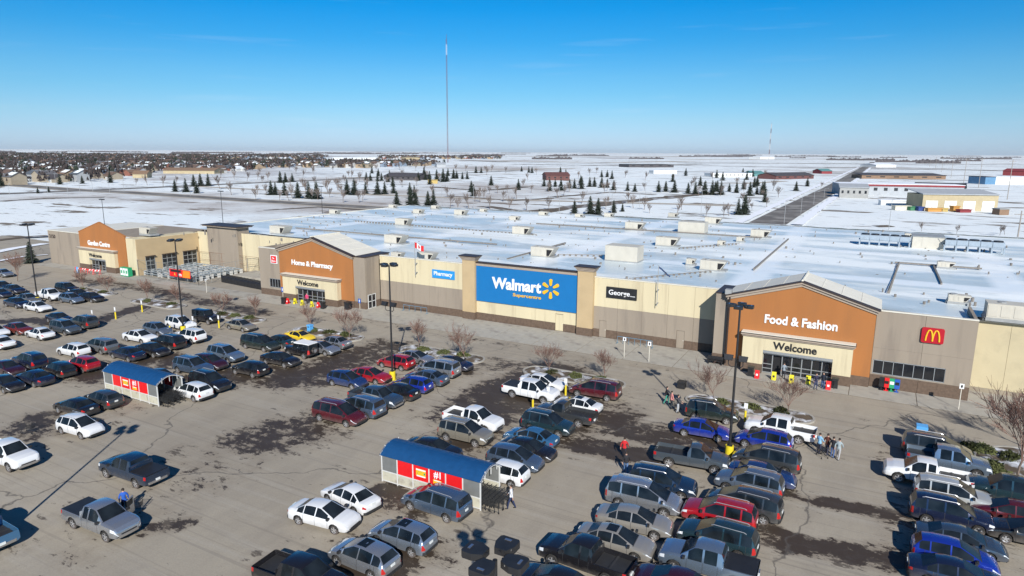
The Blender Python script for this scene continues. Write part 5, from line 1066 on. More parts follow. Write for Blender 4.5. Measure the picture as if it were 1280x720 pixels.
for a in [(-9.85, 73.81, 'r', 'red and white sign left of the right entrance'), (-8.17, 74.16, 'y', 'yellow floor sign nearest the open right door'), (-6.38, 74.01, 'y', 'yellow floor sign in front of the middle of the doors'), (-4.78, 74.63, 'y', 'yellow floor sign right of the doors beside two people'), (-2.79, 73.8, 'r', 'orange red sign beside the dark bin'), (-81.26, 74.27, 'r', 'red sign left of the middle entrance'), (-80.28, 74.84, 'y', 'first yellow floor sign at the middle entrance'), (-78.45, 74.6, 'y', 'second yellow floor sign at the middle entrance'), (-76.34, 74.54, 'y', 'third yellow floor sign at the middle entrance'), (-75.08, 74.64, 'r', 'red sign right of the middle entrance')]: floor_sign(a[0], a[1], {'y': mat('lemon_sign', (.72,.62,.02), .5, .04), 'r': RED}[a[2]], a[3], BLACK if a[2] == 'y' else WHITE)
for x, y, col, lab in [(2.03, 76.35, 'k', 'black newspaper box leftmost of the four'), (2.47, 76.35, 'r', 'red newspaper box beside the black one'), (2.94, 76.35, 'g', 'green newspaper box by the restaurant'), (3.41, 76.35, 'b', 'blue newspaper box rightmost of the four')]:
    c = {'k': BLACK, 'r': RED, 'g': GREEN, 'b': BLUEB}[col]; t = thing('newspaper_box', lab, 'newspaper box', (x, y, .05), 0, 'newspaper boxes by the restaurant windows')
    MB().box(-.24,-.22,.38,.24,.22,1.15).box(-.24,-.10,1.15,.24,.22,1.32).build('cabinet', c, t); MB().box(-.18,-.235,.78,.18,-.221,1.10).build('window', GLASS if col != 'g' else WHITE, t); MB().box(-.06,-.06,.04,.06,.06,.38).box(-.2,-.18,0,.2,.18,.04).build('pedestal', c, t)
def signpost(x, y, h, label, board=(.45, .6), m=WHITE, mark=True):
    t = thing('sign_post', label, 'sign', (x, y, .02)); MB().tube([(0,0,0),(0,0,h)], .035, 6).build('post', METW, t); b = MB().box(-board[0]/2, -.06, h-board[1], board[0]/2, -.036, h).build('sign_board', m, t)
    if mark: MB().prism([(-.05,h-board[1]*.8),(.05,h-board[1]*.8),(.09,h-board[1]*.45),(.03,h-board[1]*.2),(-.03,h-board[1]*.2),(-.09,h-board[1]*.45)], 'y', -.066, -.0605).build('print', BLACK if m is WHITE else WHITE, b)
for a in [(-24.98, 73.8, 2.5, 'pedestrian sign on a thin post at the kerb', (0.4, 0.45), 'w'), (-21.83, 73.46, 2.5, 'second kerb sign right of the pedestrian sign', (0.4, 0.5), 'w'), (8.61, 73.93, 2.6, 'white sign on a thin post by the restaurant corner', (0.38, 0.5), 'w'), (-99.76, 73.47, 2.4, 'thin sign post in front of the garden yard', (0.35, 0.4), 'w'), (-133.57, 70.9, 1.9, 'light blue sign left of the garden entrance', (0.7, 1.2), 'l'), (-85.12, 76.84, 1.9, 'blue sign by the orange wall left of the middle entrance', (0.5, 0.8), 'b'), (-69.15, 77.46, 1.6, 'small blue sign by the side doors', (0.5, 0.7), 'b'), (0.71, 77.48, 1.6, 'blue sign at the foot of the orange wall corner', (0.5, 1.0), 'b')]: signpost(a[0], a[1], a[2], a[3], a[4], {'w': WHITE, 'b': BLUEB, 'l': LBLUE}[a[5]])
def rail(x, y, L, label, n=4):
    t = thing('bicycle_rack', label, 'bicycle rack', (x, y, .05)); m = mat('blue_tube', (.14,.26,.36), .4, .05, metal=.3)
    MB().tube([(0,0,0),(0,0,.9),(L,0,.9),(L,0,0)], .045, 6).build('top_rail', m, t)
    for i in range(1, n): MB().tube([(L*i/n,0,0),(L*i/n,0,.9)], .03, 6).build('upright', m, t)
    MB().tube([(0,-.4,0.02),(0,.4,.02)], .04, 6).tube([(L,-.4,.02),(L,.4,.02)], .04, 6).build('foot_rail', m, t)
rail(-62.6, 79.9, 4.4, 'blue tubular rack on the pavement below the pharmacy sign'); rail(-27.8, 79.2, 4.6, 'blue tubular rack beside the pedestrian sign', 6)
t = thing('bench', 'dark bench at the foot of the taupe pier by the right gable', 'bench', (-14.9, 76.5, .05)); MB().box(-.9,-.25,.40,.9,.25,.46).build('seat', BLACK, t); MB().box(-.9,.2,.5,.9,.25,.9).build('backrest', BLACK, t)
for s in (-.75, .75): MB().box(s-.05,-.22,0,s+.05,.22,.40).build('leg', BLACK, t)
# garden centre yard
yard = thing('yard_fence', 'tall wire mesh fence round the garden centre yard', 'fence', (0, 0, .01))
GW = mat('galvanised_wire', (.30,.30,.28), .5, .1, metal=.3)
def fence_run(x0, y0, x1, y1, H, n, parent, pm=GW, gap=.42):
    L = math.hypot(x1-x0, y1-y0); ux, uy = (x1-x0)/L, (y1-y0)/L
    for i in range(n+1): MB().tube([(0,0,0),(0,0,H)], .045, 6).build('fence_post', pm, parent, (x0+(x1-x0)*i/n, y0+(y1-y0)*i/n, 0))
    r_ = MB()
    for z in (.1, H*.5, H): r_.tube([(x0, y0, z), (x1, y1, z)], .03, 5)
    r_.build('fence_rail', pm, parent)
    for i in range(n):
        w_ = MB(); a0, a1 = L*i/n, L*(i+1)/n; k = a0+gap
        while k < a1: w_.tube([(x0+ux*k, y0+uy*k, .1), (x0+ux*k, y0+uy*k, H)], .007, 3, cap=False); k += gap
        for z in [H*q/8 for q in range(1, 8)]: w_.tube([(x0+ux*a0, y0+uy*a0, z), (x0+ux*a1, y0+uy*a1, z)], .006, 3, cap=False)
        w_.build('wire_panel', pm, parent, recalc=False)
fence_run(-124.6, 77.2, -106.6, 77.0, 3.2, 6, yard); fence_run(-106.6, 77.0, -106.9, 90.9, 3.2, 5, yard); fence_run(-124.4, 90.4, -106.9, 90.9, 3.2, 5, yard, mat('rusty_post', (.22,.13,.08), .7, .2))
rs = random.Random(5)
for k in range(9):
    for q in range(3):
        x, y = -122.5+q*5.2+rs.uniform(-.3, .3), 78.6+k*1.35
        t = thing('garden_rack', 'grey display rack in the garden yard, %s row from the front, %s column' % (ORDW[k], ('left', 'middle', 'right')[q]), 'rack', (x, y, .01), 0, 'display racks in the garden yard')
        m_ = mat('rack_grey', (.30,.35,.38), .6, .15, 2); mb = MB()
        for z in (.35, .8): mb.box(-2.1, -.35, z, 2.1, .35, z+.05)
        mb.build('shelf', m_, t)
        for xx in (-2.1, -.035, 2.03): MB().box(xx,-.35,0,xx+.07,.35,.9).build('upright', WHITESTEEL, t)
t = thing('banner', 'red and orange banner with white letters on the garden yard fence', 'banner', (-114.4, 76.85, 0)); MB().box(0,0,1.05,5.9,.03,2.45).build('banner_cloth', RED, t); MB().prism([(3.6,1.1),(5.7,1.1),(5.8,2.35),(3.9,2.4)], 'y', -.006, -.001).build('print', mat('orange_print', (.75,.25,.02), .5, .1), t)
MB().box(.3,-.006,1.9,3.3,-.001,2.35).build('print_band', BLACK, t); text_mesh('im', 2.3, 3.4, 1.25, 1.85, -.002, .03, .004, WHITE, parent=t); text_mesh('A', 1.2, 1.7, 1.25, 1.8, -.002, .02, .004, YEL, parent=t)
t = thing('exchange_cage', 'green and white cylinder exchange cage beside the garden entrance', 'cage', (-126.3, 75.9, .02)); MB().box(-1.3,-.4,.05,1.3,.4,1.75).build('cage_box', GREEN, t)
for i in range(3): MB().box(-1.2+i*.82,-.43,.2,-.5+i*.82,-.405,1.6).build('door_panel', WHITE, t); MB().box(-1.05+i*.82,-.44,.6,-.65+i*.82,-.431,1.2).build('print', GREEN, t)
for k, x in enumerate((-138.6, -136.6, -134.4, -132.6)):
    t = thing('red_barrier', ('first', 'second', 'third', 'fourth')[k]+' red and white folding barrier from the left at the garden entrance', 'barrier', (x, 73.6+.1*k, .02), .15*k, 'folding barriers by the garden entrance')
    for s in (-.6, .6): MB().tube([(s,-.3,0),(s,0,1.05)], .04, 5).tube([(s,.3,0),(s,0,1.05)], .04, 5).build('leg', RED, t)
    MB().box(-.8,-.06,.7,.8,-.02,.98).build('board', RED, t); MB().prism([(-.5,.71),(-.2,.71),(.1,.97),(-.2,.97)], 'y', -.066, -.061).prism([(.2,.71),(.5,.71),(.7,.97),(.4,.97)], 'y', -.066, -.061).build('stripe', WHITE, t)
t = thing('covered_trailer', 'long low black ribbed trailer cover beside the garden yard', 'trailer', (-105.6, 82.0, .01), R(-6))
mb = MB(); mb.prism([(-.9,0),(-.9,.85),(-.6,1.15),(.6,1.15),(.9,.85),(.9,0)], 'x', 0, 12.2); mb.build('cover', BLACK, t)
for i in range(13): MB().prism([(-.93,0),(-.93,.87),(-.62,1.19),(.62,1.19),(.93,.87),(.93,0)], 'x', i*1.0+.02, i*1.0+.10).build('rib', BLACK, t)
t = thing('concrete_dock', 'pale raised concrete dock behind the black trailer', 'dock', (0,0,0)); MB().box(-106.2, 84.2, 0, -91.3, 89.5, .9).build('dock_slab', CONC, t)
# flags
t = thing('flagpole', 'flagpole with a red and white maple leaf flag in front of the store', 'flag', (-60.5, 80.3, 0)); MB().tube([(0,0,5.6),(0,0,10.7)], .045, 6).box(-.05,0,6.0,.05,.6,6.1).box(-.05,0,7.4,.05,.6,7.5).build('pole', HVACG, t)
def flag(L, H, cells, z1, parent, name, col):
    mb = MB(); n = 16; b = 0
    def P(u, w_): return (u*L, .13*math.sin(u*7)*u, z1-w_*H-u*.42+.05*math.sin(u*5+1))
    for (u0, u1, w0, w1) in cells:
        k = max(1, int((u1-u0)*n))
        for i in range(k): mb.poly([P(u0+(u1-u0)*i/k, w1), P(u0+(u1-u0)*(i+1)/k, w1), P(u0+(u1-u0)*(i+1)/k, w0), P(u0+(u1-u0)*i/k, w0)])
    return mb.build(name, col, parent)
fr_ = mat('flag_red', (.55,.01,.015), .8, .05); fw_ = mat('flag_white', (.78,.78,.78), .8, .03)
fl = flag(1.6, .85, [(0,.25,0,1),(.75,1,0,1),(.42,.58,.22,.75),(.34,.66,.38,.55),(.49,.51,.75,.88)], 10.65, t, 'flag_red_field', fr_); flag(1.6, .85, [(.25,.42,0,1),(.58,.75,0,1),(.42,.58,0,.22),(.42,.58,.75,1)], 10.65, t, 'flag_white_field', fw_)
t = thing('flagpole', 'flagpole with a thin drooping dark blue flag right of the black sign', 'flag', (-23.2, 80.3, 0)); MB().tube([(0,0,5.2),(0,0,10.4)], .045, 6).box(-.05,0,5.5,.05,.6,5.6).box(-.05,0,7.2,.05,.6,7.3).build('pole', HVACG, t)
mb = MB()
for i in range(8): a, b_ = i/8, (i+1)/8; mb.poly([(a*1.5, .1*math.sin(a*6), 10.3-a*1.1), (b_*1.5, .1*math.sin(b_*6), 10.3-b_*1.1), (b_*1.5, .1*math.sin(b_*6)+.03, 10.3-b_*1.1-.22*(1-b_*.4)), (a*1.5, .1*math.sin(a*6)+.03, 10.3-a*1.1-.3)])
mb.build('flag_cloth', mat('flag_navy', (.02,.05,.14), .8, .1), t)
# ---- things on the roof
def rooftop_unit(x, y, w_, d, h, label, style=0, rz=0):
    t = thing('rooftop_unit', label, 'air conditioner', (x, y, 7.46), rz, 'heating units scattered over the snowy roof'); 
    MB().box(-w_/2,-d/2,-.1,w_/2,d/2,.25).build('curb', HVACG, t)
    if style == 2: MB().box(-w_/2+.05,-d/2+.05,.25,w_/2-.05,d/2-.05,h).build('housing', HVAC, t); return t
    MB().box(-w_/2+.05,-d/2+.05,.25,w_*.18,d/2-.05,h).build('housing', HVAC, t)
    for i in range(3): MB().box(-w_/2+.12+i*w_*.2,-d/2+.02,.4,-w_/2+w_*.17+i*w_*.2,-d/2+.049,h-.15).build('service_panel', HVAC, t)
    MB().prism([(w_*.18,.3),(w_*.30,.3),(w_*.5,h*.95),(w_*.18,h)], 'y', -d/2+.1, d/2-.1).build('intake_hood', HVAC, t)
    MB().prism([(w_*.19,.38),(w_*.285,.38),(w_*.44,h*.80),(w_*.19,h*.8)], 'y', -d/2+.07, -d/2+.101).build('hood_opening', DARK, t)
    MB().tube([(-w_*.25,0,h),(-w_*.25,0,h+.1)], .38, 12).build('fan_grille', HVACG, t)
    MB().prism([(-w_/2-.2,-.1),(-w_/2+.05,-.1),(-w_/2+.05,.55)], 'y', -d/2+.2, d/2-.2).build('gas_hood', HVACG, t)
for a in [(-105.61, 95.99, 4.3, 2.37, 1.7, 'large beige unit, front roof near the garden end'), (-126.66, 133.88, 3.09, 1.7, 1.3, 'large beige unit, middle roof near the garden end'), (-94.42, 121.67, 3.87, 2.13, 1.62, 'large beige unit, middle roof near the garden end, second of them'), (-76.54, 96.26, 4.12, 2.27, 1.7, 'large beige unit, front roof near the middle entrance'), (-65.72, 82.95, 2.13, 1.3, 1.0, 'small beige unit, front roof near the middle entrance'), (-60.54, 83.68, 3.11, 1.71, 1.31, 'large beige unit, front roof near the blue sign panel'), (-96.63, 160.42, 2.2, 1.3, 1.0, 'small beige unit, rear roof near the garden end'), (-108.77, 146.72, 3.06, 1.68, 1.28, 'large beige unit, rear roof near the garden end'), (-96.82, 149.25, 3.58, 1.97, 1.5, 'large beige unit, rear roof near the garden end, second of them'), (-125.69, 157.04, 2.69, 1.48, 1.13, 'large beige unit, rear roof near the garden end, third of them'), (-113.64, 161.51, 2.65, 1.46, 1.11, 'large beige unit, rear roof near the garden end, fourth of them'), (-78.12, 144.51, 2.75, 1.51, 1.16, 'large beige unit, rear roof near the middle entrance'), (-63.26, 120.5, 4.1, 2.26, 1.7, 'large beige unit, middle roof near the middle entrance'), (-46.45, 96.03, 4.11, 2.26, 1.7, 'large beige unit, front roof near the blue sign panel, second of them'), (-77.86, 160.07, 2.68, 1.48, 1.13, 'large beige unit, rear roof near the middle entrance, second of them'), (-67.78, 160.39, 2.33, 1.3, 1.0, 'small beige unit, rear roof near the middle entrance'), (-61.41, 165.27, 2.66, 1.46, 1.12, 'large beige unit, rear roof near the blue sign panel'), (-46.42, 141.39, 4.24, 2.33, 1.7, 'large beige unit, rear roof near the blue sign panel, second of them'), (-47.08, 174.37, 2.72, 1.5, 1.14, 'large beige unit, rear roof near the blue sign panel, third of them'), (-32.88, 119.05, 4.14, 2.28, 1.7, 'large beige unit, middle roof near the black sign'), (-34.27, 162.77, 3.9, 2.14, 1.64, 'large beige unit, rear roof near the blue sign panel, fourth of them'), (-24.53, 124.47, 1.49, 1.3, 1.0, 'small beige unit, middle roof near the black sign'), (-22.54, 132.16, 1.57, 1.3, 1.0, 'small beige unit, middle roof near the black sign, second of them'), (-20.3, 141.28, 3.82, 2.1, 1.61, 'large beige unit, rear roof near the black sign'), (-20.03, 97.2, 3.66, 2.01, 1.54, 'large beige unit, front roof near the black sign'), (-24.03, 100.32, 1.4, 1.3, 1.0, 'small beige unit, middle roof near the black sign, third of them'), (8.96, 89.54, 2.26, 1.3, 1.0, 'small beige unit, front roof near the right gable'), (9.51, 116.95, 2.36, 1.3, 1.0, 'small beige unit, middle roof near the right gable'), (5.64, 155.84, 1.4, 1.3, 1.0, 'small beige unit, rear roof near the right gable'), (-126.69, 81.56, 3.53, 1.94, 1.48, 'large beige unit, front roof near the garden end, second of them'), (-34.08, 142.01, 5.6000000000000005, 3.5, 2.4, 'big plain beige box unit far back on the roof', 2), (-34.07, 98.76, 5.28, 3.2, 2.5, 'big plain beige box unit behind the second pilaster', 2), (13.42, 83.03, 5.5, 2.4, 1.7, 'large pale unit with louvres at the right edge of the roof')]: rooftop_unit(*a)
rv = MB(); rr_ = random.Random(9)
for k in range(330):
    x, y = rr_.uniform(-125, 24), rr_.uniform(84, 166); h = rr_.uniform(.05, .45); rv.tube([(x, y, 7.3), (x, y, 7.5+h)], rr_.uniform(.05, .2), 6)
for (xa, ya, xb, yb) in ((-45, 98, -32, 104), (-30, 116, -22, 128), (-60, 120, -110, 122), (-20, 95, -28, 83.5), (2, 92, 3.5, 118)):
    n = int(math.hypot(xb-xa, yb-ya)/.9)
    for i in range(n): x, y = xa+(xb-xa)*i/n, ya+(yb-ya)*i/n; rv.box(x-.14, y-.1, 7.35, x+.14, y+.1, 7.72)
    rv.tube([(xa, ya, 7.78), (xb, yb, 7.78)], .05, 5)
for (xa, ya, xb, yb) in ((-110, 105, -60, 104), (-70, 140, -20, 143), (-50, 90, -44, 112), (-15, 100, -13, 140), (3, 118, 14, 119), (8, 101, 11, 118)):
    rv.box(min(xa, xb)-.08, min(ya, yb)-.08, 7.55, max(xa, xb)+.08, min(ya, yb)+.08, 7.78) if abs(xb-xa) > abs(yb-ya) else rv.box(xa-.1, ya, 7.55, xa+.1, yb, 7.8)
tag(rv.build('roof_vents', mat('vent_grey', (.20,.18,.16), .7, .2), store), kind='stuff')
def condenser(x, y, L, label):
    t = thing('condenser_rack', label, 'condenser', (x, y, 7.45)); n = 6
    gm = mat('condenser_steel', (.30,.36,.42), .5, .08)
    for i in range(n):
        for yy in (-1.1, 1.1): MB().box(L*i/(n-1)-.12, yy-.12, -.1, L*i/(n-1)+.12, yy+.12, 1.0).build('leg', gm, t)
    for i in range(5):
        x0 = L*i/5+.03; b = MB().box(x0, -1.2, 1.1, x0+L/5-.06, 1.2, 1.95).build('coil_section', gm, t); MB().tube([(x0+L/10, 0, 1.95), (x0+L/10, 0, 2.15)], L/5*.42, 14).build('fan_ring', BLACK, b)
    MB().box(-.2,-1.3,1.0,L+.2,1.3,1.08).build('platform', gm, t)
condenser(-2.6, 140.5, 8.0, 'raised row of five condenser fans left of the white plant room'); condenser(10.7, 140.0, 8.6, 'raised row of five condenser fans right of the white plant room')
t = thing('plant_room', 'white box plant room between the two condenser rows', 'plant room', (6.1, 142, 7.45)); MB().box(-.3,-2,-.1,4.6+.0,3,2.1).build('plant_wall', HVAC, t); MB().box(-.4,-2.1,2.1,4.7,3.1,2.2).build('plant_roof', HVACG, t); MB().tube([(4.9,-2,0),(3.6,-2.05,2.0)], .05, 5).build('brace', HVACG, t)
MB().box(1.2,-2.03,.1,2.1,-2.001,2.1).build('door', HVAC, t)
# ------------------------------------------------------------ beyond the store
def ribbon(name, pts, wd, m, z, kind='structure', rag=0, seed=1):
    rr = random.Random(seed); P = []
    for a, b in zip(pts, pts[1:]):
        n = max(1, int(math.hypot(b[0]-a[0], b[1]-a[1])/8)) if rag else 1
        P += [(a[0]+(b[0]-a[0])*i/n, a[1]+(b[1]-a[1])*i/n) for i in range(n)]
    P.append(pts[-1]); mb = MB()
    for i, p in enumerate(P):
        q, r_ = P[max(0, i-1)], P[min(len(P)-1, i+1)]; l = math.hypot(r_[0]-q[0], r_[1]-q[1]); nx, ny = -(r_[1]-q[1])/l, (r_[0]-q[0])/l
        a, b = wd/2*(1+rag*rr.uniform(-1, .6)), wd/2*(1+rag*rr.uniform(-1, .6)); mb.v += [(p[0]+nx*a, p[1]+ny*a, z), (p[0]-nx*b, p[1]-ny*b, z)]
    for i in range(len(P)-1): mb.f.append((2*i, 2*i+1, 2*i+3, 2*i+2)); mb.m.append(0)
    return tag(mb.build(name, m), kind=kind)
ROADM = mat('winter_road', (.135,.12,.105), .85, .2, .08, dirt=(.27,.25,.225), dscale=.10, damt=.55)
SHLD = mat('sanded_shoulder', (.46,.41,.34), .9, .1, .3)
EARTH = mat('bare_earth', (.13,.10,.07), .9, .25, .2, dirt=(.70,.73,.78), dscale=.12, damt=.2)
BANKM = mat('ploughed_snow', (.86,.88,.92), .8, .05, .5, bump=.4)
for name, pts, wd, mk, z, rag in [('road', [(-700, 262), (-433, 233), (-387, 236), (-270, 230), (-193, 229), (-120, 229), (-60, 236), (-34, 240)], 11, 'r', -0.2, 0), ('road_shoulder', [(-700, 262), (-433, 233), (-387, 236), (-270, 230), (-193, 229), (-120, 229)], 17, 's', -0.24, 0), ('road', [(-430, -50), (-425, 150), (-420, 235), (-418, 420), (-430, 800)], 12, 'r', -0.16, 0), ('road', [(-420, 300), (-300, 296), (-190, 302), (-60, 330)], 9, 's', -0.22, 0.2), ('road', [(-34.3, 236), (-34, 300), (-31.5, 520), (-31, 760), (-32, 1400), (-33, 2400)], 12.6, 'r', -0.17, 0), ('snow_bank', [(-43.5, 245), (-43.5, 520), (-42, 1400)], 3.6, 'b', 0.15, 0.3), ('snow_bank', [(-24.5, 250), (-22, 520), (-22, 1400)], 3.6, 'b', 0.12, 0.3), ('snow_bank', [(-180.8, 75.91), (-184.55, 84.32), (-187.51, 92.73)], 4, 'b', 0.15, 0.7), ('snow_bank', [(-165.55, 69.24), (-168.22, 77.87), (-167.16, 82.69)], 1.6, 'b', 0.2, 0.8), ('bare_earth', [(-204.25, 86.16), (-206.34, 96.6), (-204.61, 101.87)], 5, 'e', 0.1, 0.7), ('road', [(-31, 790), (80, 775), (260, 765), (500, 760)], 10, 'r', -0.15, 0), ('bare_earth', [(-126, 243), (-119, 290), (-112, 330), (-100, 400), (-92, 430)], 13, 'e', -0.19, 0.55), ('bare_earth', [(-158, 262), (-140, 252), (-118, 246)], 6, 'e', -0.18, 0.6), ('bare_earth', [(-1.0, 262), (4.5, 265)], 6, 'e', -0.18, 0.5), ('bare_earth', [(-900, 1500), (-300, 1350), (200, 1300)], 26, 'e', -0.12, 0.7), ('bare_earth', [(-250, 900), (0, 980), (300, 940)], 14, 'e', -0.14, 0.7), ('road', [(-2500, 2300), (-500, 1900), (900, 1700)], 12, 's', -0.1, 0), ('bare_earth', [(-450.93, 1702.24), (-193.66, 1917.7), (80.68, 2058.99), (322.92, 2166.8)], 70, 'e', -0.26, 0.5), ('stubble_field', [(-672.36, 2535.64), (-339.17, 3343.55), (-19.04, 3336.18)], 120, 's', -0.254, 0.6), ('stubble_field', [(-936.82, 1619.64), (-606.12, 1606.29), (-522.08, 2061.52)], 90, 's', -0.248, 0.6), ('bare_earth', [(-666.0, 1216.56), (-456.41, 1210.12), (-359.16, 1562.75)], 40, 'e', -0.242, 0.6), ('bare_earth', [(-1036.94, 1613.3), (-799.47, 1460.3)], 60, 'e', -0.236, 0.6), ('bare_earth', [(-97.69, 1380.4), (57.39, 1444.54), (162.83, 1326.85)], 22, 'e', -0.23, 0.5), ('stubble_field', [(-477.02, 705.12), (-453.51, 828.51), (-423.97, 983.6)], 20, 's', -0.224, 0.5), ('bare_earth', [(-276.78, 388.96), (-223.34, 365.92), (-221.6, 428.77)], 9, 'e', -0.218, 0.6), ('bare_earth', [(-158.49, 335.52), (-149.0, 396.63), (-116.49, 389.97)], 6, 'e', -0.212, 0.6), ('stubble_field', [(-439.55, 467.29), (-414.31, 554.84), (-369.14, 674.42)], 9, 's', -0.206, 0.4), ('bare_earth', [(-213.21, 314.87), (-164.82, 301.31), (-155.65, 329.53)], 6, 'e', -0.2, 0.7), ('stubble_field', [(-136.93, 571.14), (-99.92, 580.49), (-78.21, 655.08)], 10, 's', -0.194, 0.5), ('bare_earth', [(-363.23, 162.15), (-368.37, 185.76), (-352.01, 204.25)], 6, 'e', -0.188, 0.6), ('bare_earth', [(-223.32, 194.47), (-216.11, 218.98), (-187.66, 217.56)], 4, 'e', -0.182, 0.7), ('stubble_field', [(-1816.21, 3317.04), (-1316.02, 4033.05), (-1146.97, 5517.82)], 260, 's', -0.176, 0.6), ('bare_earth', [(-0.41, 442.75), (19.0, 431.77)], 5, 'e', -0.17, 0.6)]:
    ribbon(name, pts, wd, {'r': ROADM, 's': SHLD, 'e': EARTH, 'b': BANKM}[mk], z, 'structure', rag, int(abs(pts[0][0])))
# ---- spruces
def spruce(seed, H=7., W=2.15):
    rr = random.Random(seed); mb = MB()
    for lay in range(17):
        t = lay/16; z = .5+(H-.5)*t; r0 = W*(1-t)**.62*rr.uniform(.68, 1.15)+.08; n = max(5, int(15*(1-t)+5))
        for k in range(n):
            a = 6.283*k/n+rr.uniform(-.25, .25); r = r0*rr.uniform(.55, 1.2); dz = rr.uniform(-.35, -.05)-r*.18; wv = .30*rr.uniform(.7, 1.3)+.10*r
            c, s_ = math.cos(a), math.sin(a); i = len(mb.v)
            mb.v += [(0, 0, z+.15), (r*.55*c-wv*s_, r*.55*s_+wv*c, z+dz*.4), (r*c, r*s_, z+dz), (r*.55*c+wv*s_, r*.55*s_-wv*c, z+dz*.4)]
            mb.f += [(i, i+1, i+2), (i, i+2, i+3)]; mb.m += [0, 0]
    return MB().tube([(0,0,0),(0,0,H*.95)], [.16,.03], 5).mesh('trunk', BARK), mb.mesh('crown', NEEDLE, recalc=False)
SP = [spruce(k) for k in range(4)]
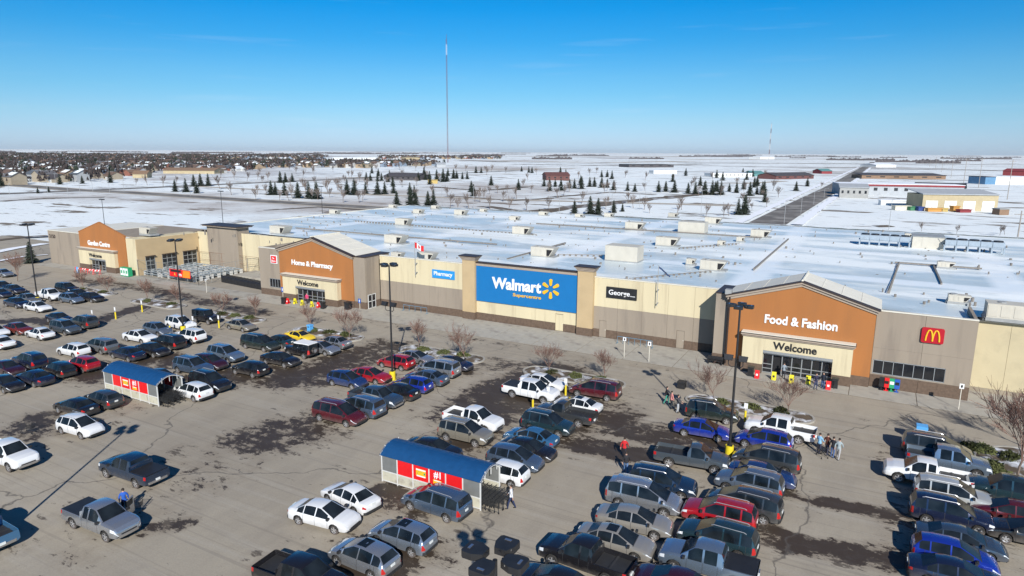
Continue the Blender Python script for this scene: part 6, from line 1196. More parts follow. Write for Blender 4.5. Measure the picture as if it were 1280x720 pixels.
for k, (x, y, h, lab) in enumerate([(-513.24, 231.33, 7.3, 'medium dark spruce far back in the park, first from the left'), (-413.36, 203.62, 3.1, 'small dark spruce in the middle of the park, first from the left'), (-416.37, 210.77, 3.2, 'small dark spruce in the middle of the park, second from the left'), (-506.38, 264.28, 6.6, 'medium dark spruce far back in the park, second from the left'), (-506.31, 279.47, 5.1, 'small dark spruce far back in the park, first from the left'), (-503.14, 297.86, 7.6, 'medium dark spruce far back in the park, third from the left'), (-366.87, 254.97, 6.3, 'medium dark spruce in the middle of the park, first from the left'), (-358.37, 255.94, 7.2, 'medium dark spruce in the middle of the park, second from the left'), (-410.18, 299.35, 7.2, 'medium dark spruce far back in the park, fourth from the left'), (-343.41, 252.03, 6.3, 'medium dark spruce in the middle of the park, third from the left'), (-411.21, 305.37, 7.6, 'medium dark spruce far back in the park, fifth from the left'), (-407.18, 308.3, 7.6, 'medium dark spruce far back in the park, sixth from the left'), (-298.13, 265.32, 7.0, 'tall dark spruce in the middle of the park, first from the left'), (-296.17, 266.67, 6.2, 'medium dark spruce in the middle of the park, fourth from the left'), (-405.61, 370.64, 7.9, 'medium dark spruce far back in the park, seventh from the left'), (-289.39, 267.02, 7.0, 'tall dark spruce in the middle of the park, second from the left'), (-407.67, 377.74, 6.8, 'medium dark spruce far back in the park, eighth from the left'), (-408.82, 385.77, 6.2, 'small dark spruce far back in the park, second from the left'), (-266.47, 254.63, 7.4, 'tall dark spruce in the middle of the park, third from the left'), (-259.68, 255.49, 7.8, 'tall dark spruce in the middle of the park, fourth from the left'), (-254.15, 255.56, 8.1, 'tall dark spruce in the middle of the park, fifth from the left'), (-266.34, 291.55, 7.6, 'tall dark spruce in the middle of the park, sixth from the left'), (-260.59, 291.08, 8.0, 'tall dark spruce in the middle of the park, seventh from the left'), (-262.27, 302.55, 6.0, 'medium dark spruce in the middle of the park, fifth from the left'), (-383.26, 443.66, 6.3, 'small dark spruce far back in the park, third from the left'), (-375.39, 439.54, 5.9, 'small dark spruce far back in the park, fourth from the left'), (-498.98, 587.21, 7.0, 'small dark spruce far back in the park, fifth from the left'), (-365.66, 437.08, 5.9, 'small dark spruce far back in the park, sixth from the left'), (-252.31, 301.2, 7.2, 'tall dark spruce in the middle of the park, eighth from the left'), (-441.9, 529.57, 6.8, 'small dark spruce far back in the park, seventh from the left'), (-368.08, 445.11, 5.9, 'small dark spruce far back in the park, eighth from the left'), (-251.34, 306.4, 6.4, 'medium dark spruce in the middle of the park, sixth from the left'), (-349.42, 430.44, 6.0, 'small dark spruce far back in the park, ninth from the left'), (-396.8, 491.15, 6.6, 'small dark spruce far back in the park, tenth from the left'), (-302.19, 377.48, 6.2, 'medium dark spruce far back in the park, ninth from the left'), (-252.01, 315.28, 6.1, 'medium dark spruce in the middle of the park, seventh from the left'), (-195.27, 246.38, 5.8, 'tall dark spruce just behind the store roof, first from the left'), (-238.6, 313.35, 6.0, 'medium dark spruce in the middle of the park, eighth from the left'), (-188.64, 247.89, 7.3, 'tall dark spruce just behind the store roof, second from the left'), (-218.21, 290.32, 5.9, 'medium dark spruce in the middle of the park, ninth from the left'), (-186.51, 249.29, 5.3, 'medium dark spruce just behind the store roof, first from the left'), (-343.79, 463.61, 6.7, 'small dark spruce far back in the park, eleventh from the left'), (-446.65, 613.06, 7.1, 'small dark spruce far back in the park, twelfth from the left'), (-348.69, 480.65, 6.2, 'small dark spruce far back in the park, thirteenth from the left'), (-179.22, 248.5, 6.1, 'tall dark spruce just behind the store roof, third from the left'), (-341.07, 475.93, 7.1, 'small dark spruce far back in the park, fourteenth from the left'), (-297.91, 416.02, 6.3, 'small dark spruce far back in the park, fifteenth from the left'), (-175.8, 248.02, 6.8, 'tall dark spruce just behind the store roof, fourth from the left'), (-326.94, 466.45, 8.6, 'medium dark spruce far back in the park, tenth from the left'), (-314.04, 457.06, 9.6, 'medium dark spruce far back in the park, eleventh from the left'), (-315.68, 465.27, 7.2, 'medium dark spruce far back in the park, twelfth from the left'), (-389.19, 575.2, 6.9, 'small dark spruce far back in the park, sixteenth from the left'), (-344.28, 517.85, 7.9, 'medium dark spruce far back in the park, thirteenth from the left'), (-341.97, 519.65, 6.5, 'small dark spruce far back in the park, seventeenth from the left'), (-332.91, 515.04, 5.7, 'small dark spruce far back in the park, eighteenth from the left'), (-329.48, 517.7, 6.4, 'small dark spruce far back in the park, nineteenth from the left'), (-221.83, 353.14, 6.1, 'medium dark spruce in the middle of the park, tenth from the left'), (-199.2, 319.35, 6.0, 'medium dark spruce in the middle of the park, eleventh from the left'), (-416.01, 672.79, 7.3, 'small dark spruce far back in the park, twentieth from the left'), (-411.34, 676.75, 6.4, 'small dark spruce far back in the park, twenty-first from the left'), (-253.66, 431.5, 6.4, 'small dark spruce far back in the park, twenty-second from the left'), (-208.54, 389.87, 6.3, 'medium dark spruce in the middle of the park, twelfth from the left'), (-406.1, 767.48, 6.0, 'small dark spruce far back in the park, twenty-third from the left'), (-375.26, 727.78, 6.6, 'small dark spruce far back in the park, twenty-fourth from the left'), (-365.0, 716.16, 6.5, 'small dark spruce far back in the park, twenty-fifth from the left'), (-118.75, 239.74, 2.0, 'small dark spruce just behind the store roof, first from the left'), (-214.75, 440.74, 5.7, 'small dark spruce far back in the park, twenty-sixth from the left'), (-188.0, 394.07, 6.2, 'medium dark spruce in the middle of the park, thirteenth from the left'), (-211.41, 443.15, 5.2, 'small dark spruce far back in the park, twenty-seventh from the left'), (-205.6, 440.3, 5.1, 'small dark spruce far back in the park, twenty-eighth from the left'), (-324.43, 708.17, 7.3, 'small dark spruce far back in the park, twenty-ninth from the left'), (-202.29, 442.69, 5.1, 'small dark spruce far back in the park, thirtieth from the left'), (-182.22, 399.26, 6.2, 'medium dark spruce in the middle of the park, fourteenth from the left'), (-277.59, 618.89, 7.0, 'small dark spruce far back in the park, thirty-first from the left'), (-190.28, 431.11, 5.5, 'small dark spruce far back in the park, thirty-second from the left'), (-185.38, 428.18, 6.0, 'medium dark spruce far back in the park, fourteenth from the left'), (-106.83, 247.38, 5.1, 'tall dark spruce just behind the store roof, fifth from the left'), (-202.1, 478.43, 6.5, 'small dark spruce far back in the park, thirty-third from the left'), (-179.23, 426.27, 7.5, 'medium dark spruce far back in the park, fifteenth from the left'), (-185.14, 455.06, 6.3, 'medium dark spruce far back in the park, sixteenth from the left'), (-100.84, 249.12, 6.6, 'tall dark spruce just behind the store roof, sixth from the left'), (-182.27, 457.13, 6.3, 'medium dark spruce far back in the park, seventeenth from the left'), (-97.48, 249.21, 6.0, 'tall dark spruce just behind the store roof, seventh from the left'), (-249.37, 644.12, 6.4, 'small dark spruce far back in the park, thirty-fourth from the left'), (-173.78, 449.53, 6.7, 'medium dark spruce far back in the park, eighteenth from the left'), (-244.77, 647.79, 6.4, 'small dark spruce far back in the park, thirty-fifth from the left'), (-170.48, 451.89, 5.6, 'small dark spruce far back in the park, thirty-sixth from the left'), (-222.98, 602.7, 7.0, 'small dark spruce far back in the park, thirty-seventh from the left'), (-155.72, 424.82, 5.8, 'medium dark spruce in the middle of the park, fifteenth from the left'), (-96.04, 262.96, 4.6, 'medium dark spruce just behind the store roof, second from the left'), (-94.91, 270.51, 3.0, 'small dark spruce just behind the store roof, second from the left'), (-144.75, 421.08, 5.4, 'small dark spruce in the middle of the park, third from the left'), (-137.84, 414.93, 4.8, 'small dark spruce in the middle of the park, fourth from the left'), (-123.81, 419.38, 6.3, 'medium dark spruce in the middle of the park, sixteenth from the left'), (-121.24, 426.52, 6.1, 'medium dark spruce in the middle of the park, seventeenth from the left'), (-158.17, 576.25, 6.8, 'small dark spruce far back in the park, thirty-eighth from the left'), (-114.03, 420.95, 6.9, 'medium dark spruce in the middle of the park, eighteenth from the left'), (-189.09, 740.55, 7.4, 'small dark spruce far back in the park, thirty-ninth from the left'), (-103.5, 413.12, 6.0, 'medium dark spruce in the middle of the park, nineteenth from the left'), (-98.75, 411.55, 6.7, 'medium dark spruce in the middle of the park, twentieth from the left'), (-121.14, 518.91, 6.6, 'medium dark spruce far back in the park, nineteenth from the left'), (-96.87, 426.69, 6.3, 'medium dark spruce in the middle of the park, twenty-first from the left'), (-92.84, 410.86, 7.4, 'medium dark spruce in the middle of the park, twenty-second from the left'), (-88.26, 409.34, 7.5, 'tall dark spruce in the middle of the park, ninth from the left'), (-94.15, 445.44, 6.1, 'medium dark spruce in the middle of the park, twenty-third from the left'), (-147.02, 697.7, 7.2, 'small dark spruce far back in the park, fortieth from the left'), (-93.1, 446.18, 6.4, 'medium dark spruce in the middle of the park, twenty-fourth from the left'), (-83.78, 412.41, 7.3, 'medium dark spruce in the middle of the park, twenty-fifth from the left'), (-128.17, 634.37, 7.0, 'small dark spruce far back in the park, forty-first from the left'), (-86.43, 450.84, 4.9, 'small dark spruce in the middle of the park, fifth from the left'), (-79.83, 439.53, 6.0, 'medium dark spruce in the middle of the park, twenty-sixth from the left'), (-49.93, 281.71, 5.8, 'tall dark spruce just behind the store roof, eighth from the left'), (-138.28, 791.67, 7.5, 'small dark spruce far back in the park, forty-second from the left'), (-83.5, 485.5, 6.5, 'medium dark spruce in the middle of the park, twenty-seventh from the left'), (-48.03, 285.05, 7.1, 'tall dark spruce just behind the store roof, ninth from the left'), (-112.21, 664.7, 7.1, 'small dark spruce far back in the park, forty-third from the left'), (-67.66, 414.35, 7.2, 'medium dark spruce in the middle of the park, twenty-eighth from the left'), (-122.54, 759.94, 7.4, 'small dark spruce far back in the park, forty-fourth from the left'), (-81.87, 518.19, 6.6, 'medium dark spruce far back in the park, twentieth from the left'), (-66.0, 429.32, 5.0, 'small dark spruce in the middle of the park, sixth from the left'), (-84.43, 547.13, 6.7, 'medium dark spruce far back in the park, twenty-first from the left'), (-62.64, 426.92, 7.1, 'medium dark spruce in the middle of the park, twenty-ninth from the left'), (-66.87, 463.4, 6.4, 'medium dark spruce in the middle of the park, thirtieth from the left'), (-51.65, 363.11, 5.7, 'medium dark spruce in the middle of the park, thirty-first from the left'), (-50.18, 487.45, 5.8, 'medium dark spruce in the middle of the park, thirty-second from the left'), (-50.01, 559.92, 6.0, 'small dark spruce far back in the park, forty-fifth from the left'), (-158.28, 74.8, 4.4, 'bushy dark evergreen beside the leftmost lamp post')]):
    t = thing('spruce_tree', lab, 'tree', (x, y, -.35), k*.9, 'dark spruces in the snowy park'); s = h/7*1.12; t.scale = (s*1.25, s*1.25, s); a, b = SP[k % 4]; obj('trunk', a, t); obj('crown', b, t)
_tw = TWIG; TWIG = mat('grey_twigs', (.17,.14,.125), .9, .2, 2)
FT = [bare_tree(s, 6, 4, .38, .13, 3, .04) for s in (4, 5, 6)]
for k, (x, y, h, lab) in enumerate([(-455.36, 287.19, 4.9, 'small bare tree far back in the park, first from the left'), (-449.43, 291.52, 6.6, 'medium bare tree far back in the park, first from the left'), (-426.23, 287.73, 6.9, 'medium bare tree far back in the park, second from the left'), (-443.87, 310.25, 5.7, 'small bare tree far back in the park, second from the left'), (-367.61, 286.55, 7.5, 'medium bare tree far back in the park, third from the left'), (-517.98, 405.53, 7.7, 'medium bare tree far back in the park, fourth from the left'), (-315.86, 253.15, 7.0, 'tall bare tree in the middle of the park, the only one'), (-480.7, 389.63, 6.7, 'small bare tree far back in the park, third from the left'), (-313.43, 259.18, 3.5, 'small bare tree in the middle of the park, first from the left'), (-575.36, 481.66, 6.4, 'small bare tree far back in the park, fourth from the left'), (-447.61, 374.94, 6.3, 'small bare tree far back in the park, fifth from the left'), (-275.59, 235.43, 5.1, 'medium bare tree in the middle of the park, first from the left'), (-305.93, 262.57, 5.3, 'medium bare tree in the middle of the park, second from the left'), (-465.86, 401.08, 6.0, 'small bare tree far back in the park, sixth from the left'), (-565.13, 490.16, 6.4, 'small bare tree far back in the park, seventh from the left'), (-408.36, 355.26, 5.7, 'small bare tree far back in the park, eighth from the left'), (-301.93, 265.32, 5.3, 'medium bare tree in the middle of the park, third from the left'), (-446.67, 395.15, 6.5, 'small bare tree far back in the park, ninth from the left'), (-262.94, 239.07, 4.7, 'medium bare tree in the middle of the park, fourth from the left'), (-257.1, 239.57, 4.3, 'medium bare tree in the middle of the park, fifth from the left'), (-644.18, 603.74, 7.0, 'small bare tree far back in the park, tenth from the left'), (-362.88, 340.45, 5.6, 'small bare tree far back in the park, eleventh from the left'), (-268.44, 252.55, 6.1, 'medium bare tree in the middle of the park, sixth from the left'), (-549.01, 523.72, 7.5, 'small bare tree far back in the park, twelfth from the left'), (-346.57, 335.98, 5.6, 'small bare tree far back in the park, thirteenth from the left'), (-466.6, 453.36, 6.2, 'small bare tree far back in the park, fourteenth from the left'), (-316.77, 309.01, 6.6, 'medium bare tree in the middle of the park, seventh from the left'), (-291.72, 284.99, 6.4, 'medium bare tree in the middle of the park, eighth from the left'), (-555.94, 553.77, 7.9, 'small bare tree far back in the park, fifteenth from the left'), (-254.52, 253.14, 5.2, 'medium bare tree in the middle of the park, ninth from the left'), (-524.42, 523.98, 6.5, 'small bare tree far back in the park, sixteenth from the left'), (-358.08, 358.25, 5.7, 'small bare tree far back in the park, seventeenth from the left'), (-249.49, 251.56, 5.2, 'medium bare tree in the middle of the park, tenth from the left'), (-307.04, 318.08, 7.0, 'medium bare tree in the middle of the park, eleventh from the left'), (-284.84, 295.42, 6.4, 'medium bare tree in the middle of the park, twelfth from the left'), (-257.55, 268.33, 4.6, 'medium bare tree in the middle of the park, thirteenth from the left'), (-574.55, 606.17, 6.9, 'small bare tree far back in the park, eighteenth from the left'), (-317.27, 337.84, 5.6, 'small bare tree far back in the park, nineteenth from the left'), (-301.8, 321.78, 7.0, 'medium bare tree in the middle of the park, fourteenth from the left'), (-261.02, 281.35, 6.3, 'medium bare tree in the middle of the park, fifteenth from the left'), (-225.8, 244.17, 5.3, 'medium bare tree just behind the store roof, first from the left'), (-362.29, 394.44, 5.8, 'small bare tree far back in the park, twentieth from the left'), (-434.34, 478.85, 6.2, 'small bare tree far back in the park, twenty-first from the left'), (-418.87, 464.35, 6.2, 'small bare tree far back in the park, twenty-second from the left'), (-587.95, 654.13, 7.9, 'small bare tree far back in the park, twenty-third from the left'), (-288.02, 322.69, 6.6, 'medium bare tree in the middle of the park, sixteenth from the left'), (-367.56, 416.8, 6.9, 'medium bare tree far back in the park, fifth from the left'), (-219.51, 248.35, 5.3, 'medium bare tree just behind the store roof, second from the left'), (-227.64, 259.97, 5.2, 'medium bare tree in the middle of the park, seventeenth from the left'), (-286.88, 333.43, 6.6, 'medium bare tree in the middle of the park, eighteenth from the left'), (-543.2, 646.91, 7.7, 'small bare tree far back in the park, twenty-fourth from the left'), (-319.67, 392.32, 5.8, 'small bare tree far back in the park, twenty-fifth from the left'), (-567.22, 724.53, 8.4, 'small bare tree far back in the park, twenty-sixth from the left'), (-407.8, 523.33, 6.4, 'small bare tree far back in the park, twenty-seventh from the left'), (-291.54, 374.28, 5.7, 'small bare tree far back in the park, twenty-eighth from the left'), (-528.22, 707.64, 8.1, 'small bare tree far back in the park, twenty-ninth from the left'), (-293.6, 393.59, 5.8, 'small bare tree far back in the park, thirtieth from the left'), (-212.92, 285.55, 5.3, 'medium bare tree in the middle of the park, nineteenth from the left'), (-529.47, 726.89, 7.3, 'small bare tree far back in the park, thirty-first from the left'), (-371.72, 515.73, 6.3, 'small bare tree far back in the park, thirty-second from the left'), (-213.18, 300.01, 6.3, 'medium bare tree in the middle of the park, twentieth from the left'), (-325.19, 465.81, 6.1, 'small bare tree far back in the park, thirty-third from the left'), (-205.1, 302.32, 5.3, 'medium bare tree in the middle of the park, twenty-first from the left'), (-168.26, 250.27, 5.7, 'tall bare tree just behind the store roof, first from the left'), (-469.47, 711.75, 7.9, 'small bare tree far back in the park, thirty-fourth from the left'), (-156.65, 238.6, 5.0, 'medium bare tree just behind the store roof, third from the left'), (-460.37, 719.76, 7.9, 'small bare tree far back in the park, thirty-fifth from the left'), (-157.87, 249.2, 5.6, 'tall bare tree just behind the store roof, second from the left'), (-176.43, 284.08, 5.2, 'medium bare tree in the middle of the park, twenty-second from the left'), (-202.15, 331.19, 4.1, 'small bare tree in the middle of the park, second from the left'), (-172.51, 282.76, 5.2, 'medium bare tree in the middle of the park, twenty-third from the left'), (-183.31, 304.02, 5.3, 'medium bare tree in the middle of the park, twenty-fourth from the left'), (-422.88, 707.88, 7.6, 'small bare tree far back in the park, thirty-sixth from the left'), (-368.34, 616.9, 6.8, 'small bare tree far back in the park, thirty-seventh from the left'), (-201.43, 340.8, 4.2, 'small bare tree in the middle of the park, third from the left'), (-147.92, 250.61, 5.5, 'tall bare tree just behind the store roof, third from the left'), (-426.93, 726.26, 7.8, 'small bare tree far back in the park, thirty-eighth from the left'), (-201.46, 350.27, 4.7, 'small bare tree in the middle of the park, fourth from the left'), (-164.74, 291.86, 5.2, 'medium bare tree in the middle of the park, twenty-fifth from the left'), (-389.26, 695.53, 6.5, 'small bare tree far back in the park, thirty-ninth from the left'), (-200.69, 360.7, 4.4, 'small bare tree in the middle of the park, fifth from the left'), (-138.09, 249.66, 5.4, 'tall bare tree just behind the store roof, fourth from the left'), (-168.81, 313.79, 5.3, 'medium bare tree in the middle of the park, twenty-sixth from the left'), (-217.47, 412.97, 5.8, 'small bare tree far back in the park, fortieth from the left'), (-131.79, 253.75, 5.1, 'medium bare tree just behind the store roof, fourth from the left'), (-272.97, 528.03, 5.5, 'small bare tree far back in the park, forty-first from the left'), (-188.53, 369.15, 4.4, 'small bare tree in the middle of the park, sixth from the left'), (-335.88, 670.15, 6.9, 'small bare tree far back in the park, forty-second from the left'), (-181.78, 380.03, 5.6, 'medium bare tree in the middle of the park, twenty-seventh from the left'), (-124.62, 260.81, 5.1, 'medium bare tree just behind the store roof, fifth from the left'), (-153.71, 332.4, 5.4, 'medium bare tree in the middle of the park, twenty-eighth from the left'), (-159.6, 353.26, 5.5, 'medium bare tree in the middle of the park, twenty-ninth from the left'), (-171.47, 388.27, 5.6, 'medium bare tree in the middle of the park, thirtieth from the left'), (-251.63, 590.08, 6.5, 'small bare tree far back in the park, forty-third from the left'), (-126.71, 301.74, 5.3, 'medium bare tree just behind the store roof, sixth from the left'), (-279.6, 686.27, 6.9, 'small bare tree far back in the park, forty-fourth from the left'), (-296.13, 746.99, 7.1, 'small bare tree far back in the park, forty-fifth from the left'), (-147.83, 387.39, 5.6, 'medium bare tree in the middle of the park, thirty-first from the left'), (-104.99, 277.51, 5.1, 'medium bare tree just behind the store roof, seventh from the left'), (-155.31, 411.44, 5.7, 'medium bare tree in the middle of the park, thirty-second from the left'), (-147.87, 406.85, 5.7, 'medium bare tree in the middle of the park, thirty-third from the left'), (-224.48, 644.67, 6.7, 'small bare tree far back in the park, forty-sixth from the left'), (-108.25, 316.45, 5.3, 'medium bare tree just behind the store roof, eighth from the left'), (-97.03, 290.93, 5.2, 'medium bare tree just behind the store roof, ninth from the left'), (-89.88, 284.32, 5.2, 'medium bare tree just behind the store roof, tenth from the left'), (-135.34, 427.68, 5.2, 'small bare tree in the middle of the park, seventh from the left'), (-189.42, 598.57, 6.5, 'small bare tree far back in the park, forty-seventh from the left'), (-82.76, 269.28, 3.6, 'medium bare tree just behind the store roof, eleventh from the left'), (-157.6, 576.68, 6.4, 'small bare tree far back in the park, forty-eighth from the left'), (-71.66, 269.91, 3.9, 'medium bare tree just behind the store roof, twelfth from the left'), (-75.78, 292.97, 5.2, 'medium bare tree just behind the store roof, thirteenth from the left'), (-115.37, 467.89, 5.9, 'small bare tree far back in the park, forty-ninth from the left'), (-124.2, 512.17, 6.1, 'small bare tree far back in the park, fiftieth from the left'), (-92.18, 392.32, 5.6, 'medium bare tree in the middle of the park, thirty-fourth from the left'), (-59.44, 267.43, 4.4, 'medium bare tree just behind the store roof, fourteenth from the left'), (-136.91, 634.34, 6.6, 'small bare tree far back in the park, fifty-first from the left'), (-81.45, 400.51, 5.6, 'medium bare tree in the middle of the park, thirty-fifth from the left'), (-53.48, 271.23, 4.1, 'medium bare tree just behind the store roof, fifteenth from the left'), (-52.06, 274.15, 4.4, 'medium bare tree just behind the store roof, sixteenth from the left'), (-97.06, 531.85, 6.1, 'small bare tree far back in the park, fifty-second from the left'), (-59.02, 345.87, 5.3, 'medium bare tree just behind the store roof, seventeenth from the left'), (-79.97, 466.55, 5.2, 'small bare tree in the middle of the park, eighth from the left'), (-51.34, 311.85, 5.2, 'medium bare tree just behind the store roof, eighteenth from the left'), (-48.76, 307.52, 3.1, 'small bare tree just behind the store roof, first from the left'), (-107.51, 734.31, 6.9, 'small bare tree far back in the park, fifty-third from the left'), (-52.21, 366.13, 5.4, 'medium bare tree in the middle of the park, thirty-sixth from the left'), (-46.09, 330.15, 4.4, 'medium bare tree just behind the store roof, nineteenth from the left'), (-63.54, 478.08, 6.3, 'medium bare tree in the middle of the park, thirty-seventh from the left'), (-51.0, 408.43, 5.4, 'medium bare tree in the middle of the park, thirty-eighth from the left'), (-38.48, 532.91, 4.5, 'small bare tree far back in the park, fifty-fourth from the left'), (12.65, 252.67, 2.5, 'small bare tree just behind the store roof, second from the left'), (22.07, 250.8, 2.5, 'small bare tree just behind the store roof, third from the left'), (33.45, 252.93, 2.7, 'medium bare tree just behind the store roof, twentieth from the left'), (35.09, 256.37, 2.5, 'small bare tree just behind the store roof, fourth from the left')]):
    t = thing('bare_tree', lab, 'tree', (x, y, -.3), k*1.7, 'bare trees in the snowy park'); s = h/6*1.25; t.scale = (s, s, s); a, b = FT[k % 3]; obj('trunk', a, t); obj('crown', b, t)
# ---- thin light poles and power poles
for k, (x, y, h, dark, lab) in enumerate([(-215.54, 124.25, 8.8, 1, 'first dark lamp post from the left standing behind the store'), (-188.31, 146.91, 11.2, 1, 'second dark lamp post from the left standing behind the store'), (-192.77, 196.45, 10.6, 1, 'third dark lamp post from the left standing behind the store'), (-410.52, 188.19, 5.9, 0, 'thin pale street light behind the store, first from the left'), (-394.54, 199.16, 7.7, 0, 'thin pale street light behind the store, second from the left'), (-475.6, 245.56, 8.3, 0, 'thin pale street light behind the store, third from the left'), (-386.14, 204.92, 6.8, 0, 'thin pale street light behind the store, fourth from the left'), (-402.62, 220.33, 9.0, 0, 'thin pale street light behind the store, fifth from the left'), (-404.57, 228.64, 7.4, 0, 'thin pale street light behind the store, sixth from the left'), (-389.45, 229.48, 8.2, 0, 'thin pale street light behind the store, seventh from the left'), (-390.41, 238.53, 6.5, 0, 'thin pale street light behind the store, eighth from the left'), (-322.06, 232.37, 5.0, 0, 'thin pale street light behind the store, ninth from the left'), (-168.88, 244.59, 9.8, 0, 'thin pale street light behind the store, tenth from the left'), (-152.78, 244.99, 9.9, 0, 'thin pale street light behind the store, eleventh from the left'), (-113.5, 247.35, 10.9, 0, 'thin pale street light behind the store, twelfth from the left'), (-95.42, 258.96, 8.1, 0, 'thin pale street light behind the store, thirteenth from the left'), (-90.8, 280.29, 7.2, 0, 'thin pale street light behind the store, fourteenth from the left'), (-124.12, 394.07, 7.1, 0, 'thin pale street light behind the store, fifteenth from the left'), (-60.79, 264.59, 10.2, 0, 'thin pale street light behind the store, sixteenth from the left'), (-28.62, 249.9, 8.6, 0, 'thin pale street light behind the store, seventeenth from the left'), (-28.46, 301.95, 7.2, 0, 'thin pale street light behind the store, eighteenth from the left'), (-28.45, 359.22, 6.2, 0, 'thin pale street light behind the store, nineteenth from the left'), (-27.91, 415.86, 5.3, 0, 'thin pale street light behind the store, twentieth from the left'), (3.37, 252.31, 9.9, 0, 'thin pale street light behind the store, twenty-first from the left'), (77.57, 1552.72, 18.3, 2, 'tall wooden power pole at the right horizon, first from the left'), (77.77, 1385.04, 20.4, 2, 'tall wooden power pole at the right horizon, second from the left'), (71.97, 1135.58, 21.1, 2, 'tall wooden power pole at the right horizon, third from the left'), (63.92, 863.83, 21.0, 2, 'tall wooden power pole at the right horizon, fourth from the left'), (51.28, 583.56, 22.0, 2, 'tall wooden power pole at the right horizon, fifth from the left'), (63.49, 612.54, 22.0, 2, 'tall wooden power pole at the right horizon, sixth from the left'), (61.73, 460.46, 22.0, 2, 'tall wooden power pole at the right horizon, seventh from the left'), (36.55, 243.4, 8.4, 2, 'tall wooden power pole at the right horizon, eighth from the left')]):
    t = thing('street_light' if dark < 2 else 'power_pole', lab, 'pole', (x, y, -.3), 0, 'street lights along the roads' if dark == 0 else ('dark lamp posts behind the store' if dark == 1 else 'tall power poles')); m_ = (mat('grey_steel_pole', (.30,.31,.32), .5, .1), BLACK, mat('weathered_pole', (.30,.27,.24), .8, .1))[dark]
    wd = (.09, .10, .22)[dark]; MB().tube([(0,0,0),(0,0,h)], [wd, wd*.7], 6).build('pole', m_, t)
    if dark == 0: MB().tube([(0,0,h-.1),(1.6,0,h+.25)], .07, 5).box(1.4,-.2,h+.15,2.2,.2,h+.32).build('lamp_arm', m_, t)
    elif dark == 1: MB().box(-1.1,-.3,h-.1,-.2,.3,h+.18).box(.2,-.3,h-.1,1.1,.3,h+.18).build('lamp_head', m_, t)
    else: MB().box(-1.6,-.1,h-1.2,1.6,.1,h-1.0).build('crossarm', m_, t)
# ---- buildings beyond
COLS = dict(tan=(.42,.35,.22), grey=(.32,.32,.31), white=(.66,.67,.66), cream=(.60,.56,.46), red=(.22,.035,.04), darkred=(.13,.055,.05), brown=(.22,.14,.09), teal=(.10,.24,.24), black=(.03,.03,.035), dark=(.07,.065,.07), blue=(.10,.22,.36), snow=(.80,.83,.88), green=(.05,.18,.09), orange=(.48,.24,.06), yellow=(.46,.34,.12), navy=(.03,.06,.20), palegrey=(.37,.39,.41))
def cm_(c): return mat('ext_'+c, COLS[c], .8, .08, .5)
def building(a, b, depth, h, wall, roof, shape, label, doors=0, stripe=None, name='building', cat='building', base=-.3, doorc='white', wins=0):
    L = math.hypot(b[0]-a[0], b[1]-a[1]); t = thing(name, label, cat, (a[0], a[1], base), math.atan2(b[1]-a[1], b[0]-a[0]))
    MB().box(0, 0, 0, L, depth, h).build('wall', cm_(wall), t)
    if shape == 'flat': MB().box(-.3,-.3,h,L+.3,depth+.3,h+.35).build('roof', cm_(roof), t)
    elif shape == 'shed': MB().prism([(-.5,h),(depth+.5,h+1.6),(depth+.5,h+1.9),(-.5,h+.35)], 'x', -.4, L+.4).build('roof', cm_(roof), t)
    elif shape == 'gable': MB().prism([(-.6,h-.1),(depth/2,h+min(2.4,depth*.2)),(depth+.6,h-.1),(depth+.6,h+.2),(depth/2,h+min(2.4,depth*.2)+.35),(-.6,h+.2)], 'x', -.5, L+.5).build('roof', cm_(roof), t); MB().prism([(.02,h),(depth/2,h+min(2.4,depth*.2)),(depth-.02,h)], 'x', .02, L-.02).build('gable_end', cm_(wall), t)
    elif shape == 'gx': MB().prism([(-.6,h-.1),(L/2,h+L*.16),(L+.6,h-.1),(L+.6,h+.3),(L/2,h+L*.16+.4),(-.6,h+.3)], 'y', -.5, depth+.5).build('roof', cm_(roof), t); MB().prism([(.02,h),(L/2,h+L*.16),(L-.02,h)], 'y', .02, depth).build('gable_end', cm_(wall), t)
    if stripe: MB().box(-.05,-.34,h-1.0,L+.05,-.02,h+.1).build('fascia', cm_(stripe), t)
    for i in range(doors): w_ = L/doors; d = MB().box(w_*i+w_*.18,-.12,.05,w_*(i+1)-w_*.18,.02,h*.62).build('garage_door', cm_(doorc), t); MB().box(w_*(i+.5)-.04,-.15,.1,w_*(i+.5)+.04,-.121,h*.6).build('track', cm_('grey'), d)
    for i in range(wins): w_ = L/wins; MB().box(w_*(i+.32),-.08,h*.45,w_*(i+.68),.02,h*.72).build('window', GLASS, t)
    return t
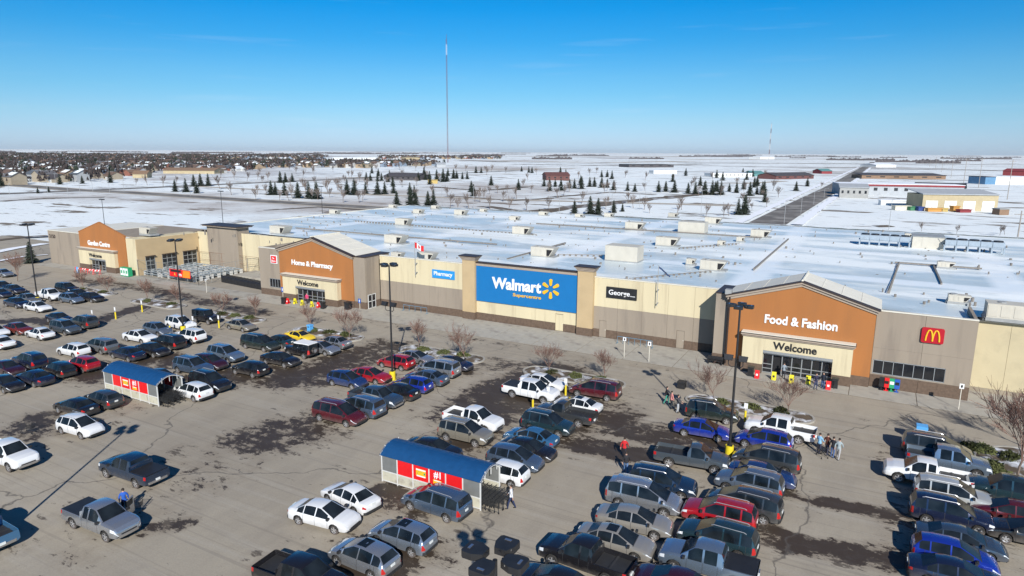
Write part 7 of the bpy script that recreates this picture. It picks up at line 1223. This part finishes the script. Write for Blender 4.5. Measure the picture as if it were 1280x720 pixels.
for a in [((16.5, 349.79), (45.32, 361.02), 16, 7.0, 'tan', 'palegrey', 'shed', 'tan workshop with four white garage doors', {'doors': 4}), ((-21.88, 454.9), (42.19, 471.64), 24, 6.6, 'palegrey', 'snow', 'flat', 'long pale building with a dark red roof band', {'stripe': 'red', 'wins': 12}), ((-20.69, 424.83), (-6.22, 426.5), 12, 5.8, 'grey', 'palegrey', 'shed', 'small grey shed building left of the red-banded building', {'wins': 5}), ((17.95, 482.23), (43.8, 481.46), 14, 4.8, 'dark', 'black', 'gable', 'black gabled shed behind the tan workshop', {}), ((-18.92, 771.49), (55.11, 803.3), 26, 3.6, 'brown', 'dark', 'shed', 'dark roofed low building behind the red-banded building', {'wins': 6}), ((0.37, 375.15), (11.66, 379.56), 3.2, 2.1, 'white', 'snow', 'flat', 'white trailer parked left of the tan workshop', {'name': 'box_trailer', 'cat': 'trailer', 'base': -0.25}), ((6.18, 343.1), (12.12, 346.94), 2.6, 1.6, 'cream', 'cream', 'flat', 'cream container in front of the white trailer', {'name': 'shipping_container', 'cat': 'container', 'base': -0.25}), ((12.05, 344.41), (15.0, 346.32), 2.6, 1.4, 'green', 'green', 'flat', 'green container beside the cream one', {'name': 'shipping_container', 'cat': 'container', 'base': -0.25}), ((15.07, 343.91), (17.23, 345.31), 2.4, 1.5, 'navy', 'navy', 'flat', 'navy blue container at the workshop corner', {'name': 'shipping_container', 'cat': 'container', 'base': -0.25}), ((18.59, 342.34), (23.75, 344.71), 2.4, 1.2, 'orange', 'orange', 'flat', 'long orange container before the garage doors', {'name': 'shipping_container', 'cat': 'container', 'base': -0.25}), ((24.12, 345.9), (26.2, 346.29), 2.4, 1.2, 'yellow', 'yellow', 'flat', 'yellowish container right of the long orange one', {'name': 'shipping_container', 'cat': 'container', 'base': -0.25}), ((28.2, 347.58), (30.5, 349.06), 2.4, 2.1, 'orange', 'orange', 'flat', 'upright orange container before the garage doors', {'name': 'shipping_container', 'cat': 'container', 'base': -0.25}), ((30.41, 344.32), (34.66, 347.05), 2.4, 1.0, 'red', 'red', 'flat', 'low red flatbed box before the garage doors', {'name': 'shipping_container', 'cat': 'container', 'base': -0.25}), ((43.6, 339.43), (47.13, 341.68), 4, 2.3, 'brown', 'grey', 'flat', 'rusty machine box right of the workshop', {'name': 'machine_box', 'cat': 'container', 'base': -0.25}), ((127.24, 1011.53), (154.26, 998.27), 26, 5.7, 'red', 'red', 'gable', 'bright red barn at the right horizon', {}), ((83.78, 698.3), (110.48, 709.11), 20, 6.0, 'white', 'snow', 'flat', 'white warehouse with a blue end below the red barn', {}), ((75.89, 692.5), (84.39, 698.75), 18, 6.0, 'blue', 'dark', 'flat', 'blue grey block at the left of the white warehouse', {}), ((-259.9, 538.03), (-243.26, 550.76), 18, 4.2, 'darkred', 'darkred', 'gable', 'dark red house group behind the spruces in the park', {'wins': 4}), ((-378.99, 1103.83), (-318.76, 1163.04), 40, 4.7, 'dark', 'black', 'flat', 'long dark roofed hall near the centre horizon', {'wins': 5}), ((-238.32, 784.02), (-215.8, 802.89), 14, 3.7, 'white', 'snow', 'flat', 'white storage building right of centre', {}), ((-155.38, 718.96), (-120.89, 746.42), 20, 3.7, 'white', 'snow', 'flat', 'long white industrial building right of centre', {'wins': 10}), ((-124.54, 773.71), (-113.46, 782.63), 20, 3.0, 'teal', 'teal', 'gable', 'teal roofed shed beside the white industrial building', {}), ((-89.84, 691.39), (-60.76, 738.87), 22, 3.5, 'darkred', 'dark', 'gable', 'dark red low building row by the road', {'wins': 5}), ((-67.62, 927.04), (-56.45, 936.4), 18, 3.4, 'red', 'teal', 'gable', 'small red and teal building beside the road', {}), ((-382.3, 465.59), (-349.71, 469.32), 22, 3.1, 'dark', 'dark', 'gable', 'dark roofed clubhouse in the park', {'wins': 6}), ((-307.42, 426.8), (-301.5, 431.18), 10, 2.4, 'yellow', 'yellow', 'flat', 'small yellow building right of the clubhouse', {}), ((-1296.07, 1368.8), (-1229.06, 1472.04), 50, 6.4, 'white', 'snow', 'flat', 'long white roofed school near the left horizon', {}), ((-1084.87, 1409.84), (-1062.49, 1441.55), 40, 7.1, 'tan', 'tan', 'gable', 'tan arena building near the mast', {}), ((-612.4, 874.33), (-602.5, 884.06), 20, 4.9, 'palegrey', 'palegrey', 'gable', 'pale blue grey church like block below the mast', {}), ((-476.15, 3110.04), (-428.28, 3191.65), 60, 10.3, 'white', 'snow', 'flat', 'white buildings at the foot of the second tower', {}), ((-13.66, 1463.02), (19.81, 1495.93), 40, 4.5, 'white', 'snow', 'gable', 'pale dome like shed at the right horizon', {}), ((-660.46, 447.24), (-611.51, 471.36), 22, 3.3, 'tan', 'brown', 'gable', 'large tan building at the front of the neighbourhood', {}), ((-575.13, 360.51), (-565.93, 367.76), 12, 3.5, 'tan', 'brown', 'gable', 'brown building at the front left of the neighbourhood', {})]: building(*a[:-1], **a[-1])
# ---- houses of the distant neighbourhood
rh = random.Random(11)
RC = [mat('shingle_'+n, c, .9, .15, .6) for n, c in (('brown', (.13,.085,.065)), ('grey', (.12,.12,.13)), ('dark', (.06,.055,.06)), ('umber', (.17,.11,.08)), ('slate', (.085,.10,.12)), ('snowed', (.66,.69,.72)))]
WC = [mat('siding_'+n, c, .85, .08, .6) for n, c in (('beige', (.33,.28,.21)), ('white', (.50,.50,.49)), ('grey', (.33,.34,.35)), ('brick', (.25,.10,.07)), ('tan', (.36,.27,.18)), ('blue', (.24,.30,.38)))]
def house_proto(k):
    w_, d, h = rh.uniform(9, 13), rh.uniform(8, 11), rh.choice((3.0, 3.4, 5.6)); wl, rf = WC[k % 6], RC[(k*5+k//6) % 6]; rise = d*.26
    W_ = MB().box(-w_/2,-d/2,0,w_/2,d/2,h).prism([(-d/2,h),(0,h+rise),(d/2,h)], 'x', -w_/2+.02, w_/2-.02).box(w_*.1,-d/2-2.5,0,w_/2,-d/2,2.6)
    R_ = MB().prism([(-d/2-.5,h-.2),(0,h+rise),(d/2+.5,h-.2),(d/2+.5,h+.1),(0,h+rise+.3),(-d/2-.5,h+.1)], 'x', -w_/2-.4, w_/2+.4).prism([(w_*.1-.3,2.6),(w_*.3,2.6+w_*.14),(w_/2+.3,2.6)], 'y', -d/2-2.8, -d/2+1)
    D_ = MB().box(w_*.15,-d/2-2.56,.1,w_*.45,-d/2-2.5,2.2); N_ = MB().box(-w_*.4,-d/2-.06,1.0,-w_*.2,-d/2,2.2).box(-w_*.1,-d/2-.06,1.0,w_*.05,-d/2,2.2)
    sn = MB().prism([(-.05,h+rise+.34),(d*.36,h+rise*.42),(d*.36,h+rise*.42+.06),(-.05,h+rise+.40)], 'x', -w_*.45, w_*.2)
    return W_, R_, D_, N_, sn, wl, rf
HP = []
for k in range(18):
    W_, R_, D_, N_, sn, wl, rf = house_proto(k); HP.append((W_, R_, D_, N_, sn, wl, rf, W_.mesh('wall', wl), R_.mesh('roof', rf), D_.mesh('garage_door', WC[1]), N_.mesh('window', GLASS), sn.mesh('roof_snow', SNOW)))
POLYS = [[(-515.28, 204.68), (-524.71, 265.84), (-537.16, 325.92), (-647.36, 409.39), (-780.16, 529.82), (-607.31, 474.88), (-2504.7, 1965.6), (-3882.59, 1563.22)], [(-607.31, 474.88), (-686.68, 565.66), (-781.74, 707.84), (-671.15, 746.9), (-683.18, 973.05), (-796.53, 1134.59), (-1164.01, 912.27)], [(-1575.67, 1235.69), (-1433.5, 1478.04), (-2315.74, 2388.7), (-2821.33, 2214.36)], [(-1347.31, 1624.97), (-1134.37, 1987.98), (-1563.93, 2740.73), (-2066.71, 2493.27)]]
BPOS = [(-259.9, 538.03), (-378.99, 1103.83), (-238.32, 784.02), (-155.38, 718.96), (-382.3, 465.59), (-307.42, 426.8), (-1296.07, 1368.8), (-1084.87, 1409.84), (-612.4, 874.33), (-476.15, 3110.04), (-660.46, 447.24), (-575.13, 360.51)]
def in_poly(x, y, P):
    c = False; j = len(P)-1
    for i in range(len(P)):
        if (P[i][1] > y) != (P[j][1] > y) and x < (P[j][0]-P[i][0])*(y-P[i][1])/(P[j][1]-P[i][1])+P[i][0]: c = not c
        j = i
    return c
HOUSES = []; rg = random.Random(12)
for (x0, x1, y0, y1, sx, sy, keep) in ((-1500, 0, 120, 1600, 16.5, 27, .95), (-4300, -1500, 120, 1600, 24, 38, .7), (-4300, 0, 1600, 3800, 27, 44, .6)):
    y = y0; row = 0
    while y < y1:
        x = x0
        while x < x1:
            X, Y = x+rg.uniform(-1.5, 1.5), y+rg.uniform(-1.5, 1.5); q = rg.random()
            if q < keep and any(in_poly(X, Y, P) for P in POLYS) and abs(X+423) > 16 and math.hypot(X+867, Y-1282) > 15 and not any(math.hypot(X-b[0], Y-b[1]) < 26 for b in BPOS): HOUSES.append((X, Y, (0 if row % 2 == 0 else 2) if rg.random() < .8 else 1))
            x += sx
        row += 1; y += sy*.62 if row % 2 else sy*1.38
HOUSES.sort(key=lambda h: math.hypot(h[0], h[1]))
NM = 300
for k, (x, y, rz) in enumerate(HOUSES[:NM]):
    p = HP[rh.randrange(18)]; near = k < 70
    t = thing('house', 'small %s house with a %s roof in the %s rows of the distant neighbourhood' % (p[5].name[7:], p[6].name[8:], 'nearest' if k < 70 else 'middle' if k < 180 else 'farther'), 'house', (x, y, -.3), rz*math.pi/2, 'houses of the distant neighbourhood')
    obj('wall', p[7], t); r_ = obj('roof', p[8], t); obj('roof_snow', p[11], r_)
    if near: obj('garage_door', p[9], t); obj('window', p[10], t)
far = MB(); fm = WC+RC+[SNOW]
for (x, y, rz) in HOUSES[NM:]:
    k = rh.randrange(18); p = HP[k]; c, s_ = math.cos(rz*math.pi/2), math.sin(rz*math.pi/2)
    for mb, mi in ((p[0], WC.index(p[5])), (p[1], 6+RC.index(p[6]))):
        b = len(far.v); far.v += [(x+vx*c-vy*s_, y+vx*s_+vy*c, vz-.3) for vx, vy, vz in mb.v]; far.f += [tuple(b+i for i in f) for f in mb.f]; far.m += [mi]*len(mb.f)
tag(far.build('far_houses', fm, recalc=False), 'dense mass of tiny houses toward the horizon', None, None, 'stuff')
# bare trees and bushes among the houses, read as one brown mass
tf = MB(); rt = random.Random(2)
for (x, y, rz) in HOUSES:
    for q in range(4):
        if rt.random() < .12: continue
        cx, cy = x+rt.uniform(-14, 14), y+rt.choice((-1, 1))*rt.uniform(9, 16); h = rt.uniform(4, 10); ev = rt.random() < .22
        for _ in range(15):
            a, b = rt.uniform(0, 6.28), rt.uniform(.25, 1); r = h*.32*(1-b*.6 if ev else math.sin(b*2.6)); z = h*b
            px_, py_ = cx+r*math.cos(a), cy+r*math.sin(a); i = len(tf.v); s = h*.16; u = rt.uniform(0, 6.28)
            tf.v += [(px_-s*math.cos(u), py_-s*math.sin(u), z-s), (px_+s*math.cos(u), py_+s*math.sin(u), z-s*.6), (px_, py_, z+s*1.3)]; tf.f.append((i, i+1, i+2)); tf.m.append(1 if ev else 0)
tag(tf.build('neighbourhood_trees', [mat('winter_thicket', (.052,.040,.038), .95, .3, .2), NEEDLE], recalc=False), 'brown bare trees standing between the distant houses', None, None, 'stuff')
# far shelter belts on the prairie
tb = MB(); rb = random.Random(4)
for (x, y, L, h) in [(-2468, 4082, 317, 6.9), (-8076, 3226, 340, 10.9), (-1015, 5292, 318, 10.0), (-6172, 3621, 224, 11.4), (-4520, 2072, 125, 10.1), (-4718, 4871, 535, 6.1), (-4143, 1910, 253, 6.5), (891, 4682, 132, 8.5), (-7634, 4351, 558, 7.0), (-2761, 15160, 492, 10.9), (-4032, 5118, 402, 8.9), (-9788, 11780, 1085, 11.8), (1093, 6115, 279, 8.2), (-938, 4874, 138, 7.4), (-3851, 4324, 444, 9.0), (-4680, 1964, 254, 9.1), (-5600, 4095, 327, 10.6), (-5668, 2945, 207, 10.2), (-9229, 3975, 443, 9.8), (-6799, 3059, 258, 7.7), (-1846, 3073, 192, 11.7), (-3549, 2218, 190, 7.1), (-420, 4056, 83, 7.6), (-589, 8155, 301, 6.1), (-5664, 2461, 548, 12.0), (-7434, 13774, 666, 10.7), (57, 5664, 204, 9.2), (-2533, 4235, 189, 11.7), (1129, 13009, 527, 11.2), (-2914, 2513, 215, 10.2), (-1675, 9867, 399, 7.5), (-964, 4741, 141, 11.3), (-5220, 7090, 444, 11.9), (-1942, 4594, 420, 11.8), (-621, 7159, 439, 11.4), (-273, 5877, 260, 8.2), (-704, 5751, 122, 10.3), (497, 5058, 420, 11.5), (-1788, 3779, 194, 6.6), (-5304, 5764, 668, 10.1), (-2082, 4530, 143, 9.2), (-1244, 7065, 266, 8.4), (-3407, 3374, 143, 6.5), (-3443, 3294, 348, 10.0), (1184, 8883, 197, 8.9), (-5626, 8300, 669, 8.0), (-6374, 4887, 691, 6.0), (-5540, 6160, 282, 8.6), (-3285, 2389, 223, 10.2), (-5821, 3585, 427, 11.1), (-5112, 4053, 520, 11.0), (-4787, 3555, 437, 8.4), (-1066, 4861, 438, 9.3), (-1548, 7459, 542, 7.9), (-3398, 6204, 293, 6.8), (-81, 3053, 261, 9.6), (289, 3179, 91, 9.8), (61, 2508, 187, 8.5), (-841, 2678, 136, 8.3), (-73, 3367, 115, 7.5), (503, 2897, 69, 11.0), (142, 2262, 102, 10.4), (118, 2234, 77, 11.3), (124, 2546, 69, 10.1), (-1022, 2172, 136, 9.9)]:
    n = int(L/(h*1.2)); ang = rb.uniform(-.15, .15)
    for i in range(n):
        q = (i/n-.5)*L; hh = h*rb.uniform(.5, 1.1); X, Y = x+q*math.cos(ang+.5), y+q*math.sin(ang+.5); w_ = h*.9
        tb.box(X-w_, Y-w_*.5, -1, X+w_, Y+w_*.5, hh*.7); tb.tube([(X, Y, hh*.5), (X, Y, hh)], [w_*.8, w_*.2], 5)
tag(tb.build('shelterbelt_woods', mat('far_woods', (.10,.09,.095), .95, .2, .01), recalc=False), 'dark tree belts strung along the horizon', None, None, 'stuff')
# ---- masts
def mast(x, y, H, w_, label, seg=10, bands=None):
    t = thing('radio_mast', label, 'mast', (x, y, -1)); n = 24
    for k in range(n):
        z0, z1 = H*k/n, H*(k+1)/n; b = MB(); pts = [(w_*math.cos(R(a)), w_*math.sin(R(a))) for a in (90, 210, 330)]
        for q in range(3):
            p, r_ = pts[q], pts[(q+1) % 3]; b.tube([(*p, z0), (*p, z1)], w_*.20, 4, cap=False); ns = 4
            for s in range(ns): za, zb = z0+(z1-z0)*s/ns, z0+(z1-z0)*(s+1)/ns; b.tube([(*p, za), (*r_, zb)], w_*.10, 3, cap=False)
        m_ = mat('mast_white', (.62,.60,.60), .6, .05) if (bands and bands(k/n)) else mat('mast_red', (.16,.045,.05), .6, .05)
        b.build('mast_section', m_, t, recalc=False)
    MB().tube([(0,0,H),(0,0,H*1.035)], w_*.25, 4).build('antenna', mat('mast_red', ()), t)
mast(-867, 1282, 266, 1.25, 'very tall thin red and white lattice mast standing alone against the sky', bands=lambda u: .84 < u < .93)
mast(-391, 2763, 135, 1.7, 'shorter pale lattice tower on the right near the horizon', bands=lambda u: int(u*7) % 2 == 0)
# ---- thin winter haze over the plain: one closed box of air below the sky
hz = tag(MB().box(-59000, -2900, -1.5, 59000, 89000, 290).build('haze', WHITE), None, None, None, 'stuff')
hm_ = bpy.data.materials.new('haze_air'); hm_.use_nodes = True; hm_.node_tree.nodes.clear()
v_ = hm_.node_tree.nodes.new('ShaderNodeVolumePrincipled'); v_.inputs['Density'].default_value = 1.3e-5; v_.inputs['Color'].default_value = (.85, .95, 1, 1)
o_ = hm_.node_tree.nodes.new('ShaderNodeOutputMaterial'); hm_.node_tree.links.new(v_.outputs[0], o_.inputs['Volume']); hz.data.materials.clear(); hz.data.materials.append(hm_)
